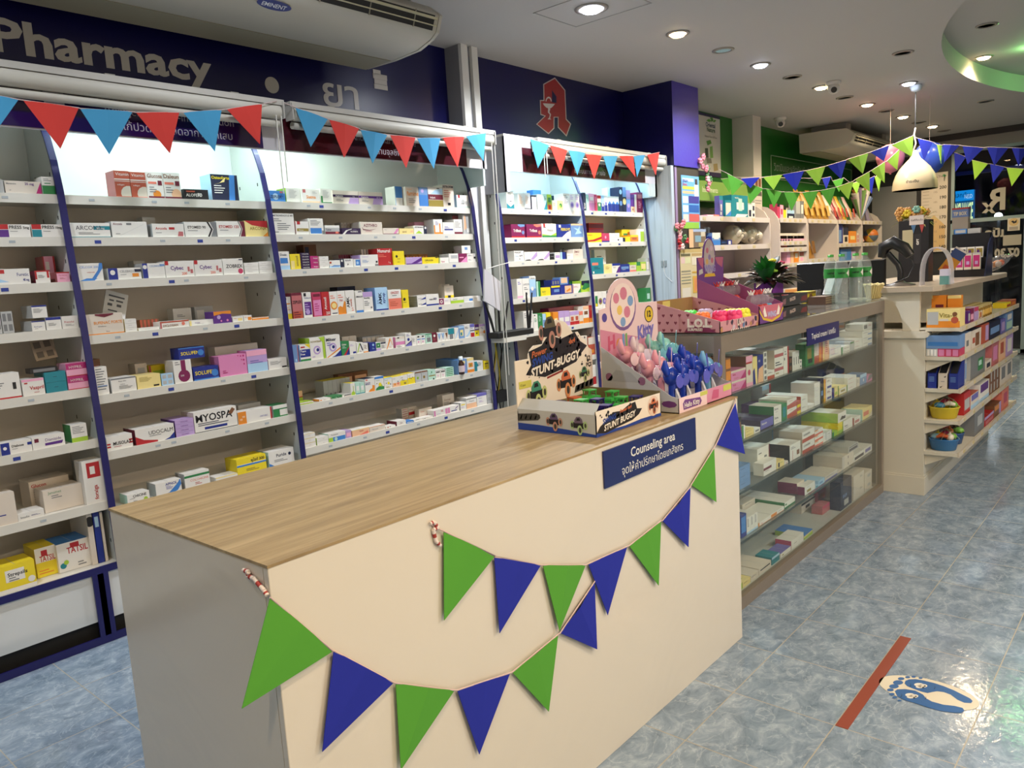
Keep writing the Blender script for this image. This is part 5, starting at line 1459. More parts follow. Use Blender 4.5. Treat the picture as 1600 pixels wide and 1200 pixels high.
h.text('SPEED', P(0.02, 0.034), sl, (0, 0.2, 1), 0.012, INK, bold=0.03); h.box(e3 + 0.0004, e3 + 0.001, hy0 + 0.012, hy0 + 0.075, bz + 0.128, bz + 0.152, mat('#c9c65a', 0.5))
h.text('12 pcs', (e3 + 0.0014, hy0 + 0.018, bz + 0.136), (0, 1, 0), (0, 0, 1), 0.008, INKD, maxw=0.05)
h.build('header_card', box)
# the toy buggies
def toy_buggy(name, loc, rz, body, lab):
    t = thing(name, lab, 'toy car', loc, 'toy buggies in the open box')
    T = rotT(loc, rz)
    tm = mat('#1b1b20', 0.5)
    b_ = MB(T).box(-0.032, 0.032, -0.013, 0.013, 0.020, 0.034, body).prism([(-0.034, 0.034), (0.03, 0.034), (0.034, 0.028), (0.034, 0.041), (0.008, 0.045), (-0.034, 0.045)], 'y', -0.017, 0.017, body)
    b_.build('body', t, bevel=0.002)
    c = MB(T)
    for sx in (-0.02, 0.012):
        for sy in (-0.016, 0.013): c.box(sx, sx + 0.003, sy, sy + 0.003, 0.045, 0.063, body)
    c.box(-0.022, 0.016, -0.018, 0.018, 0.062, 0.066, body); c.box(0.010, 0.013, -0.016, 0.016, 0.052, 0.054, body)
    c.build('roll_cage', t)
    for sx in (-0.024, 0.024):
        for sy in (-0.026, 0.026):
            MB(T).tube([(sx, sy - 0.009, 0.017), (sx, sy - 0.005, 0.017), (sx, sy + 0.005, 0.017), (sx, sy + 0.009, 0.017)], [0.013, 0.0165, 0.0165, 0.013], tm, 14).build('wheel', t)
    return t
gcol, pcol, ocol = mat('#3fae4c', 0.35), mat('#2a2270', 0.3), mat('#c9572c', 0.35)
lay = [(0, 0, 'o'), (1, 0, 'p'), (2, 0, 'o'), (3, 0, 'g'), (0, 1, 'p'), (1, 1, 'g'), (2, 1, 'p'), (3, 1, 'g'), (0, 2, 'o'), (1, 2, 'p'), (2, 2, 'g'), (3, 2, 'p')]
cn = {'g': ('green', gcol), 'p': ('dark purple', pcol), 'o': ('orange', ocol)}
rown = ['along the header', 'in the middle row', 'along the printed front']
posn = ['nearest end', 'second from near end', 'third from near end', 'far end']
for i, j, c in lay:
    toy_buggy('toy_buggy', (bx0 + 0.062 + j * 0.094, by0 + 0.052 + i * 0.09, bz + 0.004 + (0.016 if c == 'g' else 0.004)), 1.35 + 0.2 * ((i * 3 + j) % 3), cn[c][1], '%s toy buggy in the open box %s, %s' % (cn[c][0], rown[j], posn[i]))

# --- hand fan display box (pink); a plain rounded card with dots stands in for the printed figures of its header
fx0, fx1, fy0, fy1 = -1.592, -1.285, 2.30, 2.70
PINK = mat('#cf8aa6', 0.5, name='pink_board'); PPAL = mat('#e9cdd0', 0.5, name='pale_pink_board'); LILG = mat('#c6c2cc', 0.5)
fb = thing('fan_display_box', 'pink counter box of hand fans beside the buggy box', 'display box', (-1.44, 2.49, bz))
w = MB().box(fx0, fx1, fy0, fy1, bz, bz + 0.003, LILG)
w.box(fx1 - 0.003, fx1, fy0, fy1, bz, bz + 0.052, LILG, xp=PINK)
sp = [(fx0, bz), (fx1, bz), (fx1, bz + 0.052), (fx1 - 0.03, bz + 0.058), (fx0, bz + 0.222)]
w.prism(sp, 'y', fy0, fy0 + 0.003, mat('#b7b9c0', 0.45)); w.prism(sp, 'y', fy1 - 0.003, fy1, LILG)
e = fx1 + 0.0004
P = lambda u, v: (e, fy0 + u, bz + v)
w.poly([P(0, 0.0), P(0.2, 0.0), P(0.2, 0.052), P(0, 0.052)], PPAL)
P = lambda u, v: (e + 0.0003, fy0 + u, bz + v)
w.poly([P(0.03, 0.008), P(0.15, 0.008), P(0.16, 0.02), P(0.15, 0.034), P(0.04, 0.042), P(0.025, 0.03)], mat('#6f3f86', 0.5))
w.poly([P(0.235, 0.012), P(0.29, 0.01), P(0.295, 0.04), P(0.25, 0.044)], mat('#c05a80', 0.5))
w.poly([P(0.33, 0.026), P(0.395, 0.026), P(0.395, 0.048), P(0.33, 0.048)], mat('#c3c45e', 0.5)); w.poly([P(0.15, 0.036), P(0.205, 0.036), P(0.205, 0.05), P(0.15, 0.05)], mat('#c3c45e', 0.5))
w.text('Hello Kitty', (e + 0.0006, fy0 + 0.036, bz + 0.014), (0, 1, 0.0), (0, 0, 1), 0.018, INKW, bold=0.02, maxw=0.11)
# side wall print: grey curve and dots
P = lambda u, v: (fx0 + u, fy0 - 0.0004, bz + v)
w.poly([P(0.02, 0.10), P(0.06, 0.142), P(0.12, 0.135), P(0.16, 0.10)], mat('#a6a8b0', 0.5)); w.poly([P(0.27 + 0.03 * math.cos(k), 0.03 + 0.012 * math.sin(k)) for k in (0, .8, 1.6, 2.4, 3.14, 3.9, 4.7, 5.5)], mat('#6f3f86', 0.5))
w.poly([P(q[0], q[1]) for q in blob(random.Random(1), (0.03, 0.115), 0.016, 10, 0.1)], mat('#8b5d80', 0.5)); w.poly([P(q[0], q[1]) for q in blob(random.Random(2), (0.165, 0.105), 0.016, 10, 0.1)], mat('#8b5d80', 0.5))
w.build('tray', fb)
sil = [(fy0, bz), (fy1, bz), (fy1, bz + 0.36), (fy0 + 0.262, bz + 0.362)]
sil += [(fy0 + 0.155 + 0.11 * math.cos(k * math.pi / 14), bz + 0.362 + 0.10 * math.sin(k * math.pi / 14)) for k in range(0, 15)]
sil += [(fy0, bz + 0.355)]
h = MB().prism(sil, 'x', fx0 - 0.004, fx0, PPAL)
e = fx0 + 0.0004
P = lambda u, v, d=0.0: (e + d, fy0 + u, bz + v)
h.poly([P(0, 0), P(0.4, 0), P(0.4, 0.2), P(0.25, 0.235), P(0.12, 0.26), P(0.0, 0.285)], PINK)
circ = lambda x, y, r, n=20: [(x + r * math.cos(2 * math.pi * k / n), y + r * math.sin(2 * math.pi * k / n)) for k in range(n)]
h.poly([P(x, y, 0.0002) for x, y in circ(0.155, 0.355, 0.088)], mat('#7a5a94', 0.5)); h.poly([P(x, y, 0.0004) for x, y in circ(0.155, 0.362, 0.082)], mat('#efdcd8', 0.5))
for k, (x, y, r, c) in enumerate(((0.11, 0.39, 0.02, '#d07f98'), (0.16, 0.405, 0.024, '#d07f98'), (0.205, 0.375, 0.02, '#7fa2cf'), (0.13, 0.345, 0.018, '#e7c66a'), (0.18, 0.335, 0.022, '#d07f98'), (0.15, 0.30, 0.018, '#7fa2cf'))):
    h.poly([P(a, b_, 0.0007) for a, b_ in circ(x, y, r, 12)], mat(c, 0.5))
h.poly([P(x, y, 0.0003) for x, y in circ(0.03, 0.325, 0.016)], mat('#54489a', 0.5)); h.poly([P(x, y, 0.0003) for x, y in circ(0.335, 0.315, 0.033)], mat('#2c2240', 0.5)); h.poly([P(x, y, 0.0006) for x, y in circ(0.335, 0.315, 0.029)], mat('#e0c03c', 0.5))
h.text('12', P(0.335, 0.305, 0.001), (0, 1, 0), (0, 0, 1), 0.024, INK, 'c', bold=0.04)
cols = ['#c65a7c', '#d7904a', '#6a9ad0', '#7ab06a', '#9a70b4']
x = 0.045
for k, ch in enumerate('Hello'):
    h.text(ch, P(x, 0.205, 0.0006), (0, 1, 0.12), (0, 0, 1), 0.05, mat(cols[k], 0.5), bold=0.05); x += text_geo(ch, 0.05)[2] * 0.05 + 0.007
h.text('Kitty', P(x + 0.02, 0.225, 0.0006), (0, 1, 0.12), (0, 0, 1), 0.05, mat('#7c74c4', 0.5), bold=0.05, maxw=0.12)
h.text('3+', P(0.015, 0.19, 0.0006), (0, 1, 0), (0, 0, 1), 0.018, mat('#5c3a58', 0.5), bold=0.04)
h.build('header_card', fb)
def hand_fan(loc, rz, c1, c2, lab, tilt=0.0):
    t = thing('hand_fan', lab, 'hand fan', loc, 'hand fans in the pink box')
    T = rotT(loc, rz) @ Matrix.Diagonal((1.3, 1.3, 1.42, 1))
    m1, m2 = mat(c1, 0.25), mat(c2, 0.3, alpha=0.85)
    MB(T).lathe([(0.0135, 0.0), (0.0135, 0.008), (0.0105, 0.014), (0.010, 0.062)], m1, n=14).build('handle', t)
    MB(T).prism([(0.012, 0.0), (0.026, 0.002), (0.020, 0.03), (0.011, 0.05)], 'y', -0.006, 0.006, mat('#d9d9e0', 0.35)).build('stand', t)
    b_ = MB(T).ball((-0.002, 0, 0.080), (0.021, 0.024, 0.023), m1, 14, 10)
    b_.build('motor_housing', t)
    MB(T).tube([(-0.004, -0.020, 0.088), (-0.006, -0.030, 0.104), (-0.006, -0.027, 0.122)], [0.009, 0.011, 0.004], m1, 8).build('side_knob', t)
    MB(T).tube([(0.018, 0, 0.082), (0.034, 0, 0.082)], 0.006, m1, 10).build('hub', t)
    for k in range(3):
        a = math.pi / 2 + 0.35 * math.sin(loc[1] * 40) + k * 2 * math.pi / 3
        d = Vector((0, math.cos(a), math.sin(a))); s = Vector((0, -math.sin(a), math.cos(a)))
        c = Vector((0.030, 0, 0.082)) + d * 0.0225
        ring = [c + d * 0.020 * math.cos(q * math.pi / 8) + s * 0.014 * math.sin(q * math.pi / 8) + Vector((0.004 * math.sin(q * math.pi / 8), 0, 0)) for q in range(16)]
        MB(T).add(ring + [p + Vector((0.0016, 0, 0)) for p in ring], [tuple(range(16)), tuple(range(31, 15, -1))] + [(q, (q + 1) % 16, 16 + (q + 1) % 16, 16 + q) for q in range(16)], m2).build('blade', t)
FB_, FP_, FM_, FL_, FW_ = ('#1d3fae', '#5a5ec4', 'dark blue'), ('#df9fb0', '#e6cfd6', 'pink'), ('#8fcfc9', '#7cc6d6', 'mint'), ('#6fa9d0', '#6a68bc', 'light blue'), ('#dccfd6', '#d9d3e4', 'whitish')
grid = [[FB_, FB_, FB_, FL_], [FP_, FP_, FB_, FB_], [FP_, FW_, FM_, FM_]]
zz = [0.004, 0.028, 0.075]
steps = MB().box(fx0 + 0.006, fx0 + 0.095, fy0 + 0.006, fy1 - 0.006, bz + 0.003, bz + 0.078, LILG).box(fx0 + 0.095, fx0 + 0.185, fy0 + 0.006, fy1 - 0.006, bz + 0.003, bz + 0.031, LILG)
steps.build('inner_step', fb)
for r in range(3):
    for c in range(4):
        f = grid[r][c]
        hand_fan((fx1 - 0.055 - r * 0.088 - 0.01 * (c % 2), fy0 + 0.055 + c * 0.095, bz + zz[r] + 0.0005), 0.1 + 0.1 * (c % 2), f[0], f[1], '%s hand fan, %s from the left in the %s row of the pink box' % (f[2], ['first', 'second', 'third', 'last'][c], ['front', 'middle', 'back'][r]))

# --- heart patterned box of squeeze balls on the cabinet
gz = GZ + 0.0085
HP_ = mat('#c79098', 0.5, name='heart_board'); HD_ = mat('#7c3446', 0.5); CB_ = mat('#9c7a4e', 0.65, name='brown_board')
lx0, lx1, ly0, ly1 = -1.68, -1.375, 2.80, 3.155
lb = thing('ball_display_box', 'heart patterned open box of neon squeeze balls on the near end of the glass cabinet', 'display box', (-1.53, 2.98, gz))
w = MB().box(lx0, lx1, ly0, ly1, gz, gz + 0.003, CB_)
sp = [(lx0, gz), (lx1, gz), (lx1, gz + 0.048), (lx0, gz + 0.13)]
w.prism(sp, 'y', ly0, ly0 + 0.003, HP_, cap=HP_); w.prism(sp, 'y', ly1 - 0.003, ly1, HP_, cap=HP_)
w.box(lx0, lx0 + 0.003, ly0, ly1, gz, gz + 0.13, CB_); w.box(lx1 - 0.003, lx1, ly0, ly1, gz, gz + 0.045, HP_)
def heart(P, x, y, s): return [P(x + dx * s, y + dy * s) for dx, dy in ((0, -1), (0.9, 0.1), (0.85, 0.6), (0.45, 0.85), (0, 0.5), (-0.45, 0.85), (-0.85, 0.6), (-0.9, 0.1))]
for side in (0, 1):
    P = (lambda u, v: (lx0 + u, ly0 - 0.0004, gz + v)) if side == 0 else (lambda u, v: (lx0 + u, ly1 - 0.0034, gz + v))
    for i in range(8):
        for j in range(4):
            x, y = 0.02 + i * 0.037 + (0.018 if j % 2 else 0), 0.012 + j * 0.03
            if y < 0.118 - x * 0.27: w.poly(heart(P, x, y, 0.0075), HD_)
P = lambda u, v, d=0.0: (lx0 + u, ly0 - 0.0007 - d, gz + v)
w.poly([P(0.15, 0.004), P(0.29, 0.004), P(0.26, 0.022), P(0.17, 0.03)], mat('#7a2852', 0.5))
w.text('L.O.L.', P(0.165, 0.026, 0.0004), (1, 0, 0), (0, 0, 1), 0.032, INKW, bold=0.06, maxw=0.11); w.text('SURPRISE!', P(0.165, 0.010, 0.0004), (1, 0, 0), (0, 0, 1), 0.011, INKW, bold=0.04, maxw=0.1)
# bright print on the front lip
rnd = random.Random(5)
P = lambda u, v, d=0.0: (lx1 + 0.0004 + d, ly0 + u, gz + v)
for k in range(22):
    w.poly([P(max(0, min(0.355, q[0])), max(0.001, min(0.047, q[1])), 0.0002 * (k % 5)) for q in blob(rnd, (rnd.random() * 0.35, rnd.random() * 0.045), 0.014, 8)], mat(rnd.choice(['#27457e', '#8c5a6a', '#c9b7c4', '#3a3046', '#5e7fa8', '#b98a5c']), 0.5))
for k in range(9): w.poly([P(0.09 + k * 0.02, 0.001, 0.0012), P(0.098 + k * 0.02, 0.001, 0.0012), P(0.106 + k * 0.02, 0.008, 0.0012), P(0.098 + k * 0.02, 0.008, 0.0012)], INKW)
w.text('LOL', P(0.15, 0.018, 0.0016), (0, 1, 0.15), (0, 0, 1), 0.024, mat('#d7c3bc', 0.5), bold=0.06, maxw=0.09)
w.box(lx0 + 0.003, lx0 + 0.0042, ly0 + 0.09, ly0 + 0.15, gz + 0.10, gz + 0.125, mat('#d8c878', 0.5))
w.build('tray', lb)
nb = [('#f08040', 'orange'), ('#46d84e', 'green'), ('#f08040', 'orange'), ('#ec3f7e', 'hot pink'), ('#e8ec3a', 'yellow'), ('#e8ec3a', 'yellow'), ('#ec3f7e', 'hot pink'), ('#46d84e', 'green'), ('#c9b4d8', 'lilac')]
bp_ = [(0.10, 0.05), (0.10, 0.14), (0.18, 0.10), (0.22, 0.175), (0.225, 0.26), (0.265, 0.29), (0.27, 0.20), (0.06, 0.22), (0.09, 0.30)]
for k, ((c, nm), (u, v)) in enumerate(zip(nb, bp_)):
    p = (lx0 + u, ly0 + v, gz + 0.004)
    mb = MB()
    mc = mat(c, 0.45, sss=0.0)
    r = 0.036
    mb.ball((p[0], p[1], p[2] + r), (r, r, r), mc, 16, 10)
    for q in range(6):
        a = q * math.pi / 3 + k
        mb.ball((p[0] + 0.017 * math.cos(a), p[1] + 0.017 * math.sin(a), p[2] + r + 0.022), 0.017, mc, 10, 6)
    tag(mb.build('squeeze_ball', org=p), '%s squeeze ball in the heart box, %s' % (nm, ['against its near side wall', 'by its cardboard back', 'second from the near side', 'largest looking in its middle', 'third from its far side', 'nearest its far front corner', 'in the middle of its front row', 'in the middle of its back row', 'in its far back corner'][k]), 'toy', 'squeeze balls in the heart box')
M_PLAS = glass_mat('clear_plastic', (0.93, 0.93, 0.95), rough=0.08, dirt_and_sheen=0.10)

# --- winged box with bottle toys
wx0, wx1, wy0, wy1 = -1.66, -1.378, 3.175, 3.43
MAG = mat('#a05488', 0.5, name='magenta_board'); PUR = mat('#6a3f86', 0.5, name='purple_board'); YEL = mat('#d6b13e', 0.5)
wb = thing('bottle_toy_display_box', 'purple and pink display box of clear topped bottle toys on the glass cabinet', 'display box', (-1.52, 3.30, gz))
w = MB().box(wx0, wx1, wy0, wy1, gz, gz + 0.003, PUR).box(wx1 - 0.003, wx1, wy0, wy1, gz, gz + 0.078, PUR)
sp = [(wx0, gz), (wx1, gz), (wx1, gz + 0.078), (wx0, gz + 0.205)]
w.prism(sp, 'y', wy0, wy0 + 0.003, MAG); w.prism(sp, 'y', wy1 - 0.003, wy1, MAG)
P = lambda u, v, d=0.0: (wx1 + 0.0004 + d, wy0 + u, gz + v)
w.poly([P(0.0, 0.078), P(0.255, 0.078), P(0.21, 0.03), P(0.125, 0.008), P(0.045, 0.03)], mat('#c46a7c', 0.5))
for s in (-1, 1):
    w.poly([P(0.1275 + s * 0.1275, 0.066, 0.0003), P(0.1275 + s * 0.085, 0.028, 0.0003), P(0.1275, 0.012, 0.0003), P(0.1275, 0.002, 0.0003), P(0.1275 + s * 0.09, 0.018, 0.0003), P(0.1275 + s * 0.1275, 0.052, 0.0003)], YEL)
    w.poly([P(0.1275 + s * 0.05, 0.03, 0.0006), P(0.1275 + s * 0.075, 0.075, 0.0006), P(0.1275 + s * 0.09, 0.055, 0.0006), P(0.1275 + s * 0.08, 0.03, 0.0006)], INKW)
w.text('WING', P(0.1275, 0.026, 0.0009), (0, 1, 0), (0, 0, 1), 0.024, mat('#b7b3d8', 0.5), 'c', bold=0.05, maxw=0.1)
w.build('tray', wb)
hd = [(wy0, gz + 0.003), (wy1, gz + 0.003), (wy1, gz + 0.30), (wy0 + 0.165, gz + 0.30)] + [(wy0 + 0.115 + 0.06 * math.cos(k * math.pi / 10), gz + 0.31 + 0.075 * math.sin(k * math.pi / 10)) for k in range(11)] + [(wy0 + 0.05, gz + 0.30), (wy0, gz + 0.30)]
h = MB().prism(hd, 'x', wx0 - 0.004, wx0, PUR)
P = lambda u, v, d=0.0: (wx0 + 0.0004 + d, wy0 + u, gz + v)
h.poly([P(0.0, 0.298), P(0.06, 0.298), P(0.05, 0.25), P(0.02, 0.27)], mat('#b0607c', 0.5)); h.poly([P(0.17, 0.298), P(0.255, 0.298), P(0.24, 0.25), P(0.19, 0.27)], mat('#b0607c', 0.5))
h.poly([P(x, y, 0.0003) for x, y in [(0.115 + 0.052 * math.cos(k * math.pi / 12), 0.30 + 0.08 * math.sin(k * math.pi / 12)) for k in range(24)]], mat('#b0a6a8', 0.5))
for k, (x, y) in enumerate(((0.095, 0.33), (0.135, 0.34), (0.115, 0.30), (0.14, 0.285), (0.09, 0.28))): h.poly([P(a, b_, 0.0006) for a, b_ in circ(x, y, 0.013, 10)], mat(['#b56a80', '#c9b0c0', '#8a7aa8', '#b56a80', '#c9a46a'][k], 0.5))
h.text('WING', P(0.115, 0.235, 0.0008), (0, 1, 0), (0, 0, 1), 0.03, mat('#8d86bc', 0.5), 'c', bold=0.05, maxw=0.11)
h.poly([P(0.06, 0.212, 0.0005), P(0.17, 0.212, 0.0005), P(0.16, 0.226, 0.0005), P(0.07, 0.226, 0.0005)], YEL)
h.poly([P(0.01, 0.222, 0.0005), P(0.05, 0.23, 0.0005), P(0.045, 0.25, 0.0005), P(0.012, 0.244, 0.0005)], KG)
h.build('header_card', wb)
def bottle_toy(p, cap, b1, b2, lab):
    t = thing('bottle_toy', lab, 'toy', p, 'bottle toys in the purple box')
    x, y, z = p
    bd = MB().lathe([(0.012, 0), (0.018, 0.004), (0.019, 0.05), (0.017, 0.066), (0.010, 0.075)], mat(b1, 0.35), (x, y, z), 14)
    bd.build('body', t)
    for s in (-1, 1): MB().tube([(x + 0.012, y + s * 0.013, z + 0.004), (x + 0.019, y + s * 0.013, z + 0.035), (x + 0.012, y + s * 0.010, z + 0.066)], [0.005, 0.006, 0.004], mat(b2, 0.35), 8).build('arm', t)
    MB().lathe([(0.009, 0.075), (0.019, 0.083), (0.0215, 0.100), (0.018, 0.115), (0.009, 0.122)], M_PLAS, (x, y, z), 14).build('clear_dome', t)
    c = MB().lathe([(0.010, 0.122), (0.011, 0.13), (0.009, 0.131)], mat(cap, 0.4), (x, y, z), 12)
    for q in range(6):
        a = q * math.pi / 3
        c.tube([(x + 0.008 * math.cos(a), y + 0.008 * math.sin(a), z + 0.128), (x + 0.017 * math.cos(a), y + 0.017 * math.sin(a), z + 0.142)], [0.0035, 0.001], mat(cap, 0.4), 6)
    c.build('crown_cap', t)
wr, ww, wbl = '#c0342e', '#dcd7d4', '#6fb2cc'
st = MB().box(wx0 + 0.006, wx0 + 0.12, wy0 + 0.006, wy1 - 0.006, gz + 0.003, gz + 0.045, PUR); st.build('inner_step', wb)
for k in range(5):
    bottle_toy((wx1 - 0.05, wy0 + 0.032 + k * 0.047, gz + 0.0035 + 0.0), [ww, wr, wr, ww, ww][k], [wr, wr, wr, wr, wbl][k], [ww, ww, wr, ww, wbl][k], '%s bottle toy in the purple box front row, %s' % (['first', 'second', 'third', 'fourth', 'last'][k], ['white crown over red body', 'red crown and white arms', 'all red', 'white crown, red body and white arms', 'white crown and blue body'][k]))
for k in range(5):
    bottle_toy((wx0 + 0.075, wy0 + 0.032 + k * 0.047, gz + 0.0455), [wr, ww, wr, wr, ww][k], [wbl, ww, wr, ww, wr][k], [wbl, ww, ww, ww, wr][k], '%s bottle toy in the purple box back row, %s crown' % (['first', 'second', 'third', 'fourth', 'last'][k], ['red', 'white', 'red', 'red', 'white'][k]))

# --- two dark trays with red toys
DK = mat('#34363a', 0.4)
for q in range(2):
    z0 = gz + q * 0.056
    t = thing('dark_display_tray', ['lower dark grey toy tray under another on the glass cabinet', 'upper dark grey tray of red toys stacked on the glass cabinet'][q], 'display box', (-1.5, 3.63, z0))
    w = MB().box(-1.62, -1.40, 3.475, 3.785, z0, z0 + 0.003, DK)
    w.box(-1.403, -1.40, 3.475, 3.785, z0 + 0.003, z0 + 0.05, DK).box(-1.62, -1.617, 3.475, 3.785, z0 + 0.003, z0 + 0.052, DK).box(-1.617, -1.403, 3.475, 3.478, z0 + 0.003, z0 + 0.05, DK).box(-1.617, -1.403, 3.782, 3.785, z0 + 0.003, z0 + 0.05, DK)
    if q == 0: w.box(-1.617, -1.403, 3.478, 3.782, z0 + 0.047, z0 + 0.05, mat('#56625a', 0.4))
    P = lambda u, v: (-1.3996, 3.475 + u, z0 + v)
    w.poly([P(0.004, 0.008), P(0.04, 0.008), P(0.045, 0.036), P(0.01, 0.03)], mat('#7b5a62', 0.5))
    w.poly([P(0.22, 0.012), P(0.3, 0.012), P(0.3, 0.038), P(0.24, 0.034)], mat('#6b3234', 0.5))
    w.text('RACER', (-1.3992, 3.475 + 0.09, z0 + 0.018), (0, 1, 0.1), (0, 0, 1), 0.016, mat('#b9a69c', 0.5), bold=0.04, maxw=0.1)
    w.build('tray', t)
for k in range(6):
    p = (-1.575 + (k % 2) * 0.09, 3.53 + (k // 2) * 0.095, gz + 0.0595)
    mb = MB(rotT(p, 0.4 * k))
    mc = mat('#8e1f1c', 0.3)
    mb.prism([(-0.032, 0.008), (0.034, 0.008), (0.036, 0.02), (0.014, 0.026), (0.004, 0.04), (-0.02, 0.04), (-0.032, 0.026)], 'y', -0.015, 0.015, mc)
    for sx in (-0.02, 0.022):
        for sy in (-0.017, 0.017): mb.tube([(sx, sy - 0.004, 0.009), (sx, sy + 0.004, 0.009)], 0.009, M_BLACK, 10)
    tag(mb.build('toy_car', org=p), 'small red toy car in the upper dark tray, %s from the near end, %s' % (['first', 'first', 'second', 'second', 'last', 'last'][k], 'back row' if k % 2 == 0 else 'front row'), 'toy car', 'red toy cars in the dark tray')

# --- water bottles
def water_bottle(p, lab):
    t = thing('water_bottle', lab, 'bottle', p, 'water bottles on the glass cabinet')
    r = 0.037
    pr = [(0.022, 0.002), (r * 0.9, 0.0), (r, 0.012)]
    for k in range(7): pr += [(r, 0.02 + k * 0.017), (r * 0.93, 0.0285 + k * 0.017)]
    pr += [(r, 0.142), (r, 0.198), (r * 0.97, 0.212), (r * 0.75, 0.238), (0.016, 0.252), (0.0145, 0.262)]
    MB().lathe(pr, glass_mat('bottle_plastic_%.2f' % p[0], (0.92, 0.96, 0.94), rough=0.06, dirt_and_sheen=0.14), p, 24).build('body', t)  # pale veil paints in the white reflections on the bottle
    MB().lathe([(r * 0.86, 0.004), (r * 0.88, 0.20), (0.001, 0.201)], glass_mat('water_%.2f' % p[0], (0.9, 0.96, 0.94), rough=0.05, dirt_and_sheen=0.12), p, 20).build('water', t)  # whiteness of the reflections mixed into the water too
    lb_ = MB().lathe([(r + 0.0006, 0.144), (r + 0.0006, 0.196)], mat('#2f8a3c', 0.35), p, 28)
    for a0 in (0.0, math.pi):
        for (da, za, zb, c) in ((0.55, 0.150, 0.190, '#7ab648'),):
            for s in range(6):
                a, b_ = a0 - da + s * da / 3, a0 - da + (s + 1) * da / 3
                hgt = lambda q: 0.02 * (1 - abs((q - a0) / da))
                rr = r + 0.0012
                lb_.add([(p[0] + rr * math.cos(q), p[1] + rr * math.sin(q), p[2] + 0.17 + sg * hgt(q)) for q, sg in ((a, -1), (b_, -1), (b_, 1), (a, 1))], [(0, 1, 2, 3)], INKW)
    lb_.build('label', t)
    d = (EYEV - Vector(p)); d.z = 0; d.normalize(); s = Vector((-d.y, d.x, 0))
    MB().text('NAMTHIP', Vector(p) + d * (r + 0.002) + Vector((0, 0, 0.166)), s, (0, 0, 1), 0.010, INK, 'c', maxw=0.036, bold=0.03).build('lettering', t)
    MB().lathe([(0.0165, 0.262), (0.0165, 0.276), (0.001, 0.277)], mat('#3f9a3a', 0.4), p, 20).build('cap', t)
wbp = [((1315, 468), 'front left'), ((1337, 468), 'front right'), ((1298, 462), 'back left'), ((1351, 461), 'back right')]
base = onz(1315, 470, gz)
bx_ = [(-1.49, 4.30), (-1.435, 4.37), (-1.565, 4.25), (-1.41, 4.46)]
for (x, y), (q, nm) in zip(bx_, wbp):
    Y_ = y_at(q[0], x, gz + 0.1)
    water_bottle((x, Y_, gz), 'clear water bottle with green label, %s of the four on the cabinet' % nm)
# --- cream basket, straws bundle, yellow pack
def on_cab(px, x): return (x, y_at(px, x, gz + 0.03), gz)
p = on_cab(1365, -1.425)
t = thing('wicker_basket', 'small cream basket with a wavy rim at the far corner of the glass cabinet', 'basket', p)
cb = MB().lathe([(0.03, 0.001), (0.036, 0.003), (0.052, 0.082), (0.0535, 0.084)], mat('#d8c58c', 0.6), p, 26)
for k in range(26):
    a = 2 * math.pi * k / 26
    cb.tube([(p[0] + 0.037 * math.cos(a), p[1] + 0.037 * math.sin(a), p[2] + 0.006), (p[0] + 0.053 * math.cos(a + 0.2), p[1] + 0.053 * math.sin(a + 0.2), p[2] + 0.082)], 0.003, mat('#cdb877', 0.6), 5)
cb.build('weave', t)
MB().tube([(p[0] + 0.054 * math.cos(2 * math.pi * k / 52), p[1] + 0.054 * math.sin(2 * math.pi * k / 52), p[2] + 0.086 + 0.004 * math.cos(k * math.pi / 3)) for k in range(53)], 0.005, mat('#e2d29c', 0.6), 6).build('rim', t)
p = on_cab(1282, -1.70)
t = thing('leaflet_holder', 'slanted stack of white leaflets in a clear holder behind the water bottles', 'leaflets', p)
MB().box(p[0] - 0.03, p[0] + 0.05, p[1] - 0.04, p[1] + 0.09, p[2], p[2] + 0.004, M_PLAS).box(p[0] - 0.03, p[0] - 0.026, p[1] - 0.04, p[1] + 0.09, p[2] + 0.004, p[2] + 0.07, M_PLAS).build('holder', t)
for k in range(5):
    T = Matrix.Translation((p[0] + 0.012 + k * 0.006, p[1] + 0.02 + k * 0.016, p[2] + 0.0055)) @ Matrix.Rotation(-0.75, 4, 'X')
    MB(T).box(-0.018, 0.03, -0.0015, 0.0015, 0.045, 0.20, mat('#c9cfdc', 0.5)).box(-0.018, 0.03, -0.0022, -0.0015, 0.06, 0.062, INKD).build('leaflet', t)
p = on_cab(1262, -1.66)
o = carton('yellow_pack', p[0], p[1] - 0.03, p[1] + 0.13, p[2] + 0.0005, p[2] + 0.075, 0.08, 'Y', ['t.2j', 'p.3,.5,.5,.2,.7,.5,.6,.8,.4,.8E', 'L.2,.3,2,.5K'])
tag(o, 'yellow pack with brown emblem behind the dark trays on the cabinet', 'box')
t = thing('mesh_basket', 'brown perforated tray on the cabinet in front of the yellow pack', 'tray', (p[0] + 0.06, p[1] + 0.05, p[2]))
mb = MB().box(p[0] + 0.012, p[0] + 0.11, p[1] - 0.03, p[1] + 0.13, p[2], p[2] + 0.045, mat('#5b4336', 0.5))
for a in range(8):
    for b_ in range(3): mb.box(p[0] + 0.1102, p[0] + 0.1106, p[1] - 0.02 + a * 0.019, p[1] - 0.011 + a * 0.019, p[2] + 0.006 + b_ * 0.013, p[2] + 0.013 + b_ * 0.013, mat('#b49a78', 0.5))
mb.build('tray', t)
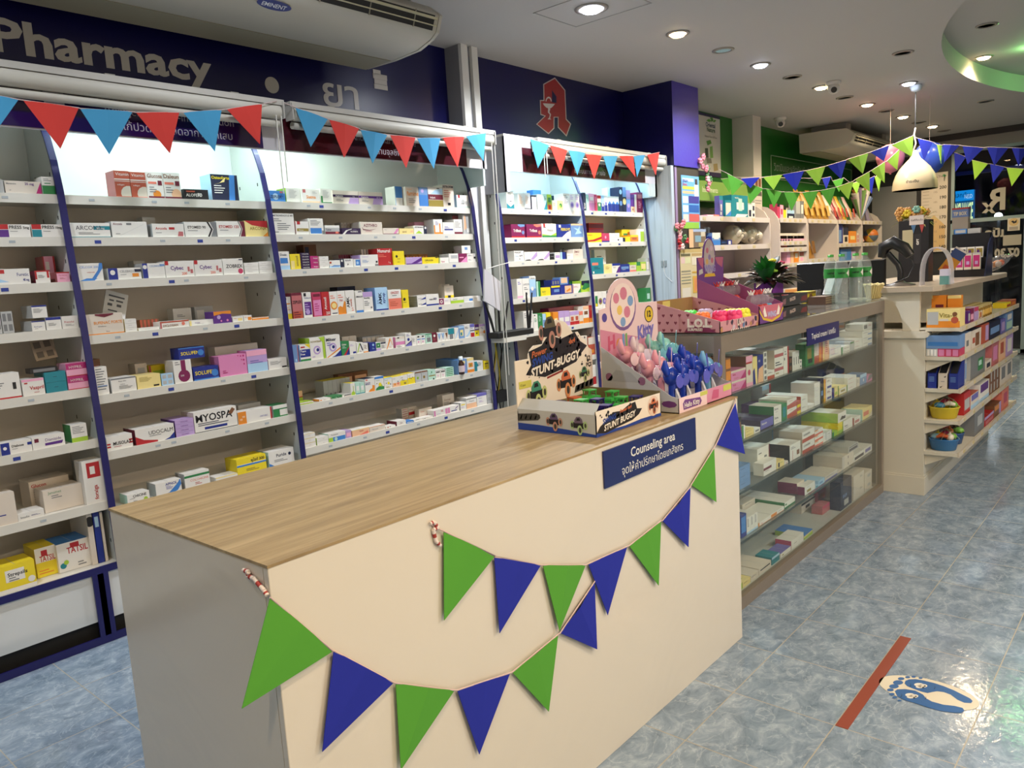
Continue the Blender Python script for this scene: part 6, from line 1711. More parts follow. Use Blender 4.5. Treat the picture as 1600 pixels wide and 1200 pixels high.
# --- potted flowers
p = on_cab(1202, -1.72)
t = thing('potted_plant', 'potted plant with dark striped leaves in a purple pot behind the purple toy box', 'plant', p)
pot = MB().prism([(p[0] - 0.06, p[1] - 0.055), (p[0] + 0.045, p[1] - 0.06), (p[0] + 0.06, p[1] + 0.045), (p[0] - 0.045, p[1] + 0.06)], 'z', p[2], p[2] + 0.15, mat('#6a1c86', 0.4))
pot.build('pot', t)
rnd = random.Random(11)
def leaf(mb, o, d, L, wd, M, droop=0.3):
    d = Vector(d).normalized(); s = d.cross(Vector((0, 0, 1)))
    if s.length < 1e-3: s = Vector((1, 0, 0))
    s.normalize()
    c = []
    for k in range(6):
        u = k / 5
        c.append(Vector(o) + d * L * u - Vector((0, 0, droop * L * u * u)))
    ws = [0.25, 0.75, 1.0, 0.85, 0.5, 0.02]
    up = s.cross(d).normalized()
    V = []
    for q, ww_ in zip(c, ws): V += [q - s * wd * ww_ + up * wd * 0.25 * ww_, q, q + s * wd * ww_ + up * wd * 0.25 * ww_]
    F = []
    for k in range(5): F += [(3 * k, 3 * k + 1, 3 * k + 4, 3 * k + 3), (3 * k + 1, 3 * k + 2, 3 * k + 5, 3 * k + 4)]
    mb.add(V, F, M, True)
top = Vector((p[0], p[1], p[2] + 0.15))
lf = MB()
for k in range(150):
    a = rnd.random() * 2 * math.pi; el = rnd.random() * 1.3
    d = (math.cos(a) * math.cos(el), math.sin(a) * math.cos(el), math.sin(el))
    leaf(lf, top + Vector(d) * (0.02 + 0.07 * rnd.random()) + Vector((0.0, 0.03, 0)), d, 0.06 + 0.045 * rnd.random(), 0.022, mat(rnd.choice(['#2c1c1c', '#3a2420', '#27301f', '#4a2a2a', '#1f2a1c']), 0.4), 0.35)
lf.build('dark_foliage', t)
gl = MB()
for k in range(22):
    a = rnd.random() * 2 * math.pi
    d = Vector((0.3 * math.cos(a) + 0.15, -0.55 + 0.35 * math.sin(a), 0.75))
    leaf(gl, top + Vector((0.0, -0.03, 0.0)), d, 0.16 + 0.05 * rnd.random(), 0.02, mat(rnd.choice(['#2f7a36', '#3f8f42', '#256a30']), 0.35), 0.25)
gl.build('green_foliage', t)
for c, off in (('#d8d02c', (0.0, 0.05, 0.115)), ('#c32f5e', (0.02, 0.12, 0.10)), ('#8fbf3a', (0.04, -0.03, 0.06)), ('#c32f5e', (0.03, 0.13, 0.07))):
    f = MB()
    for q in range(7):
        a = q * 2 * math.pi / 7
        f.ball((top.x + off[0] + 0.012 * math.cos(a), top.y + off[1] + 0.012 * math.sin(a), top.z + off[2]), (0.011, 0.011, 0.008), mat(c, 0.5), 8, 6)
    f.ball((top.x + off[0], top.y + off[1], top.z + off[2] + 0.004), 0.009, mat(c, 0.5), 8, 6)
    f.build('flower', t)
# ------------------------------------------------------------------ creams in the glass cabinet
class CabRow(Row):
    pass
def cab_row(k):
    z = GLV[k] if k < 4 else 0.036
    r = Row(z + 0.0008, GX - 0.055, '%s cabinet shelf' % ['top', 'second', 'third', 'fourth'][k] if k < 4 else 'cabinet floor', 'creams in the glass cabinet', GXB + 0.032, kind='cream_carton', xf=(GY0 + 0.045, GY1 - 0.045))
    r.zmax = (GLV[k - 1] if k else 1.09) - 0.012
    return r
O_ = (1120, 500, 8.57); P_ = (1240, 480, 8.573); Q_ = (1130, 590, 8); R_ = (1250, 590, 8); S_ = (1140, 700, 7.5); T_ = (1250, 680, 8.571); U_ = (1140, 820, 9.233)
cab_row(0).put('''
130 192 520|O|t.1E b.1E|n=3 d=.1
195 392 690|k|t.2w B.1,.5,.22h:Hertz L.2,.25,2,.4f p.6,0,1,0,1,.8M|n=2 d=.16
396 484 490|w|t.2m q0,.74,.9,.8R o.45,.45,.1h b.12m|s=E d=.16
486 546 500|y|p0,0,.6,0,.4,.6,0,.5B|s=y d=.15
548 624 476|B|p0,0,1,0,1,.6,.2,.5o B.2,.75,.08W:RX
630 676 432|W|q.2,.2,.8,.8G|n=5
678 772 690|W|b.4a L.1,.8,2,.7C
774 894 410|W|q0,.2,1,.32f q0,.72,1,.84f L.1,.5,2,.8C L.1,.1,1,.6j|n=1 d=.2 s=w
896 966 365|W|r.25R q.1,.5,.25,.6C L.2,.8,2,.4G
968 1010 500|K|q.2,.2,.8,.8E|n=2
1014 1104 432|W|q.55,.3,.9,.7G|c=3 d=.1
1106 1140 535|W|q.3,.3,.8,.7G|n=2
690 770 440|f|q0,.3,1,.5h|i=.1 d=.08
1150 1260 400|E|q.2,.3,.8,.7j|i=.14 d=.06
''', *O_).put('''
160 274 500|N|q.2,.3,.7,.8j q.3,.1,.8,.3K|d=.05
278 340 430|w|b.3a|
342 386 415|O|r.3a
388 414 410|y|l.3O
416 476 415|o|L.2,.8,6,.6a
480 636 548|W|L.1,.6,2,.7V|n=2 d=.1
640 660 545|N|
664 754 530|W|q.1,.3,.9,.4D L.1,.7,1,.5K|n=2
758 806 470|g|t.2N
815 918 442|W|L.1,.6,2,.6f|n=2 d=.14
920 1084 325|W|L.1,.6,2,.6G q.55,.05,.95,.3S|n=3 d=.14
1086 1116 420|w|q.2,.2,.8,.5f
932 1078 226|W|q.08,.25,.42,.8G L.55,.7,3,.4f|yb=316 d=.1
505 780 366|s|q.3,0,.32,1C q.65,0,.67,1C|i=.16 c=3 d=.1
''', *P_).done()
cab_row(1).put('''
200 232 500|K|q.2,.2,.8,.8E|d=.1
236 276 606|W|l.5N|d=.12
280 384 665|y|L.1,.6,2,.7K|n=2 d=.1
386 462 648|W|q.2,.3,.8,.7G
466 628 545|V|B.1,.52,.22W:Betnovate b.1U|s=U tc=U d=.25
634 730 368|W|B.1,.55,.26C:Derma L.2,.3,1,.5G|n=2 s=N d=.12
735 796 335|N|q.2,.2,.8,.8T|d=.12
800 920 288|W|b.42a p0,.42,1,.42,1,.7,.3,.5f L.2,.8,1,.6a|n=2 d=.14
924 970 300|a|q0,.0,1,.45Y|n=2 d=.14
972 1056 238|W|L.15,.55,2,.7G|n=2 s=a d=.18
1060 1136 350|W|L.2,.6,1,.5G|n=2
370 492 345|P|q.2,.2,.8,.6M|i=.2 d=.06
490 598 110|g|t.4s r.2R|i=.2 n=2 d=.06
''', *Q_).put('''
150 178 30|w|q.2,.2,.8,.7G|n=5 d=.26 s=g
180 252 75|W|L.2,.6,1,.6p|n=4 d=.12
256 296 20|K|q.2,.3,.8,.5S|d=.12
300 322 30|O|l.3Y|d=.12
325 398 22|W|L.2,.8,2,.6C q.2,.1,.9,.3B|n=2 d=.12
402 428 140|B|
432 484 125|y|r.2N q.1,.2,.6,.5n|d=.1
488 592 135|y|q.1,.1,.85,.85W q.2,.3,.7,.6j r.1N|d=.1
596 704 5|W|L.1,.6,2,.7f|n=3 d=.14
708 748 10|w|L.1,.8,5,.7G
752 832 -30|S|t.3s o.5,.4,.15W
836 906 -20|k|p0,0,1,.5,1,1,.4,1G
410 580 -60|C|q.1,.1,.9,.6O|i=.16 d=.06 c=4
''', *R_).done()
cab_row(2).put('''
206 340 1130|S|L.1,.6,1,.7C|n=3 s=g d=.16
430 584 900|W|q.55,.2,.75,.6G L.1,.75,1,.4K r.08D|d=.16 i=.05
600 720 985|p|t.6W|i=.12 d=.08
832 966 852|W|q.65,.2,.9,.5E q.25,.0,.28,.6a L.1,.8,2,.5G|s=K n=1 d=.12
506 664 1082|W|q.0,.42,.62,.62D L.1,.3,1,.5G|d=.14
668 762 1062|y|q.2,.1,.4,.8C L.5,.7,2,.4N
766 812 1058|W|q.3,.3,.7,.6f
722 830 560|s|t.4S|i=.22 d=.05
''', *Q_).put('''
30 182 690|W|b.35a B.1,.6,.18G:QUADRIDERM|n=2 d=.24 s=w
186 288 668|W|b.35r q.0,.85,.4,1O L.1,.65,1,.6C|n=3 d=.24 s=w
290 400 706|W|r.05K q.3,.0,.33,1G L.5,.7,1,.4K|d=.12
404 470 690|n|l.3N|d=.1
474 530 575|Y|b.3n|d=.2
540 656 548|W|B.15,.35,.2C:Neosco L.2,.2,1,.5G|s=n d=.2
678 756 508|W|q.1,.2,.8,.6f L.2,.8,1,.5G|s=f d=.1
780 940 402|y|q.1,.3,.65,.7r p.6,0,1,.0,1,.5w|d=.12 s=t
474 578 450|W|q.4,.2,.9,.5C p.2,.2,.5,.6,.8,.3K|yb=570 s=n d=.2
''', *R_).done()
cab_row(3).put('''
134 200 800|B|q.1,.2,.9,.9b|s=B d=.1
202 330 828|W|L.2,.9,6,.5C b.12s|c=3 d=.1
336 640 882|W|q.48,.15,.7,.9O b.1O q0,0,.04,1O B.1,.35,.3r:Fungi L.75,.7,2,.2C|d=.13
645 768 645|W|b.25N q.05,.5,.2,.75N|n=1 s=N d=.28
880 1002 462|W|q.2,.2,.6,.5j L.2,.8,1,.4G|s=H d=.14
790 876 420|w|q.1,.4,.9,.6H|s=H i=.04 d=.1
1005 1040 470|s|q.2,.2,.8,.8T|
150 300 668|w|L.2,.8,2,.6G|i=.14 d=.08
''', *S_).put('''
210 330 640|s|q.2,.3,.7,.6S|d=.14
335 498 560|w|L.1,.8,3,.7G b.2V|d=.14
500 560 490|w|q.3,.2,.8,.5o|d=.12
564 716 300|w|q.5,.3,.55,.7C|d=.16 n=2
720 864 275|W|q.08,.2,.92,.62C L.1,.85,1,.6G b.06w|d=.18
868 990 175|W|q.05,.3,.8,.75V|d=.18
646 780 150|g|q.1,.15,.9,.55C q.1,.75,.9,.85C|yb=230 d=.2
''', *T_).done()
cab_row(4).put('''
30 185 890|n|t.4y|d=.1
190 300 830|y|L.1,.7,2,.7K|d=.16
305 420 740|w|L.1,.7,2,.7K|d=.16
425 600 640|w|q.1,.5,.9,.7K|d=.14
610 720 480|T|t.3s|d=.08
735 886 420|W|q.15,.3,.3,.55j b.05D|tc=V d=.07
890 1068 240|W|L.2,.5,1,.4K|s=h d=.08
1072 1196 150|b|b.6n p0,.4,1,.6,1,.8,0,.7y|d=.15 s=n tc=b
''', *U_).put('''
545 692 640|C|B.2,.4,.12S:BALM q.3,.1,.7,.3g|s=C d=.16 n=1
716 856 560|w|L.6,.7,2,.3G|n=2 d=.2 s=w
862 978 520|w|q.4,.4,.8,.7g|n=2 d=.2
300 400 960|f|t.4h|i=.06 d=.06
240 420 750|h|q.1,.2,.5,.6R|i=.16 d=.1
20 200 930|w|q.3,.3,.6,.6K t.2K|i=.16 d=.08
''', *T_).done()
# ------------------------------------------------------------------ bunting
FELT = {'green': mat('#4f9a2e', 0.85, name='felt_green'), 'blue': mat('#14239a', 0.85, name='felt_blue'), 'red': mat('#c8372f', 0.85, name='felt_red'), 'sky': mat('#3f93c0', 0.85, name='felt_sky_blue'), 'lime': mat('#94bf3c', 0.85, name='felt_lime')}
M_STR = mat('#c9b3b0', 0.7, name='twisted_string')
def bunting(lab, flags, pt, out, group, extra=None, lift=0.006):
    """flags: (top left, top right, tip, colour) in photograph points; pt maps a point to the hanging plane; out is the plane's outward direction"""
    out = Vector(out)
    P3 = [[pt(*q) for q in f[:3]] for f in flags]
    org = P3[0][0]
    t = thing('bunting', lab, 'bunting', org, group)
    line = []
    for k, (a, b_, c) in enumerate(P3):
        col_ = FELT[flags[k][3]]
        m_ = (a + b_) / 2
        n = out
        amp = 0.003 + 0.003 * ((k * 7) % 3)
        V = []
        for e in (0.0, 0.0014):
            V += [a + n * (lift + e), m_ + n * (lift + amp + e), b_ + n * (lift + e), c + n * (lift + 0.5 * amp + e)]
        F = [(0, 1, 3), (1, 2, 3), (5, 4, 7), (6, 5, 7), (0, 4, 5, 1), (1, 5, 6, 2), (2, 6, 7, 3), (3, 7, 4, 0)]
        tag(MB().add(V, F, col_).build('flag', t), '%s felt flag' % {'sky': 'light blue'}.get(flags[k][3], flags[k][3]))
        line += [a + n * (lift + 0.001), b_ + n * (lift + 0.001)]
    if extra: line = [Vector(q) for q in extra[0]] + line + [Vector(q) for q in extra[1]]
    MB().tube(line, 0.0022, M_STR, 6).build('string', t)
    return t
fx = lambda x, y: onx(x, y, -3.325)
bunting('red and light blue bunting across the two leftmost shelf bays', [((-25, 146), (28, 156), (-2, 198), 'sky'), ((35, 157), (122, 169), (93, 233), 'red'), ((124, 170), (206, 175), (169, 242), 'sky'), ((211, 176), (279, 176), (264, 240), 'red'),
    ((285, 176), (345, 172), (334, 237), 'sky'), ((353, 171), (408, 163), (404, 226), 'red')], fx, (1, 0, 0), 'red and light blue bunting over the shelves', ([], [onx(432, 158, -3.335)]))
bunting('red and light blue bunting across the widest shelf bay', [((460, 168), (511, 186), (484, 230), 'sky'), ((513, 187), (560, 201), (536, 247), 'red'), ((562, 203), (604, 211), (580, 256), 'sky'), ((608, 211), (648, 215), (633, 263), 'red'),
    ((650, 216), (687, 216), (676, 264), 'sky'), ((690, 215), (724, 214), (713, 262), 'red'), ((727, 213), (758, 208), (754, 252), 'sky')], fx, (1, 0, 0), 'red and light blue bunting over the shelves', ([onx(442, 160, -3.335)], []))
bunting('red and light blue bunting across the fourth and fifth shelf bays', [((827, 217), (857, 227), (839, 263), 'sky'), ((858, 227), (885, 235), (874, 271), 'red'), ((887, 235), (913, 239), (900, 274), 'sky'), ((914, 241), (939, 243), (927, 280), 'red'),
    ((941, 244), (964, 244), (952, 280), 'sky'), ((966, 244), (988, 244), (991, 277), 'red'), ((989, 244), (1007, 242), (994, 277), 'sky'), ((1010, 242), (1029, 238), (1023, 274), 'red')], fx, (1, 0, 0), 'red and light blue bunting over the shelves')
fc = lambda x, y: onx(x, y, CX1 + 0.002)
gb = 'green and blue bunting on the counter front'
bunting('upper string of green and blue felt flags on the cream counter front', [((690, 829), (770, 868), (690, 968), 'green'), ((769, 869), (842, 882), (776, 988), 'blue'), ((845, 882), (912, 882), (869, 984), 'green'), ((916, 880), (977, 853), (946, 960), 'blue'),
    ((980, 852), (1030, 813), (1025, 914), 'green'), ((1032, 813), (1076, 760), (1071, 854), 'blue'), ((1077, 757), (1113, 699), (1116, 784), 'green'), ((1116, 694), (1146, 628), (1160, 709), 'blue')], fc, (1, 0, 0), gb, ([fc(672, 818), fc(680, 824)], [fc(1149, 622)]))
ends = [ony(383, 893, CY0 - 0.003), ony(392, 898, CY0 - 0.003), ony(408, 912, CY0 - 0.003)]
bunting('lower string of green and blue felt flags starting at the counter corner', [((419, 932), (517, 1016), (374, 1105), 'green'), ((518, 1015), (612, 1065), (499, 1172), 'blue'), ((615, 1066), (707, 1077), (621, 1200), 'green'), ((711, 1077), (794, 1050), (745, 1177), 'blue'),
    ((797, 1049), (869, 990), (853, 1110), 'green'), ((872, 988), (926, 908), (928, 1013), 'blue')], fc, (1, 0, 0), gb, ([], [fc(930, 900)]))
for nm, p in (('twisted red and white string end taped on the counter end panel', [ony(380, 890, CY0 - 0.004), ony(388, 893, CY0 - 0.004), ony(386, 899, CY0 - 0.004), ony(396, 903, CY0 - 0.004), ony(412, 922, CY0 - 0.004), ony(417, 930, CY0 - 0.004)]),
              ('twisted red and white string end hanging on the counter front', [fc(671, 818), fc(677, 815), fc(683, 824), fc(676, 827), fc(680, 845), fc(687, 852)])):
    mb = MB(); p = [Vector(q) + Vector((0.003, -0.001, 0)) for q in p]
    for i in range(len(p) - 1):
        for k in range(3):
            a, b_ = p[i] + (p[i + 1] - p[i]) * k / 3, p[i] + (p[i + 1] - p[i]) * (k + 1) / 3
            mb.tube([a, b_], 0.0045, mat('#a33a36' if k % 2 else '#e0d6d2', 0.7), 6)
    tag(mb.build('string_end', org=p[0]), nm, 'string')
LMP = Vector((-2.0, 8.1, 2.48))
pc = Vector((-3.3, 6.5, 2.15))
n_ = Vector((LMP.y - pc.y, -(LMP.x - pc.x), 0)).normalized()
if n_.dot(EYEV - LMP) < 0: n_ = -n_
fl = lambda x, y: onplane(x, y, LMP, n_)
bb = 'green and blue bunting hung from the pendant lamp'
bunting('upper green and blue bunting from the purple column to the pendant lamp', [((1157, 279), (1187, 277), (1172, 294), 'blue'), ((1192, 277), (1222, 273), (1208, 297), 'lime'), ((1222, 273), (1256, 267), (1242, 299), 'blue'), ((1258, 267), (1289, 260), (1278, 290), 'lime'),
    ((1292, 259), (1322, 250), (1313, 280), 'blue'), ((1324, 249), (1356, 239), (1347, 272), 'lime'), ((1359, 238), (1389, 227), (1380, 252), 'blue'), ((1392, 227), (1426, 212), (1425, 246), 'lime')], fl, n_, bb, ([], [LMP]))
bunting('lower all green bunting from the purple column to the pendant lamp', [((1136, 271), (1162, 285), (1143, 306), 'green'), ((1165, 285), (1192, 295), (1171, 319), 'green'), ((1196, 295), (1221, 300), (1208, 325), 'green'), ((1224, 300), (1250, 301), (1236, 330), 'green'),
    ((1253, 301), (1278, 298), (1266, 328), 'green'), ((1281, 298), (1305, 293), (1296, 323), 'green'), ((1308, 292), (1333, 283), (1325, 312), 'lime'), ((1335, 281), (1358, 268), (1358, 300), 'lime'), ((1360, 267), (1382, 253), (1381, 286), 'lime'), ((1385, 252), (1405, 233), (1401, 266), 'lime')],
    lambda x, y: onplane(x, y, LMP - n_ * 0.05, n_), n_, bb, ([onplane(1124, 265, LMP - n_ * 0.05, n_)], [LMP - n_ * 0.05]))
bunting('third green and blue bunting behind the other two near the green wall', [((1126, 280), (1147, 277), (1139, 301), 'green'), ((1284, 279), (1298, 276), (1290, 296), 'blue'), ((1300, 283), (1318, 278), (1310, 300), 'green'), ((1329, 287), (1344, 283), (1338, 304), 'lime'), ((1350, 283), (1366, 275), (1361, 303), 'blue'), ((1366, 277), (1378, 268), (1372, 300), 'lime')],
    lambda x, y: onplane(x, y, LMP - n_ * 0.5, n_), n_, bb)
fy = lambda x, y: ony(x, y, 8.1)
bunting('blue bunting from the pendant lamp to the right with one lime flag', [((1434, 216), (1458, 222), (1444, 251), 'blue'), ((1464, 226), (1472, 227), (1471, 257), 'lime'), ((1474, 226), (1500, 227), (1476, 254), 'blue'), ((1504, 228), (1538, 231), (1512, 257), 'blue'),
    ((1542, 230), (1576, 231), (1554, 259), 'blue'), ((1581, 231), (1606, 232), (1592, 260), 'blue')], fy, (0, -1, 0), bb, ([LMP], []))
bunting('far blue and lime bunting low across the right of the shop front', [((1491, 238), (1510, 245), (1493, 269), 'blue'), ((1519, 250), (1544, 256), (1523, 281), 'lime'), ((1547, 256), (1570, 261), (1552, 286), 'blue'), ((1573, 262), (1600, 264), (1581, 291), 'lime')],
    lambda x, y: ony(x, y, 9.4), (0, -1, 0), bb)
# balloons
for c, p, r, lab in (('#d9798c', (-2.38, 8.75, 2.39), 0.135, 'pink balloon behind the bunting left of the pendant lamp'), ('#3550b4', (-2.02, 8.75, 2.34), 0.15, 'blue balloon behind the bunting right of the pendant lamp')):
    mb = MB().lathe([(0.004, -r * 1.22), (0.012, -r * 1.2), (0.006, -r * 1.14), (r * 0.45, -r * 0.98), (r * 0.78, -r * 0.66), (r * 0.96, -r * 0.22), (r, 0.1 * r), (r * 0.9, r * 0.5), (r * 0.6, r * 0.84), (r * 0.25, r * 0.98), (0.001, r)], mat(c, 0.3), p, 20)
    mb.tube([(p[0], p[1], p[2] + r), (p[0], p[1], ZC)], 0.0015, M_STR, 5)
    tag(mb.build('balloon', org=p), lab, 'balloon')
# pendant lamp
pp = Vector((-1.99, 8.1, 2.0))
t = thing('pendant_lamp', 'cream bell shaped pendant lamp hanging over the till', 'lamp', pp)
CRM = mat('#d9c7a6', 0.25)
outer_ = [(0.190, 0.0), (0.192, 0.02), (0.185, 0.08), (0.165, 0.14), (0.130, 0.20), (0.085, 0.25), (0.050, 0.285), (0.032, 0.32), (0.026, 0.345), (0.012, 0.36)]
MB().lathe(outer_ + [(0.001, 0.36)], CRM, pp, 32).lathe([(0.190, 0.0), (0.182, 0.004), (0.176, 0.08), (0.156, 0.135), (0.122, 0.192), (0.08, 0.24), (0.04, 0.28), (0.001, 0.285)], mat('#f2e6c8', 0.5), pp, 32).build('shade', t)
MB().ball(pp + Vector((0, 0, 0.10)), 0.04, mat('#fff4d0', 0.5, emit='#ffe29a', es=14), 14, 10).build('bulb', t)
lamp('pendant_light', 'POINT', pp + Vector((0, 0, 0.045)), 14, (1, 0.85, 0.55), size=0.04, parent=t)
MB().tube([pp + Vector((0, 0, 0.36)), Vector((pp.x, pp.y, ZC - 0.06))], 0.005, mat('#2a2624', 0.5), 8).build('cord', t)
MB().tube([pp + Vector((0.006, -0.004, 0.30)), pp + Vector((-0.012, -0.01, 0.36)), pp + Vector((0.01, -0.01, 0.42)), pp + Vector((-0.008, -0.008, 0.50)), pp + Vector((0.004, -0.006, 0.56))], 0.008, mat('#d9c2bc', 0.6), 8).build('tied_string', t)
d = (EYEV - pp); d.z = 0; d.normalize(); s_ = Vector((-d.y, d.x, 0))
MB().text('ชำระเงิน', pp + d * 0.189 - s_ * 0.02 + Vector((0, 0, 0.055)), s_, Vector((0, 0, 1)) - d * 0.1, 0.024, INKD, 'c', bold=0.02).build('lettering', t)
MB().lathe([(0.05, -0.002), (0.052, -0.02), (0.04, -0.05), (0.012, -0.062), (0.001, -0.062)], mat('#c9d4dc', 0.3), (pp.x, pp.y, ZC), 20).build('ceiling_cup', t)
downlight(pp.x - 0.02, pp.y - 0.16, 'cool', 'lit white downlight just before the pendant lamp cup', 70)
# green light in the oval recess, and the small drum in its middle
mb = MB()
for k in range(60):
    a, b_ = 2 * math.pi * k / 60, 2 * math.pi * (k + 1) / 60
    q = [(0.95 * math.cos(t_) * 1.0, 7.9 + 2.25 * math.sin(t_)) for t_ in (a, b_)]
    mb.add([(q[0][0], q[0][1], ZC + 0.03), (q[1][0], q[1][1], ZC + 0.03), (q[1][0], q[1][1], ZC + 0.155), (q[0][0], q[0][1], ZC + 0.155)], [(0, 1, 2, 3)], mat('#c9b48c', 0.2, 0.6), True)
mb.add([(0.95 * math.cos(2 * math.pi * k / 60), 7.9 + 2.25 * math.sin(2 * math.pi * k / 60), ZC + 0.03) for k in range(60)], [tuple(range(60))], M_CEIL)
tag(mb.build('trim_6'), kind='structure')
t = thing('led_strip', 'green led strip glowing inside the oval ceiling recess', 'lamp', (-0.6, 8.6, ZC + 0.10))
pts = [(1.0 * math.cos(a), 7.9 + 2.32 * math.sin(a), ZC + 0.145) for a in [math.pi * (0.40 + 0.62 * k / 40) for k in range(41)]]
MB().tube(pts, 0.006, mat('#8dff9a', 0.5, emit='#2cff6a', es=6), 6).build('strip', t)
for k in (4, 12, 20, 28, 36):
    q = Vector(pts[k]); o_ = Vector((q.x, q.y - 7.9, 0)).normalized()
    lamp('strip_light', 'POINT', q + o_ * 0.12 + Vector((0, 0, -0.045)), 3.2, (0.35, 1.0, 0.30), size=0.05, parent=t)

# ------------------------------------------------------------------ floor marks
zf = 0.0015
tag(MB().box(-0.775, -0.737, 2.297, 3.018, 0.0003, zf, mat('#8a4232', 0.6)).build('floor_tape', org=(-0.756, 2.66, 0)), 'strip of brown red tape stuck along a floor tile joint', 'tape')
st = MB()
fpt = lambda x, y, dz=0.0: tuple(onz(x, y, zf + dz))
cxs, cys = 1451.5, 1085.0
A1, B1_ = (onz(1529, 1100, 0) + onz(1374, 1065, 0)) / 2, (onz(1529, 1100, 0) - onz(1374, 1065, 0)) / 2
C1 = (onz(1490, 1117, 0) - onz(1410, 1053, 0)) / 2
ew, eh = Vector((1, 0.06, 0)), Vector((-0.06, 1, 0))
ring = [A1 + ew * 0.147 * math.cos(2 * math.pi * k / 48) + eh * 0.089 * math.sin(2 * math.pi * k / 48) for k in range(48)]
st.add([(q.x, q.y, 0.0004) for q in ring] + [(q.x, q.y, zf) for q in ring], [(k, (k + 1) % 48, 48 + (k + 1) % 48, 48 + k) for k in range(48)] + [tuple(range(48, 96))], mat('#d9d2c0', 0.4))
BL, BK = mat('#31619f', 0.4), mat('#15181f', 0.5)
c8 = lambda p, dz: fpt(1400 + p[0] / 7.5, 1040 + p[1] / 7.5, dz)
c5 = lambda p, dz: fpt(1290 + p[0] / 5, 960 + p[1] / 5, dz)
st.poly([c8(p, 0.0003) for p in ((100, 210), (110, 178), (150, 161), (230, 158), (330, 175), (450, 205), (560, 240), (680, 290), (780, 340), (870, 385), (898, 415), (880, 440), (800, 435), (720, 400), (640, 340), (560, 310), (480, 300), (420, 310), (370, 322), (300, 305), (200, 270), (130, 240))], BL)
st.poly([c5(p, 0.0003) for p in ((540, 600), (560, 585), (620, 583), (700, 595), (760, 625), (785, 655), (830, 680), (920, 705), (1010, 715), (1070, 730), (1085, 750), (1060, 768), (980, 765), (880, 750), (780, 720), (690, 690), (620, 670), (560, 640))], BL)
for x, y, r in ((742, 497, 16), (688, 487, 18), (641, 490, 20), (590, 502, 26), (566, 532, 40), (534, 562, 38), (506, 590, 27), (518, 622, 22), (541, 647, 19), (578, 672, 15)):
    st.poly([c5((x + r * math.cos(2 * math.pi * k / 16), y + r * 0.45 * math.sin(2 * math.pi * k / 16)), 0.0003) for k in range(16)], BL)
for x, y in ((745, 556), (675, 636)):
    for dx, dy, rx, ry, M in ((-18, -8, 36, 13, mat('#e6e3da', 0.4)), (14, 2, 36, 14, mat('#e6e3da', 0.4)), (-8, 8, 34, 12, mat('#e6e3da', 0.4)), (30, 4, 9, 5, BK), (18, 15, 9, 5, BK)):
        st.poly([c5((x + dx + rx * math.cos(2 * math.pi * k / 14), y + dy + ry * math.sin(2 * math.pi * k / 14)), 0.0006 + (0.0003 if M is BK else 0)) for k in range(14)], M)
    for dx, dy, s in ((95, 10, 1), (-95, -8, -1)):
        a = [(x + dx + 14 * math.cos(q), y + dy + s * 16 * math.sin(q)) for q in (-1.2, -0.6, 0, 0.6, 1.2)]
        for k in range(4): st.poly([c5(a[k], 0.0006), c5(a[k + 1], 0.0006), c5((a[k + 1][0] + 3, a[k + 1][1] + 3), 0.0006), c5((a[k][0] + 3, a[k][1] + 3), 0.0006)], BK)
tag(st.build('floor_sticker', org=(A1.x, A1.y, 0)), 'oval white floor sticker with two smiling blue footprints', 'sticker')

# ------------------------------------------------------------------ gap between the shelf runs: router, papers, cables
t = thing('wifi_router', 'black router with upright antennas on the ledge between shelf runs', 'router', (-3.40, 3.87, 1.045))
MB().box(-3.446, -3.352, 3.70, 4.06, 1.0455, 1.085, mat('#121214', 0.5)).build('body', t, bevel=0.006)
for y, dx, dy, L in ((3.735, 0.0, -0.09, 0.24), (3.79, 0.0, 0.0, 0.20), (3.83, 0.0, 0.06, 0.19), (4.035, 0.0, 0.0, 0.24), (4.05, 0.0, 0.045, 0.235)):
    a = Vector((-3.42 if y < 4 else -3.38, y, 1.086))
    MB().tube([a, a + Vector((dx, dy * 0.3, L * 0.35)), a + Vector((dx, dy, L))], [0.008, 0.009, 0.005], mat('#101012', 0.5), 8).build('antenna', t)
tag(MB().box(-3.608, -3.345, 3.7395, 3.968, 1.015, 1.045, M_SHELF).build('trim_7'), kind='structure')
mb = MB()
q = [onx(757, 420, -3.40), onx(783, 441, -3.37), onx(782, 486, -3.37), onx(757, 470, -3.40)]
V = [tuple(x) for x in q]; V2 = [(x[0] - 0.012, x[1], x[2]) for x in V]
mb.add(V + V2, [(0, 1, 2, 3), (7, 6, 5, 4), (0, 4, 5, 1), (1, 5, 6, 2), (2, 6, 7, 3), (3, 7, 4, 0)], mat('#cfccd0', 0.6))
tag(mb.build('paper_pad', org=V[0]), 'sheaf of white papers hanging on a clip beside the pull chains', 'papers')
mb = MB()
for k in range(5):
    pts = [onx(772 + 3 * math.sin(k * 2 + i) + k * 3, 528 + i * 16, -3.50 - 0.01 * k) for i in range(8)]
    mb.tube(pts, 0.004, mat(['#c9b12c', '#18181a', '#c9b12c', '#18181a', '#3a3a36'][k], 0.5), 6)
mb.box(-3.53, -3.49, 3.80, 3.90, 0.60, 0.68, mat('#18181a', 0.5))
tag(mb.build('cable_bundle', org=(-3.5, 3.85, 0.6)), 'yellow and black cables hanging below the router', 'cables')
mb = MB().tube([onx(762, 420, -3.42), onx(780, 414, -3.42), onx(797, 410, -3.42)], 0.0025, mat('#d8d6cf', 0.5), 6)
tag(mb.build('cable_clip', org=onx(762, 420, -3.42)), 'short white cord tied across the gap above the papers', 'cord')
o = MB().box(-3.56, -3.545, 5.866, 5.8745, 0, 0, M_WHITE)
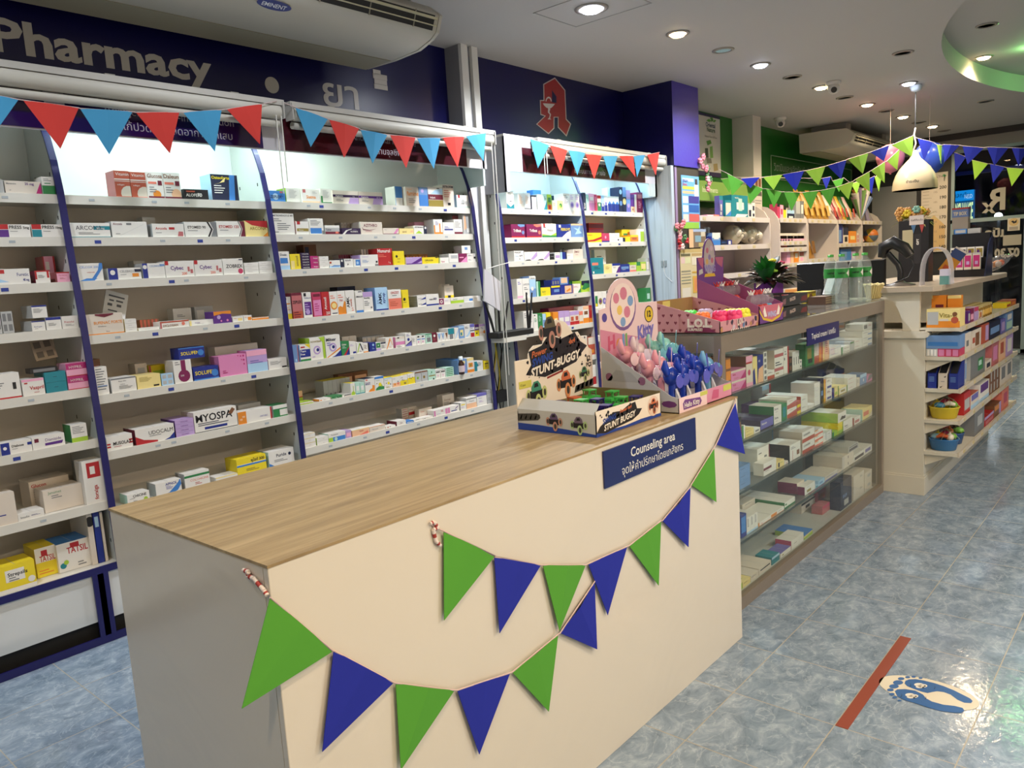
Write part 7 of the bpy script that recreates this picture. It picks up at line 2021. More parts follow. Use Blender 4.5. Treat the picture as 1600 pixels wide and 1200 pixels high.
sk = MB(); a = ony(1040, 411, 5.874); sk.box(a.x - 0.04, a.x + 0.01, 5.866, 5.8745, a.z - 0.03, a.z + 0.02, mat('#7f8a92', 0.4)).box(a.x - 0.02, a.x - 0.016, 5.865, 5.866, a.z - 0.02, a.z + 0.01, INKD)
tag(sk.build('wall_switch', org=a), 'grey switch plate on the pale blue partition', 'switch')
sk = MB().tube([ony(1037, 405, 5.868), ony(1038, 425, 5.868), ony(1041, 432, 5.868), ony(1050, 440, 5.868)], 0.003, mat('#cfd4d8', 0.5), 6)
tag(sk.build('white_cord', org=a), 'thin white cord hanging from the switch on the pale partition', 'cord')

# ------------------------------------------------------------------ posters and papers
def flat_poster(name, lab, cat, X, y0, y1, z0, z1, base, rects, texts=(), th=0.003):
    mb = MB().box(X, X + th, y0, y1, z0, z1, mat(base, 0.45))
    w, h = y1 - y0, z1 - z0
    for k, (u0, v0, u1, v1, c) in enumerate(rects): mb.poly([(X + th + 0.0003 + 0.0001 * k, y0 + u * w, z0 + v * h) for u, v in ((u0, v0), (u1, v0), (u1, v1), (u0, v1))], mat(c, 0.45))
    for (s, u, v, hh, c, b_) in texts: mb.text(s, (X + th + 0.003, y0 + u * w, z0 + v * h), (0, 1, 0), (0, 0, 1), hh * h, mat(c, 0.45), maxw=(0.97 - u) * w, bold=b_)
    return tag(mb.build(name, org=(X, (y0 + y1) / 2, z0)), lab, cat)
flat_poster('health_poster', 'blue health poster with a figure in white on the dark column casing', 'poster', -3.2995, 6.06, 6.375, 1.75, 2.195, '#6aa6d8',
    [(0, 0, .95, .12, '#8fbf4a'), (.05, .13, .35, .27, '#d9ccc0'), (.38, .13, .97, .28, '#c9605a'), (.05, .31, .35, .44, '#d9dde0'), (.38, .31, .97, .45, '#2f5fa8'), (.05, .48, .35, .61, '#d9dde0'), (.38, .48, .97, .62, '#3f3a8c'), (.05, .66, .7, .71, '#e2b58a'), (.05, .74, .72, .80, '#b9c84c'), (.72, .62, .95, .84, '#e4e6e8'), (.76, .84, .9, .95, '#3a3230'), (.05, .89, .68, .95, '#c9dcf0')],
    (('รู้ทันโรค', .06, .88, .05, '#2c4a9a', .02), ('ป้องกัน', .06, .81, .045, '#c94a4a', .02)))
flat_poster('price_sheet', 'tall yellowed list sheets in two columns on the dark column casing', 'papers', -3.2965, 5.995, 6.40, 1.14, 1.575, '#cdbf98',
    [(0, .93, 1, 1, '#c2aa72'), (.03, .86, .44, .91, '#6e6a50'), (.5, .86, .97, .91, '#b59a6a'), (.03, .72, .2, .84, '#d6b8b4'), (.2, .72, .44, .84, '#cfd0a4'), (.03, .55, .44, .58, '#8d8a78'), (.03, .50, .44, .52, '#9a968a'), (.03, .44, .44, .46, '#8d8a78'), (.03, .38, .44, .40, '#7f8a7c'), (.03, .32, .44, .34, '#8d8a78'), (.05, .05, .42, .24, '#d6cfc0'), (.5, .68, .97, .84, '#d9d0bc'), (.5, .52, .97, .55, '#c79c3c'), (.52, .12, .97, .46, '#d3a94a'), (.58, .16, .7, .42, '#d88f5a'), (.7, .16, .8, .42, '#d69a96'), (.8, .16, .9, .42, '#c9c4b0')])
flat_poster('calendar_card', 'brown card with fish drawing pinned on the dark column casing', 'poster', -3.2955, 6.16, 6.47, 1.585, 1.745, '#7d6a58', [(0, 0, .25, 1, '#d8b48c'), (.35, .3, .7, .65, '#7fa0b0'), (.7, .6, .95, .95, '#c9bfa8'), (.25, .85, 1, 1, '#9fb0cc'), (.55, .05, .9, .25, '#b8a86a')])
t = thing('hanging_banner', 'white hanging banner with green leaf logo beside the purple column', 'banner', (-3.75, 7.5, 2.31))
mb = MB().box(-3.757, -3.75, 7.06, 7.745, 2.315, 2.925, mat('#cfcac6', 0.3)).box(-3.757, -3.7495, 7.06, 7.745, 2.315, 2.36, mat('#2c2250', 0.4)).box(-3.757, -3.7495, 7.06, 7.745, 2.90, 2.925, mat('#2c2250', 0.4))
bp2 = lambda x, y, d_=0.0: tuple(onx(1030 + x / 4.617, 160 + y / 4.617, -3.7485 + d_))
for pts, c in ((((340, 130), (360, 118), (378, 135), (360, 142)), '#5a9a3c'), (((378, 142), (366, 110), (384, 108), (392, 128)), '#4a8a34'), (((385, 138), (400, 122), (412, 132), (398, 145)), '#6aa848'), (((340, 280), (370, 270), (378, 295), (350, 310)), '#5a9a3c'), (((330, 330), (352, 330), (356, 400), (332, 398)), '#3a4a3a'), (((340, 400), (375, 405), (380, 440), (345, 440)), '#8a8478'), (((390, 445), (420, 440), (425, 490), (395, 498)), '#b09a6a'), (((365, 320), (385, 315), (390, 400), (368, 402)), '#7fae5c')):
    mb.poly([bp2(*q) for q in pts], mat(c, 0.4))
o1 = Vector(bp2(336, 172)); mb.text('Oriental', o1, (0, 1, 0), (0, 0, 1), 0.045, mat('#2f4a6a', 0.4), maxw=0.42, bold=0.02)
o1 = Vector(bp2(345, 208)); mb.text('Nature', o1, (0, 1, 0), (0, 0, 1), 0.045, mat('#2f5a3a', 0.4), maxw=0.36, bold=0.02)
o1 = Vector(bp2(330, 248)); mb.text('Natural Care & More', o1, (0, 1, 0), (0, 0, 1), 0.022, mat('#5a5a6a', 0.4), maxw=0.5)
mb.build('print', t)
# sign frame on the green wall
mb = MB()
gy0, gy1, gz0, gz1 = 9.05, 11.9, 2.37, 2.64
M_SG = mat('#a9b8a4', 0.4)
for a in ((gy0, gy1, gz1 - 0.008, gz1), (gy0, gy1, gz0, gz0 + 0.008), (gy0, gy0 + 0.01, gz0, gz1), (gy1 - 0.01, gy1, gz0, gz1)): mb.box(-3.7598, -3.756, a[0], a[1], a[2], a[3], M_SG)
mb.text('วิตามินและผลิตภัณฑ์เสริมอาหาร', (-3.756, gy0 + 0.08, gz0 + 0.10), (0, 1, 0), (0, 0, 1), 0.085, M_SG, maxw=1.55, bold=0.015)
mb.text('Vitamin & Food supplement', (-3.756, gy0 + 1.15, gz0 + 0.03), (0, 1, 0), (0, 0, 1), 0.045, M_SG, maxw=1.5)
tag(mb.build('wall_lettering', org=(-3.757, 10.4, gz0)), 'framed Thai vitamin lettering on the green wall under the far air conditioner', 'sign')
# instruments sign
mb = MB().box(-3.64, -3.56, 6.40, 8.03, 2.04, 2.225, mat('#7a9f4a', 0.4)); mb.text('Instruments', (-3.5595, 6.95, 2.12), (0, 1, 0), (0, 0, 1), 0.05, mat('#c9d2a8', 0.4), maxw=0.5, bold=0.02)
tag(mb.build('shelf_sign', org=(-3.6, 7.2, 2.04)), 'light green instruments sign over the first back shelf', 'sign')
# paper notices on the white column
flat_poster('notice_card', 'small card with two brown bottles high on the white column', 'poster', -3.5295, 8.06, 8.24, 2.20, 2.33, '#cdbfae', [(.1, .1, .45, .75, '#7a4a30'), (.55, .1, .9, .75, '#7a4a30')])
flat_poster('notice_card', 'white lettered notice lower on the white column', 'poster', -3.5295, 8.06, 8.245, 1.99, 2.17, '#c9bfb4', [(.05, .7, .95, .95, '#5a5550'), (.05, .4, .9, .46, '#8a8680'), (.05, .25, .8, .31, '#8a8680')])
# artificial flower garlands
def garland(pts, lab, rnd):
    mb = MB()
    mb.tube(pts, 0.004, mat('#3f5a38', 0.6), 6)
    for k in range(16):
        q = Vector(pts[k % len(pts)]) + Vector((rnd.uniform(0.0, 0.03), rnd.uniform(-0.05, 0.05), rnd.uniform(-0.05, 0.05)))
        c = rnd.choice(['#b3262f', '#d8828c', '#d8828c', '#e0c4c0', '#4a7a4a'])
        for j in range(5):
            a = 2 * math.pi * j / 5
            mb.ball((q.x, q.y + 0.016 * math.cos(a), q.z + 0.016 * math.sin(a)), 0.013, mat(c, 0.6), 7, 5)
    tag(mb.build('flower_garland', org=pts[0]), lab, 'flowers')
rnd = random.Random(4)
garland([onx(1095, 250, -3.285), onx(1102, 262, -3.285), onx(1104, 275, -3.285), onx(1106, 288, -3.285)], 'pink artificial flowers at the top edge of the dark column casing', rnd)
garland([onx(1060, 352, -3.285), onx(1062, 368, -3.285), onx(1066, 380, -3.285)], 'red and pink artificial flowers low on the dark column casing', rnd)

# ------------------------------------------------------------------ shelves further back along the wall
M_BS = mat('#cfc6c2', 0.45)
def back_shelf(lab, y0, y1, levels, xf=-3.345):
    t = thing('wall_shelf', lab, 'shelf', (-3.5, (y0 + y1) / 2, 0), 'white shelves along the back of the left wall')
    MB().box(-3.755, -3.745, y0, y1, 0.0, 1.98, mat('#b7a9b0', 0.5)).build('back_panel', t)
    for y in (y0, y1 - 0.018):
        pr = [(-3.745, 0), (xf + 0.005, 0), (xf - 0.005, 1.80)] + [(xf - 0.25 + 0.24 * math.cos(a), 1.80 + 0.22 * math.sin(a)) for a in (0.3, 0.7, 1.1, 1.5)] + [(-3.745, 2.02)]
        MB().prism(pr, 'y', y, y + 0.018, M_BS).build('side_panel', t)
    for z in levels:
        s = MB().box(-3.745, xf - 0.01, y0 + 0.0185, y1 - 0.0185, z - 0.02, z, M_BS).box(xf - 0.01, xf, y0 + 0.0185, y1 - 0.0185, z - 0.045, z + 0.004, M_BS)
        o = s.build('shelf', t)
        for k in range(4):
            yy = y0 + 0.1 + k * (y1 - y0 - 0.2) / 4
            MB().box(xf, xf + 0.003, yy, yy + 0.06, z - 0.035, z - 0.008, mat('#cbbd96', 0.5)).build('price_tag', o)
    return t
back_shelf('white instruments shelf beside the purple column', 6.42, 8.03, [1.865, 1.60, 1.33, 1.05, 0.7, 0.35])
back_shelf('white back shelf with small bottles, first beyond the white column', 8.27, 9.07, [1.87, 1.625, 1.555, 1.385, 1.1, 0.8, 0.4])
back_shelf('white back shelf with golden packs, second beyond the white column', 9.09, 10.09, [1.87, 1.415, 1.1, 0.7, 0.35])
back_shelf('white back shelf with coloured pouches, third beyond the white column', 10.11, 11.03, [1.87, 1.58, 1.36, 1.0, 0.6])
back_shelf('white back shelf with wrapped bouquet, last before the shop front', 11.05, 11.93, [1.87, 1.58, 1.3, 0.9, 0.5])
BKX = -3.36
def brow(z, y0, y1, where, group): return Row(z + 0.0006, BKX - 0.02, where, group, -3.74, kind='health_pack', xf=(y0, y1))
V_ = (1090, 270, 7.055); X_ = (1170, 220, 5)
brow(1.865, 6.45, 8.0, 'top instruments shelf', 'packs on the instruments shelf').put('''
104 178 460|m|q.1,.2,.9,.8W|
180 240 460|r|L.1,.6,2,.8W|
244 282 250|V|t.2T q.3,.3,.7,.6W q.2,.1,.6,.25W|d=.05
306 376 300|T|q.1,.1,.9,.85w p.1,.1,.9,.1,.9,.4b|d=.08
378 556 240|T|q.3,.36,.75,.68W q.42,.3,.64,.85t p.2,.02,.8,.02,1,.16,.3,.16W T.2,.85,.08W:nebulizer|d=.12 s=T
560 600 350|W|q.2,.1,.8,.6C|
602 634 330|W|q.2,.5,.8,.8C q.2,.1,.8,.3C|
''', *V_).done()
brow(1.60, 6.45, 8.0, 'second instruments shelf', 'packs on the instruments shelf').put('''
64 130 760|C|L.1,.6,2,.8s|
132 158 700|B|
164 252 660|S|t.4W b.4b q.2,.5,.8,.9W|
258 330 740|C|L.1,.6,2,.8b|
332 380 740|B|q.2,.2,.7,.8W|
''', *V_).done()
for k, (x, y, lab) in enumerate(((335, 790, 'large'), (560, 790, 'smaller'))):
    yy = min(7.72, y_at(1090 + x / 7.055, -3.5, 1.62))
    mb = MB(); rnd = random.Random(k)
    mb.ball((-3.5, yy + 0.1, 1.60 + 0.105), (0.09, 0.15, 0.104), mat('#a8a08a', 0.25), 16, 10)
    for q in range(10): mb.ball((-3.45 + rnd.uniform(-.03, .03), yy + 0.1 + rnd.uniform(-.1, .1), 1.70 + rnd.uniform(-.05, .05)), rnd.uniform(0.02, 0.045), mat(rnd.choice(['#b8b09a', '#8a8272', '#cac2b0']), 0.2), 9, 6)
    tag(mb.build('wrapped_bundle', org=(-3.5, yy + 0.1, 1.6)), '%s shiny wrapped bundle on the second instruments shelf' % lab, 'bundle')
for k in range(2):
    yy = y_at(1090 + (175 + 34 * k) / 7.055, -3.40, 1.63)
    mb = MB().lathe([(0.025, 0), (0.026, 0.005), (0.026, 0.11), (0.012, 0.13), (0.012, 0.15), (0.016, 0.155), (0.016, 0.175), (0.004, 0.18)], mat('#d3d5d8', 0.3), (-3.42 - 0.06 * 1, yy, 1.601), 14)
    tag(mb.build('pump_bottle', org=(-3.48, yy, 1.601)), 'white pump bottle on the second instruments shelf, %s of two' % ['left', 'right'][k], 'bottle')
brow(1.87, 8.29, 9.05, 'top shelf beyond white column', 'packs on the back wall shelves').put('''
160 178 520|C||
180 220 515|W|q.1,.1,.8,.4m|
222 244 490|h|t.2K|
246 270 500|m|q.2,.3,.8,.7h|
272 292 510|Y|t.3K|
294 300 530|W||
302 356 540|C|t.4s q.2,.1,.8,.3W|
370 402 470|g|b.3G|
404 440 470|G|q.2,.3,.8,.8W|
''', *X_).done()
brow(1.625, 8.29, 9.05, 'upper narrow shelf beyond white column', 'packs on the back wall shelves').put('''
210 455 722|w|b.3m|c=9
''', *X_).done()
brow(1.555, 8.29, 9.05, 'lower narrow shelf beyond white column', 'packs on the back wall shelves').put('''
222 300 742|a|q.2,.2,.8,.7w|c=4
302 350 742|C|q.2,.2,.8,.7w|c=2
352 455 742|w|q.2,.2,.8,.6V|c=4
''', *X_).done()
brow(1.385, 8.29, 9.05, 'fourth shelf beyond white column', 'packs on the back wall shelves').put('''
300 325 860|m|
328 352 850|o|
355 390 830|O|q.2,.3,.8,.6w|
394 440 850|w|q.1,.5,.9,.8a q.2,.1,.8,.4m|
442 486 850|w|q.1,.5,.9,.8r q.2,.1,.8,.4a|
''', *X_).done()
def pouch(y0, y1, z, h, c, lab, c2='#c9b06a', lean=0.06, x=-3.45):
    mb = MB()
    yc, w = (y0 + y1) / 2, (y1 - y0) / 2
    sec = [(0.0, 0.034, 1.0), (0.25, 0.040, 1.0), (0.55, 0.030, 0.97), (0.85, 0.010, 0.9), (1.0, 0.003, 0.88)]
    V, F = [], []
    n = 10
    for u, dpt, ws in sec:
        for k in range(n):
            a = 2 * math.pi * k / n
            V.append((x - lean * u * 1.5 + dpt * math.cos(a), yc + w * ws * math.sin(a), z + h * u))
    for i in range(len(sec) - 1):
        F += [(i * n + k, i * n + (k + 1) % n, (i + 1) * n + (k + 1) % n, (i + 1) * n + k) for k in range(n)]
    F += [tuple(range(n))[::-1], tuple(range((len(sec) - 1) * n, len(sec) * n))]
    mb.add(V, F, mat(c, 0.35), True)
    mb.poly([(x + 0.041, yc - w * 0.5, z + h * 0.15), (x + 0.041, yc + w * 0.5, z + h * 0.15), (x + 0.020, yc + w * 0.5, z + h * 0.5), (x + 0.020, yc - w * 0.5, z + h * 0.5)], mat(c2, 0.4))
    tag(mb.build('pouch', org=(x, yc, z)), lab, 'pouch', 'pouches on the back wall shelves')
for k in range(5): pouch(9.13 + k * 0.185, 9.13 + k * 0.185 + 0.17, 1.871, 0.36 - 0.02 * (k % 2), '#b98e3c', 'golden snack pouch on the top back shelf, %s of five from left' % ['first', 'second', 'third', 'fourth', 'last'][k], '#d0aa5c')
for k in range(2): pouch(9.17 + k * 0.20, 9.17 + k * 0.20 + 0.18, 1.416, 0.42, '#b5843a', 'tall golden pouch leaning on the second golden pack shelf, %s' % ['left', 'right'][k], '#7a5426', lean=0.09)
for k, (c, n2) in enumerate((('#d8d2c8', 'white'), ('#8c2f4a', 'wine red'), ('#cf9a86', 'salmon'), ('#d4b23a', 'yellow'), ('#2f6a3c', 'dark green'), ('#d3b3b4', 'pale pink'))): pouch(10.14 + k * 0.145, 10.14 + k * 0.145 + 0.135, 1.871, 0.33, c, '%s pouch in the row on the third back shelf top' % n2, '#b8493f' if k != 4 else '#c7a25a', lean=0.08)
brow(1.58, 10.14, 11.0, 'second shelf of pouch unit', 'packs on the back wall shelves').put('''
700 735 650|B|q.1,.1,.7,.7S|
737 778 670|w|t.5C q.3,.1,.8,.4K|
782 840 705|O|q.2,.3,.8,.6y|
846 904 720|w|q.1,.5,.4,.8h q.6,.5,.9,.8h q.1,.1,.4,.4h q.6,.1,.9,.4h|
''', *X_).done()
brow(1.36, 10.14, 11.0, 'third shelf of pouch unit', 'packs on the back wall shelves').put('''
714 800 848|b|q.1,.2,.6,.8S|
802 834 866|p|q.2,.2,.8,.8W|
''', *X_).done()
mb = MB(); rnd = random.Random(2)
for k in range(14): 
    a = Vector((-3.45, 11.30, 1.90)); b_ = a + Vector((rnd.uniform(-.05, .05), rnd.uniform(-.25, .25), rnd.uniform(.28, .42)))
    mb.tube([a, b_], [0.01, 0.05], mat(rnd.choice(['#6a7fa8', '#b89aa0', '#c07a4a', '#8a7a9a', '#d8d0c8', '#7aa05a']), 0.3), 7)
tag(mb.build('wrapped_bouquet', org=(-3.45, 11.3, 1.871)), 'wrapped flower bouquet on the last back shelf', 'bouquet')
mb = MB(); 
for q in range(10): mb.tube([(-3.45, 11.62 + q * 0.02, 1.875), (-3.5, 11.55 + q * 0.03, 2.22 - q * 0.025)], [0.03, 0.012], mat(['#8f86a4', '#a89ab0', '#6f86a8', '#b8a04a'][q % 4], 0.25), 8)
tag(mb.build('wrapped_bouquet', org=(-3.45, 11.7, 1.871)), 'shiny cone wrapped packet at the far end of the last back shelf', 'packet')
t = thing('toy_ball', 'orange, yellow and grey ball on the last back shelf', 'ball', (-3.44, 11.72, 1.581))
mb = MB(); r = 0.10
V, F, cs = [], [], []
for i in range(9):
    for j in range(18):
        a = -math.pi / 2 + math.pi * i / 8; b_ = 2 * math.pi * j / 18
        V.append((-3.44 + r * math.cos(a) * math.cos(b_), 11.72 + r * math.sin(a), 1.582 + r + r * math.cos(a) * math.sin(b_)))
for i in range(8):
    for j in range(18):
        mb.add([V[i * 18 + j], V[i * 18 + (j + 1) % 18], V[(i + 1) * 18 + (j + 1) % 18], V[(i + 1) * 18 + j]], [(0, 1, 2, 3)], mat(['#cc7434', '#c9a83c', '#5f6c7c'][(j // 3) % 3], 0.4), True)
mb.build('ball', t)
pouch(11.15, 11.4, 1.581, 0.14, '#c9bfc0', 'pale wrapped packet beside the ball on the last back shelf', '#d8b0b0')

# ------------------------------------------------------------------ things on the till counter
tz = 1.2385
p = Vector((-1.335, 5.13, tz))
t = thing('barcode_scanner', 'black barcode scanner on a bent stand on the till counter', 'scanner', p)
MB().lathe([(0.085, 0.0005), (0.082, 0.008), (0.03, 0.02), (0.02, 0.03)], mat('#5d564e', 0.4), p, 22).build('base', t)
M_SB = mat('#131315', 0.4)
MB().tube([p + Vector((0, 0, 0.02)), p + Vector((0, 0, 0.09)), p + Vector((-0.015, 0, 0.13)), p + Vector((-0.07, -0.005, 0.20))], 0.017, M_SB, 10).build('stand', t)
MB().tube([p + Vector((-0.105, 0, 0.175)), p + Vector((-0.095, 0, 0.235)), p + Vector((-0.04, 0, 0.262)), p + Vector((0.02, 0, 0.225)), p + Vector((0.055, 0, 0.175))], [0.024, 0.038, 0.04, 0.036, 0.028], M_SB, 12).build('head', t)
MB().tube([p + Vector((0.055, 0, 0.17)), p + Vector((0.078, -0.01, 0.12)), p + Vector((0.05, -0.02, 0.05)), p + Vector((-0.04, -0.03, 0.012)), p + Vector((-0.10, -0.05, 0.005))], 0.004, M_SB, 7).build('cable', t)
# black gift box with flowers
q = Vector((-1.40, 5.62, tz))
t = thing('flower_box', 'tall black box topped with yellow flowers on the till counter', 'gift box', q)
b_ = MB().box(q.x - 0.075, q.x + 0.105, q.y, q.y + 0.12, q.z, q.z + 0.40, mat('#1c191a', 0.45))
b_.poly([(q.x - 0.052, q.y - 0.0005, q.z + 0.21), (q.x + 0.012, q.y - 0.0005, q.z + 0.21), (q.x + 0.012, q.y - 0.0005, q.z + 0.34), (q.x - 0.052, q.y - 0.0005, q.z + 0.34)], mat('#b5aa88', 0.5))
b_.poly([(q.x + 0.018, q.y - 0.0006, q.z + 0.12), (q.x + 0.06, q.y - 0.0006, q.z + 0.12), (q.x + 0.06, q.y - 0.0006, q.z + 0.31), (q.x + 0.018, q.y - 0.0006, q.z + 0.31)], mat('#2f2c2e', 0.4))
b_.text('GIFT', (q.x + 0.047, q.y - 0.001, q.z + 0.24), (0, 0, 1), (-1, 0, 0), 0.014, INKW, bold=0.03)
b_.build('box', t)
MB().box(q.x - 0.01, q.x + 0.075, q.y - 0.004, q.y - 0.0015, q.z + 0.37, q.z + 0.43, mat('#cfc3bd', 0.5)).text('ยินดีต้อนรับ', (q.x + 0.0, q.y - 0.0045, q.z + 0.395), (1, 0, 0), (0, 0, 1), 0.012, INKD, maxw=0.07).build('card', t)
for c, x in (('#4a6f96', 0.0), ('#a8403c', 0.05)): MB().add([(q.x + x, q.y - 0.003, q.z + 0.369), (q.x + x + 0.03, q.y - 0.003, q.z + 0.369), (q.x + x + 0.015, q.y - 0.003, q.z + 0.315), (q.x + x, q.y - 0.0015, q.z + 0.369), (q.x + x + 0.03, q.y - 0.0015, q.z + 0.369), (q.x + x + 0.015, q.y - 0.0015, q.z + 0.315)], [(0, 1, 2), (5, 4, 3), (0, 3, 4, 1), (1, 4, 5, 2), (2, 5, 3, 0)], mat(c, 0.6)).build('pennant', t)
rnd = random.Random(6)
mb = MB()
for k in range(16):
    c = q + Vector((rnd.uniform(-0.09, 0.11), rnd.uniform(0.0, 0.1), 0.425 + rnd.uniform(0, 0.05)))
    cc = mat(rnd.choice(['#d8c030', '#d8c030', '#cf9a5a', '#d9b48c', '#7fb2a4']), 0.5)
    for j in range(6): mb.ball((c.x + 0.014 * math.cos(j * 1.047), c.y + 0.006, c.z + 0.014 * math.sin(j * 1.047)), 0.012, cc, 7, 5)
mb.build('flowers', t)
mb = MB()
for k in range(26):
    d = Vector((rnd.uniform(-1, 1), rnd.uniform(-.4, .4), rnd.uniform(-0.3, 1)))
    leaf(mb, q + Vector((0.02 + 0.07 * d.x, 0.05, 0.41)), d, 0.09, 0.008, mat(rnd.choice(['#a9b85a', '#8aa84a', '#c2c47a']), 0.5), 0.3)
mb.build('leaves', t)
# clear acrylic hoop
a0 = Vector((-1.205, 5.05, tz))
t = thing('acrylic_hoop', 'clear acrylic hoop stand on the till counter edge', 'display stand', a0)
M_ACR = glass_mat('frosted_acrylic', (0.88, 0.86, 0.90), rough=0.15, dirt_and_sheen=0.30)
pts = [a0 + Vector((0.075 - 0.078 * math.cos(a), 0.0, 0.215 * (math.sin(a) ** 0.6 if math.sin(a) > 0 else 0))) for a in [math.pi * k / 16 for k in range(17)]]
mb = MB(); V = []
for i, c in enumerate(pts):
    d = (pts[min(i + 1, 16)] - pts[max(i - 1, 0)]).normalized(); nn = Vector((d.z, 0, -d.x))
    V += [c + nn * 0.003 + Vector((0, 0, 0.0005)), c - nn * 0.003 + Vector((0, 0, 0.0005)), c - nn * 0.003 + Vector((0, 0.10, 0.0005)), c + nn * 0.003 + Vector((0, 0.10, 0.0005))]
F = [(4 * i + k, 4 * i + (k + 1) % 4, 4 * i + 4 + (k + 1) % 4, 4 * i + 4 + k) for i in range(16) for k in range(4)] + [(0, 1, 2, 3), (67, 66, 65, 64)]
mb.add(V, F, M_ACR); mb.build('hoop', t)
mb = MB().box(a0.x + 0.10, a0.x + 0.155, a0.y + 0.005, a0.y + 0.008, tz + 0.0005, tz + 0.05, mat('#5f8f8a', 0.4)).box(a0.x + 0.10, a0.x + 0.155, a0.y + 0.004, a0.y + 0.009, tz + 0.05, tz + 0.09, mat('#c4c0d0', 0.4)); mb.build('price_card', t)
# toothpaste rack
r0 = Vector((-1.315, 6.2, tz))
t = thing('toothpaste_rack', 'dark stepped rack of toothpaste boxes at the end of the till counter', 'rack', r0)
MB().prism([(r0.y, tz), (r0.y + 0.24, tz), (r0.y + 0.24, tz + 0.30), (r0.y + 0.17, tz + 0.30), (r0.y + 0.17, tz + 0.13), (r0.y + 0.085, tz + 0.13), (r0.y + 0.085, tz + 0.05), (r0.y, tz + 0.05)], 'x', r0.x, r0.x + 0.235, mat('#17181d', 0.4)).build('steps', t)
MB().prism([(r0.y - 0.01, tz), (r0.y + 0.24, tz), (r0.y + 0.24, tz + 0.30), (r0.y + 0.10, tz + 0.22)], 'x', r0.x + 0.236, r0.x + 0.242, mat('#2a3050', 0.3)).build('side_panel', t)
for k in range(4):
    x = r0.x + 0.006 + k * 0.052
    tag(carton('toothpaste_box', r0.y + 0.006, x, x + 0.046, tz + 0.0506, tz + 0.165, 0.03, 'w', ['q.08,.15,.92,.85M', 'q.3,.3,.7,.5p', 't.1g'], face='y'), 'magenta and white toothpaste box in the rack, %s from left' % ordinal(k + 1), 'box', 'toothpaste boxes in the rack')
for k in range(4):
    x = r0.x + 0.006 + k * 0.052
    tag(carton('toothpaste_box', r0.y + 0.10, x, x + 0.046, tz + 0.1306, tz + 0.205, 0.03, 'W', ['q.1,.1,.9,.8C'] if k < 2 else ['q.1,.1,.9,.85j', 'q.2,.2,.5,.7P'], face='y'), '%s boxed tube on the middle step of the rack, %s from left' % ('dark' if k < 2 else 'olive', ordinal(k + 1)), 'box', 'toothpaste boxes in the rack')
for k in range(2): tag(carton('toothpaste_box', r0.y + 0.178, r0.x + 0.01 + k * 0.085, r0.x + 0.09 + k * 0.085, tz + 0.3006, tz + 0.335, 0.04, 'g' if k else 'b', ['q.1,.2,.9,.8g'], face='y'), '%s box lying on top of the toothpaste rack' % ['blue', 'grey'][k], 'box', 'toothpaste boxes in the rack')
tipx = -1.275
t = thing('tip_box', 'clear box labelled in blue full of notes above the toothpaste rack', 'box', (tipx, 6.40, tz + 0.336))
mb = MB().box(tipx - 0.045, tipx + 0.055, 6.385, 6.46, tz + 0.3355, tz + 0.42, mat('#8d8478', 0.5)).box(tipx - 0.046, tipx + 0.056, 6.384, 6.461, tz + 0.42, tz + 0.475, mat('#5a6f9a', 0.4)).box(tipx - 0.047, tipx + 0.057, 6.383, 6.462, tz + 0.475, tz + 0.487, mat('#9a2f2a', 0.5))
mb.text('TIP BOX', (tipx - 0.038, 6.3835, tz + 0.434), (1, 0, 0), (0, 0, 1), 0.024, mat('#b9ae94', 0.5), maxw=0.085, bold=0.04); mb.build('body', t)
# leaning flyer and snack pack
T = Matrix.Translation((-1.23, 5.85, tz + 0.09)) @ Matrix.Rotation(0.6, 4, 'Y') @ Matrix.Rotation(-0.2, 4, 'X')
mb = MB(T).box(-0.035, 0.045, -0.004, 0.004, -0.05, 0.13, mat('#c98a2c', 0.45)); mb.box(-0.0345, 0.0445, -0.0046, -0.004, 0.06, 0.128, mat('#33487e', 0.45)).box(-0.02, 0.03, -0.0049, -0.0046, -0.03, 0.0, mat('#b9502c', 0.45)); 
mb2 = mb.box(-0.035, 0.045, -0.0047, -0.0041, 0.118, 0.13, mat('#d9d2cc', 0.4))
tag(mb.build('leaflet', org=(-1.23, 5.85, tz)), 'orange and navy leaflet leaning beside the toothpaste rack', 'leaflet')
mb = MB(Matrix.Translation((-1.085, 6.62, tz + 0.075)) @ Matrix.Rotation(-0.5, 4, 'Y'))
mb.ball((0, 0, 0), (0.11, 0.05, 0.045), M_PLAS, 14, 8); rnd = random.Random(3)
for k in range(9): mb.ball((rnd.uniform(-.07, .07), rnd.uniform(-.02, .02), rnd.uniform(-.015, .015)), 0.022, mat(rnd.choice(['#d0602c', '#d88a3c', '#6a8a3c', '#c9b4a0']), 0.4), 8, 6)
mb.box(0.09, 0.135, -0.045, 0.045, -0.006, 0.006, mat('#c9bfb0', 0.4))
tag(mb.build('snack_pack', org=(-1.085, 6.62, tz)), 'clear pack of orange sweets at the far end of the till counter', 'sweets')
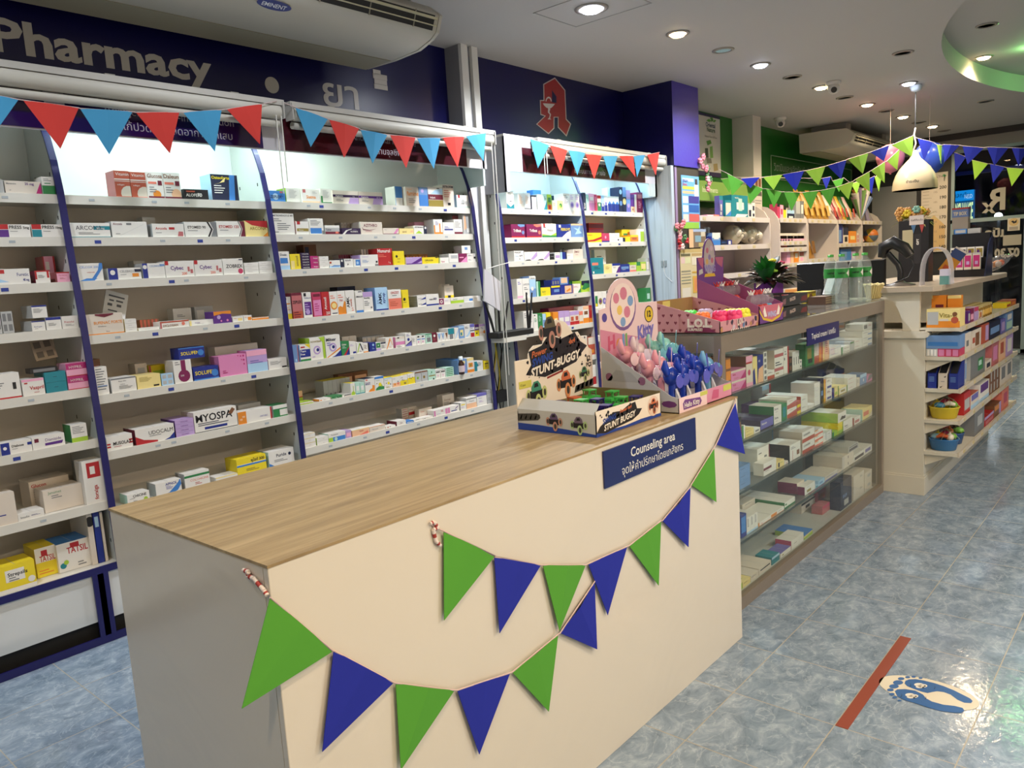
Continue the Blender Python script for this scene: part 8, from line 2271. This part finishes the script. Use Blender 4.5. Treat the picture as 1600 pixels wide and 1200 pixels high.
# monitor behind the cabinet with its desk
t = thing('monitor', 'black back of a wide monitor behind the water bottles', 'monitor', (-1.68, 5.25, 0.95))
MB().prism([(5.22, 1.17), (5.22, 1.398), (5.235, 1.405), (5.262, 1.405), (5.262, 1.165)], 'x', -2.0, -1.452, mat('#0f0f11', 0.35)).build('screen_back', t)
MB().box(-1.78, -1.68, 5.2635, 5.285, 0.96, 1.30, M_BLACK).box(-1.86, -1.60, 5.20, 5.36, 0.9455, 0.96, M_BLACK).build('stand', t)
tag(MB().box(-2.3, -1.805, 4.95, 6.85, 0.90, 0.945, M_CREAM).box(-2.3, -2.26, 4.95, 6.85, 0, 0.90, M_CREAM).box(-1.81, -1.5, 5.0, 5.0, 0, 0, M_CREAM).build('till_desk', org=(-2.05, 5.9, 0)), 'cream desk behind the till counter', 'desk')
rnd = random.Random(9)
tag(MB().box(-1.80, -1.455, 5.12, 5.46, 0.9415, 0.9445, M_CREAM).build('desk_leaf', org=(-1.6, 5.3, 0.94)), 'narrow cream desk leaf under the monitor', 'desk')
for k, c in enumerate(['#c9b25a', '#7fae4a', '#b8433a', '#d8cfc4', '#8fb85a', '#c98a4a']):
    z0 = 0.9456 + k * 0.045
    tag(MB().box(-2.28, -1.95, 5.72, 5.98, z0, z0 + 0.0445, mat(c, 0.4)).build('snack_pack', org=(-2.1, 5.85, z0)), '%s pack in the pile behind the scanner, %s from the bottom' % (['mustard', 'green', 'red', 'white', 'lime', 'orange'][k], ordinal(k + 1)), 'pack', 'pile of packs behind the scanner')
# pack of cards hanging near the column
flat_poster('hanging_card', 'pink hanging tag card with 1 1 1 print below the instruments shelf', 'card', -3.34, 6.50, 6.68, 1.29, 1.43, '#d3b3a4', [(.2, .55, .8, .6, '#7a5a50'), (.1, .7, .9, .95, '#d8a8a0')], (('111', .3, .25, .18, '#3a2a28', .03),))

# ------------------------------------------------------------------ sweets and goods on the till shelves
ye = IY0 + 0.014
def end_box(px0, px1, pt, k, base, decs, lab, dep=0.17, side=None, name='goods_box', z=None, top=None, y=None):
    yy = y or ye
    z = ILV[k] + 0.0008 if z is None else z
    x0, x1 = ony(px0, 600, yy).x, min(ony(px1, 600, yy).x, -0.974)
    def xz(px):
        lo, hi = -2.0, 0.5
        for _ in range(40):
            mid = (lo + hi) / 2
            if proj((mid, yy, z))[0] < px: lo = mid
            else: hi = mid
        return (lo + hi) / 2
    x0, x1 = max(xz(px0), -1.145), min(xz(px1), -0.975)
    zt = 0
    a, b_ = 0.2, 1.6
    for _ in range(40):
        mid = (a + b_) / 2
        if proj((x0, yy, mid))[1] > pt: a = mid
        else: b_ = mid
    zc = (ILV[k - 1] - 0.026) if k else 1.2
    return tag(carton(name, yy, x0, x1, z, min(zc, max(z + 0.02, (a + b_) / 2)), dep, base, decs, side, top, face='y'), lab, 'box')
end_box(1433, 1502, 483.4, 0, 'y', ['b.35O', 'q.02,.15,.36,.85g', 'B.38,.55,.24j:Vita-C', 'q.4,.35,.66,.47w', 'o.85,.4,.18a', 'o.85,.72,.12E'], 'yellow sweets carton with white label at the near end of the till shelf', 0.13)
for k in range(3): end_box(1434 + k * 23, 1455 + k * 23, 462, 0, 'O', ['q.2,.3,.8,.6a', 't.1y'] if k != 1 else ['q.2,.3,.8,.7D'], 'tall orange pack behind the yellow sweets carton, %s' % ['left', 'middle', 'right'][k], 0.05, y=ye + 0.14)
o = end_box(1438, 1465, 545, 1, 'g', ['q.1,.1,.3,.9W', 'q.4,.1,.6,.9W', 'q.7,.1,.9,.9W'], 'clear pack of small tubs under a blue tray on the second till shelf', 0.14)
o = end_box(1465, 1499, 545, 1, 'h', ['q.05,.1,.3,.9k', 'q.4,.1,.62,.9k', 'q.7,.1,.95,.9k'], 'pink pack of small tubs under a blue tray on the second till shelf', 0.14)
zt = max(v[2] for v in o.bound_box) + o.location.z + 0.001
end_box(1441, 1499, 524, 1, 'S', ['q.05,.2,.95,.5b'], 'blue tray lying on the clear and pink tubs', 0.14, z=zt)
for k, (a, b_, c, d) in enumerate(((1441, 1458.5, 'B', 'dark blue'), (1460, 1477, 'w', 'white'), (1478, 1498, 'B', 'wider blue'))):
    x0 = -1.135 + k * 0.055; x1 = x0 + 0.046
    z = ILV[2] + 0.0008
    mb = MB().prism([(ye, z), (ye + 0.17, z), (ye + 0.17, z + 0.15), (ye + 0.11, z + 0.15), (ye, z + 0.085)], 'x', x0, x1, card(c), cap=card(c))
    mb.prism([(ye + 0.004, z + 0.0905), (ye + 0.108, z + 0.153), (ye + 0.166, z + 0.153), (ye + 0.166, z + 0.1505), (ye + 0.11, z + 0.1505)], 'x', x0 + 0.004, x1 - 0.004, card('K'))
    P = lambda u, v: (x0 + u * (x1 - x0), ye - 0.0004, z + v * 0.08)
    if c == 'B':
        for q in range(4): mb.poly([P(.15, .5 + q * .1), P(.75, .5 + q * .1), P(.75, .54 + q * .1), P(.15, .54 + q * .1)], card('S'))
    else:
        mb.poly([P(.3, .5), P(.7, .5), P(.7, .54), P(.3, .54)], card('G')); mb.poly([P(.6, .85), P(.9, .95), P(.8, .8)], card('K')); mb.poly([P(.1, .1), P(.5, .2), P(.3, .05)], card('K'))
    tag(mb.build('magazine_file', org=((x0 + x1) / 2, ye, z)), '%s open display file on the third till shelf' % d, 'file')
def toy_tub(k, px, c1, parts, lab, y=None, r=0.062):
    z = ILV[k] + 0.0008; y = y or ye + 0.075
    x = -1.062
    t = thing('toy_tub', lab, 'toy', (x, y, z), 'netted toy tubs on the till shelves')
    MB().lathe([(r * 0.82, 0), (r * 0.9, 0.004), (r * 1.08, 0.062), (r * 1.14, 0.066), (r * 1.12, 0.07), (r * 1.0, 0.066), (r * 0.8, 0.012)], mat(c1, 0.35), (x, y, z), 22, sx=1.18).build('tub', t)
    rnd = random.Random(k * 7 + int(r * 1000))
    for q, c in enumerate(parts):
        a = 2 * math.pi * q / len(parts) + 0.5
        cc = (x + 0.042 * math.cos(a), y + 0.036 * math.sin(a), z + 0.078)
        mb = MB()
        if q % 3 == 0: mb.ball(cc, (0.030, 0.024, 0.020), mat(c, 0.35), 12, 8)
        elif q % 3 == 1: mb.tube([(cc[0] - 0.03, cc[1], cc[2]), (cc[0], cc[1], cc[2] + 0.015), (cc[0] + 0.03, cc[1], cc[2] + 0.005)], [0.008, 0.016, 0.010], mat(c, 0.35), 10)
        else: mb.ball(cc, (0.022, 0.022, 0.024), mat(c, 0.35), 12, 8).tube([cc, (cc[0], cc[1], cc[2] + 0.034)], 0.006, mat(c, 0.35), 8)
        mb.build('toy_piece', t)
    net = MB()
    for q in range(12):
        a = 2 * math.pi * q / 12
        net.tube([(x + r * 1.15 * 1.18 * math.cos(a), y + r * 1.15 * math.sin(a), z + 0.066), (x + r * 0.8 * math.cos(a + 0.3), y + r * 0.75 * math.sin(a + 0.3), z + 0.108), (x + 0.015 * math.cos(a + 0.6), y + 0.015 * math.sin(a + 0.6), z + 0.124)], 0.0010, mat('#a9a48c', 0.5), 4)
    net.build('net', t)
toy_tub(3, 0, '#d0b92c', ['#6fae3a', '#c23a6a', '#d8c43a', '#3a7a9a', '#d9d2c0'], 'yellow netted toy tub on the fourth till shelf')
toy_tub(4, 0, '#2f6fa8', ['#6fae3a', '#c23a6a', '#d8c43a', '#7fb0cc', '#c2592c', '#d9d2c0'], 'blue netted toy tub on the lowest till shelf, near end')
toy_tub(4, 0, '#274f86', ['#7fc24a', '#c23a4a', '#c2672c'], 'second dark blue netted toy tub further along the lowest till shelf', y=ye + 0.26, r=0.055)
for k in range(6):
    z = ILV[0] + 0.0008
    for r_ in range(2):
        x, y = -1.005 - r_ * 0.062, 5.52 + k * 0.075
        t = thing('honey_jar', 'gold lidded jar on the top till shelf, %s of six in the %s row' % (ordinal(k + 1), ['front', 'back'][r_]), 'jar', (x, y, z), 'gold lidded jars on the top till shelf')
        MB().lathe([(0.024, 0), (0.027, 0.004), (0.027, 0.06), (0.022, 0.066)], mat('#8a6a2c', 0.2), (x, y, z), 14).lathe([(0.0275, 0.015), (0.0275, 0.048)], mat('#c9a24a', 0.4), (x, y, z), 14).build('jar', t)
        MB().lathe([(0.027, 0.0665), (0.027, 0.08), (0.001, 0.081)], mat('#c2b078', 0.3, 0.4), (x, y, z), 14).build('lid', t)
C6_ = (1360, 400, 5.454); C7_ = (1360, 580, 5.454)
def irow(k): return Row(ILV[k] + 0.0008, -0.98, '%s till shelf' % SHN[k], 'goods on the till shelves', -1.143, kind='goods_box', xf=(IY0 + (0.19 if k < 4 else 0.36), IY1 - 0.02), zm=(ILV[k - 1] - 0.026) if k else 1.19)
irow(0).put('''
832 850 470|P|q.1,.2,.9,.8g|d=.06
852 880 450|H|q.1,.2,.9,.6m|d=.06
884 920 440|p|t.3h|d=.06
924 960 470|w|q.1,.2,.6,.8a|d=.06
1160 1196 400|Y|q.1,.2,.9,.6R|
1198 1240 380|a|q.2,.2,.8,.7O|
''', *C6_).done()
irow(1).put('''
790 856 668|w|q.2,.3,.6,.6G|tc=S
860 942 640|w|q.4,.1,.8,.8E q.1,.3,.35,.6a|tc=C
948 1008 590|a|q.5,.1,.95,.9p|
1012 1106 580|C|q.1,.3,.9,.7S|
1110 1150 545|V|q.2,.2,.8,.8p|
1154 1212 490|S|q.1,.1,.9,.5t q.2,.6,.8,.9W|
''', *C6_).done()
irow(2).put('''
764 790 900|s|L.2,.8,4,.6B|d=.1
792 818 880|g|q.2,.2,.8,.8S|d=.1
850 975 850|G|q.5,.2,.85,.7N q.55,.4,.75,.6t|d=.08 s=g
980 1030 900|w|q.2,.2,.8,.7C|d=.1
1032 1090 735|f|q.2,.2,.8,.8k|
1094 1150 710|o|q.2,.3,.7,.8a|
1154 1212 680|p|q.2,.2,.8,.8W|
''', *C6_).done()
irow(3).put('''
790 850 200|R|q.1,.2,.9,.7g|
852 924 210|w|q.1,.55,.9,.95V b.3s|d=.12 tc=a
928 1010 120|W|q.1,.5,.9,.95P b.2s|d=.12
1014 1100 10|E|q.1,.1,.2,.9g q.4,.1,.5,.9g q.7,.1,.8,.9g|n=2
1104 1205 -40|w|q.1,.3,.4,.9G q.6,.3,.9,.9G|
''', *C7_).done()
irow(4).put('''
885 968 345|G|q.3,.3,.8,.7g|
972 1050 400|R|t.3p q.1,.1,.9,.5f|
1052 1112 300|E|r.3p q.1,.5,.7,.9O|
1116 1175 170|r|q.3,.3,.8,.8h|
''', *C7_).done()

# ------------------------------------------------------------------ shop front: height chart, stickers, the sign across the street
hc = MB().box(-2.858, -2.535, 11.974, 11.98, 1.40, 2.46, mat('#c9bdb0', 0.5))
hc.poly([(-2.84, 11.9734, 1.42), (-2.56, 11.9734, 1.42), (-2.56, 11.9734, 1.75), (-2.70, 11.9734, 1.9), (-2.84, 11.9734, 1.7)], mat('#c9a878', 0.5))
for k in range(7):
    z = 2.24 - k * 0.132
    hc.text(str(200 - 10 * k), (-2.55, 11.9732, z), (1, 0, 0), (0, 0, 1), 0.042, INKD, 'r', bold=0.03); hc.text(str(195 - 10 * k), (-2.66, 11.9732, z - 0.05), (1, 0, 0), (0, 0, 1), 0.026, mat('#8a7a6c', 0.5), 'r')
    for q in range(3): hc.box(-2.84, -2.76 + 0.03 * (q == 0), 11.9731, 11.9736, z + 0.02 - q * 0.044, z + 0.023 - q * 0.044, INKD)
hc.text('HEALTH', (-2.60, 11.9732, 2.39), (1, 0, 0), (0, 0, 1), 0.03, INKD, 'r'); hc.box(-2.585, -2.555, 11.9731, 11.9736, 2.40, 2.412, INKG).box(-2.576, -2.564, 11.8791, 11.9734, 2.391, 2.421, INKG)
tag(hc.build('height_chart', org=(-2.7, 11.98, 1.4)), 'tall beige height chart with numbers up to 200 at the shop front', 'chart')
M_STK = mat('#a39c92', 0.55)
def mirrored(s, px_right, py, h, lab, w=None, bold=0.03):
    p = ony(px_right, py, YB + 0.02)
    mb = MB().text(s, (p.x, YB + 0.022, p.z), (-1, 0, 0), (0, 0, 1), h, M_STK, bold=bold, maxw=w)
    tag(mb.build('window_lettering', org=p), lab, 'sticker')
mirrored('R', 1570.5, 326, 0.28, 'big back to front letter R stuck on the shop window', 0.26, 0.03)
p = ony(1567, 333, YB + 0.02)
mb = MB()
for pts in (((1534, 317), (1541, 317), (1556, 333), (1549, 333)), ((1550, 317), (1557, 317), (1541, 333), (1534, 333))): mb.poly([tuple(ony(x, y, YB + 0.0205)) for x, y in pts], M_STK)
tag(mb.build('window_lettering', org=p), 'grey crossing strokes under the back to front letter on the window', 'sticker')
mirrored('เปิด', 1568, 369, 0.11, 'back to front Thai word on the shop window above the blank sticker', 0.33, 0.04)
a, b_ = ony(1567, 384, YB + 0.02), ony(1596, 366, YB + 0.02)
tag(MB().box(a.x, b_.x, YB + 0.0195, YB + 0.022, a.z, b_.z, M_STK).build('window_sticker', org=a), 'blank grey rectangle stuck on the shop window', 'sticker')
mirrored('07.30 น.', 1593, 400, 0.11, 'back to front opening hour lettering low on the shop window', 0.42, 0.05)
a, b_ = ony(1574, 361, YB), ony(1594, 340, YB)
mb = MB().box(a.x, b_.x, YB - 0.004, YB - 0.001, a.z, b_.z, mat('#c9beb0', 0.5))
c = (a + b_) / 2
mb.poly([(c.x + 0.055 * math.cos(k * math.pi / 9), YB - 0.0045, c.z + 0.03 + 0.05 * math.sin(k * math.pi / 9)) for k in range(18)], mat('#c7a878', 0.5))
mb.poly([(c.x + x, YB - 0.005, c.z + 0.03 + y) for x, y in ((-0.03, 0.01), (0.0, -0.02), (0.03, -0.01), (0.035, 0.03), (0.01, 0.005), (-0.01, 0.02))], INK)
mb.poly([(a.x + 0.02, YB - 0.0045, a.z + 0.01), (b_.x - 0.02, YB - 0.0045, a.z + 0.01), (b_.x - 0.02, YB - 0.0045, a.z + 0.05), (a.x + 0.02, YB - 0.0045, a.z + 0.05)], mat('#9a8f88', 0.5))
tag(mb.build('window_sticker', org=a), 'cream card with black bird emblem on the shop window', 'sticker')
# lit exchange sign in the street
ys = 13.2
a, b_ = ony(1488, 346, ys), ony(1522, 296, ys)
t = thing('street_sign', 'lit blue exchange sign in the dark street outside', 'sign', (a.x, ys, a.z))
zt = a.z + (b_.z - a.z) * 0.66
mb = MB().box(a.x, b_.x, ys, ys + 0.08, a.z, b_.z, mat('#0a3a66', 0.4, emit='#0c5f9c', es=0.5)).box(a.x, b_.x, ys - 0.002, ys, zt, b_.z, mat('#0a6fb8', 0.4, emit='#0f84d8', es=0.9))
mb.text('EXCHANGE', (a.x + 0.01, ys - 0.0025, a.z + 0.01), (1, 0, 0), (0, 0, 1), zt - a.z - 0.03, mat('#e8ffd0', 0.4, emit='#d8f5b0', es=1.0), maxw=b_.x - a.x - 0.02, bold=0.02)
mb.text('แลกเงิน', (a.x + 0.02, ys - 0.0025, zt + 0.05), (1, 0, 0), (0, 0, 1), 0.07, mat('#0a2a4c', 0.5), maxw=0.2); mb.text('NEED', (b_.x - 0.02, ys - 0.0025, zt + 0.03), (1, 0, 0), (0, 0, 1), 0.06, mat('#cfe8f8', 0.4, emit='#bfe4ff', es=0.8), 'r', maxw=0.1)
mb.build('light_box', t); MB().box(a.x + 0.02, a.x + 0.06, ys + 0.03, ys + 0.07, -0.02, a.z, mat('#2a2c30', 0.5)).build('post', t)
a, b_ = ony(1492, 275, 12.9), ony(1640, 252, 12.9)
tag(MB().box(a.x, b_.x, 12.9, 12.95, a.z, b_.z, mat('#101c5c', 0.5, emit='#0c1a6a', es=0.12)).build('street_banner', org=a), 'navy fascia banner hanging outside above the shop window', 'banner')
a = ony(1560, 338, 15.0)
t = thing('street_lamp', 'small white street light glimmering outside the window', 'lamp', (a.x, 15.0, -0.02))
MB().ball((a.x, 15.0, a.z), 0.06, mat('#ffffff', 0.5, emit='#e8f6ff', es=9), 12, 8).build('bulb', t); MB().tube([(a.x, 15.06, -0.02), (a.x, 15.06, a.z)], 0.03, mat('#3a3d42', 0.5), 8).build('post', t)
# brown syrup bottle on the widest bay
yy = y_at(716, -3.49, 0.86)
t = thing('syrup_bottle', 'small brown syrup bottle with white cap on the sixth shelf of the third bay', 'bottle', (-3.462, yy, 0.8472))
MB().lathe([(0.019, 0), (0.021, 0.003), (0.021, 0.07), (0.010, 0.085), (0.009, 0.09)], mat('#3a1f14', 0.15), (-3.462, yy, 0.8472), 16).lathe([(0.0213, 0.015), (0.0213, 0.055)], mat('#d8c4c8', 0.5), (-3.462, yy, 0.8472), 16).build('bottle', t)
MB().lathe([(0.014, 0.0905), (0.014, 0.112), (0.001, 0.113)], mat('#cfd8dc', 0.4), (-3.462, yy, 0.8472), 16).build('cap', t)

# leaflets and blister cards leaning on the shelves
def leaning(name, lab, cat, xy0, w, h, z, X, tilt, roll, M, marks):
    y = y_at(xy0, X, z)
    T = Matrix.Translation((X, y, z)) @ Matrix.Rotation(-tilt, 4, 'Y') @ Matrix.Rotation(roll, 4, 'X')
    mb = MB(T).box(-0.003, 0, 0, w, 0, h, M)
    for (u0, v0, u1, v1, c) in marks: mb.box(0, 0.0012, u0 * w, u1 * w, v0 * h, v1 * h, mat(c, 0.35))
    return tag(mb.build(name, org=(X, y, z)), lab, cat)
leaning('leaflet', 'white printed leaflet standing behind the white and orange carton in the second bay', 'leaflet', 160, 0.095, 0.115, 1.3062 + 0.085, -3.575, 0.25, -0.35, mat('#d6d6d4', 0.6), [(.15, .78, .85, .84, '#55585e'), (.2, .6, .4, .66, '#55585e'), (.5, .62, .8, .68, '#55585e'), (.15, .4, .35, .5, '#55585e'), (.55, .42, .75, .52, '#55585e'), (.2, .2, .6, .25, '#55585e')])
leaning('blister_card', 'beige blister card with four pills leaning above the teal cartons in the leftmost bay', 'blister pack', 57, 0.085, 0.09, 1.0912 + 0.125, -3.60, 0.3, 0.1, mat('#a89a86', 0.35, 0.3), [(.12, .12, .42, .4, '#6a6258'), (.58, .12, .88, .4, '#6a6258'), (.12, .58, .42, .88, '#6a6258'), (.58, .58, .88, .88, '#6a6258')])
bpy.context.view_layer.update()
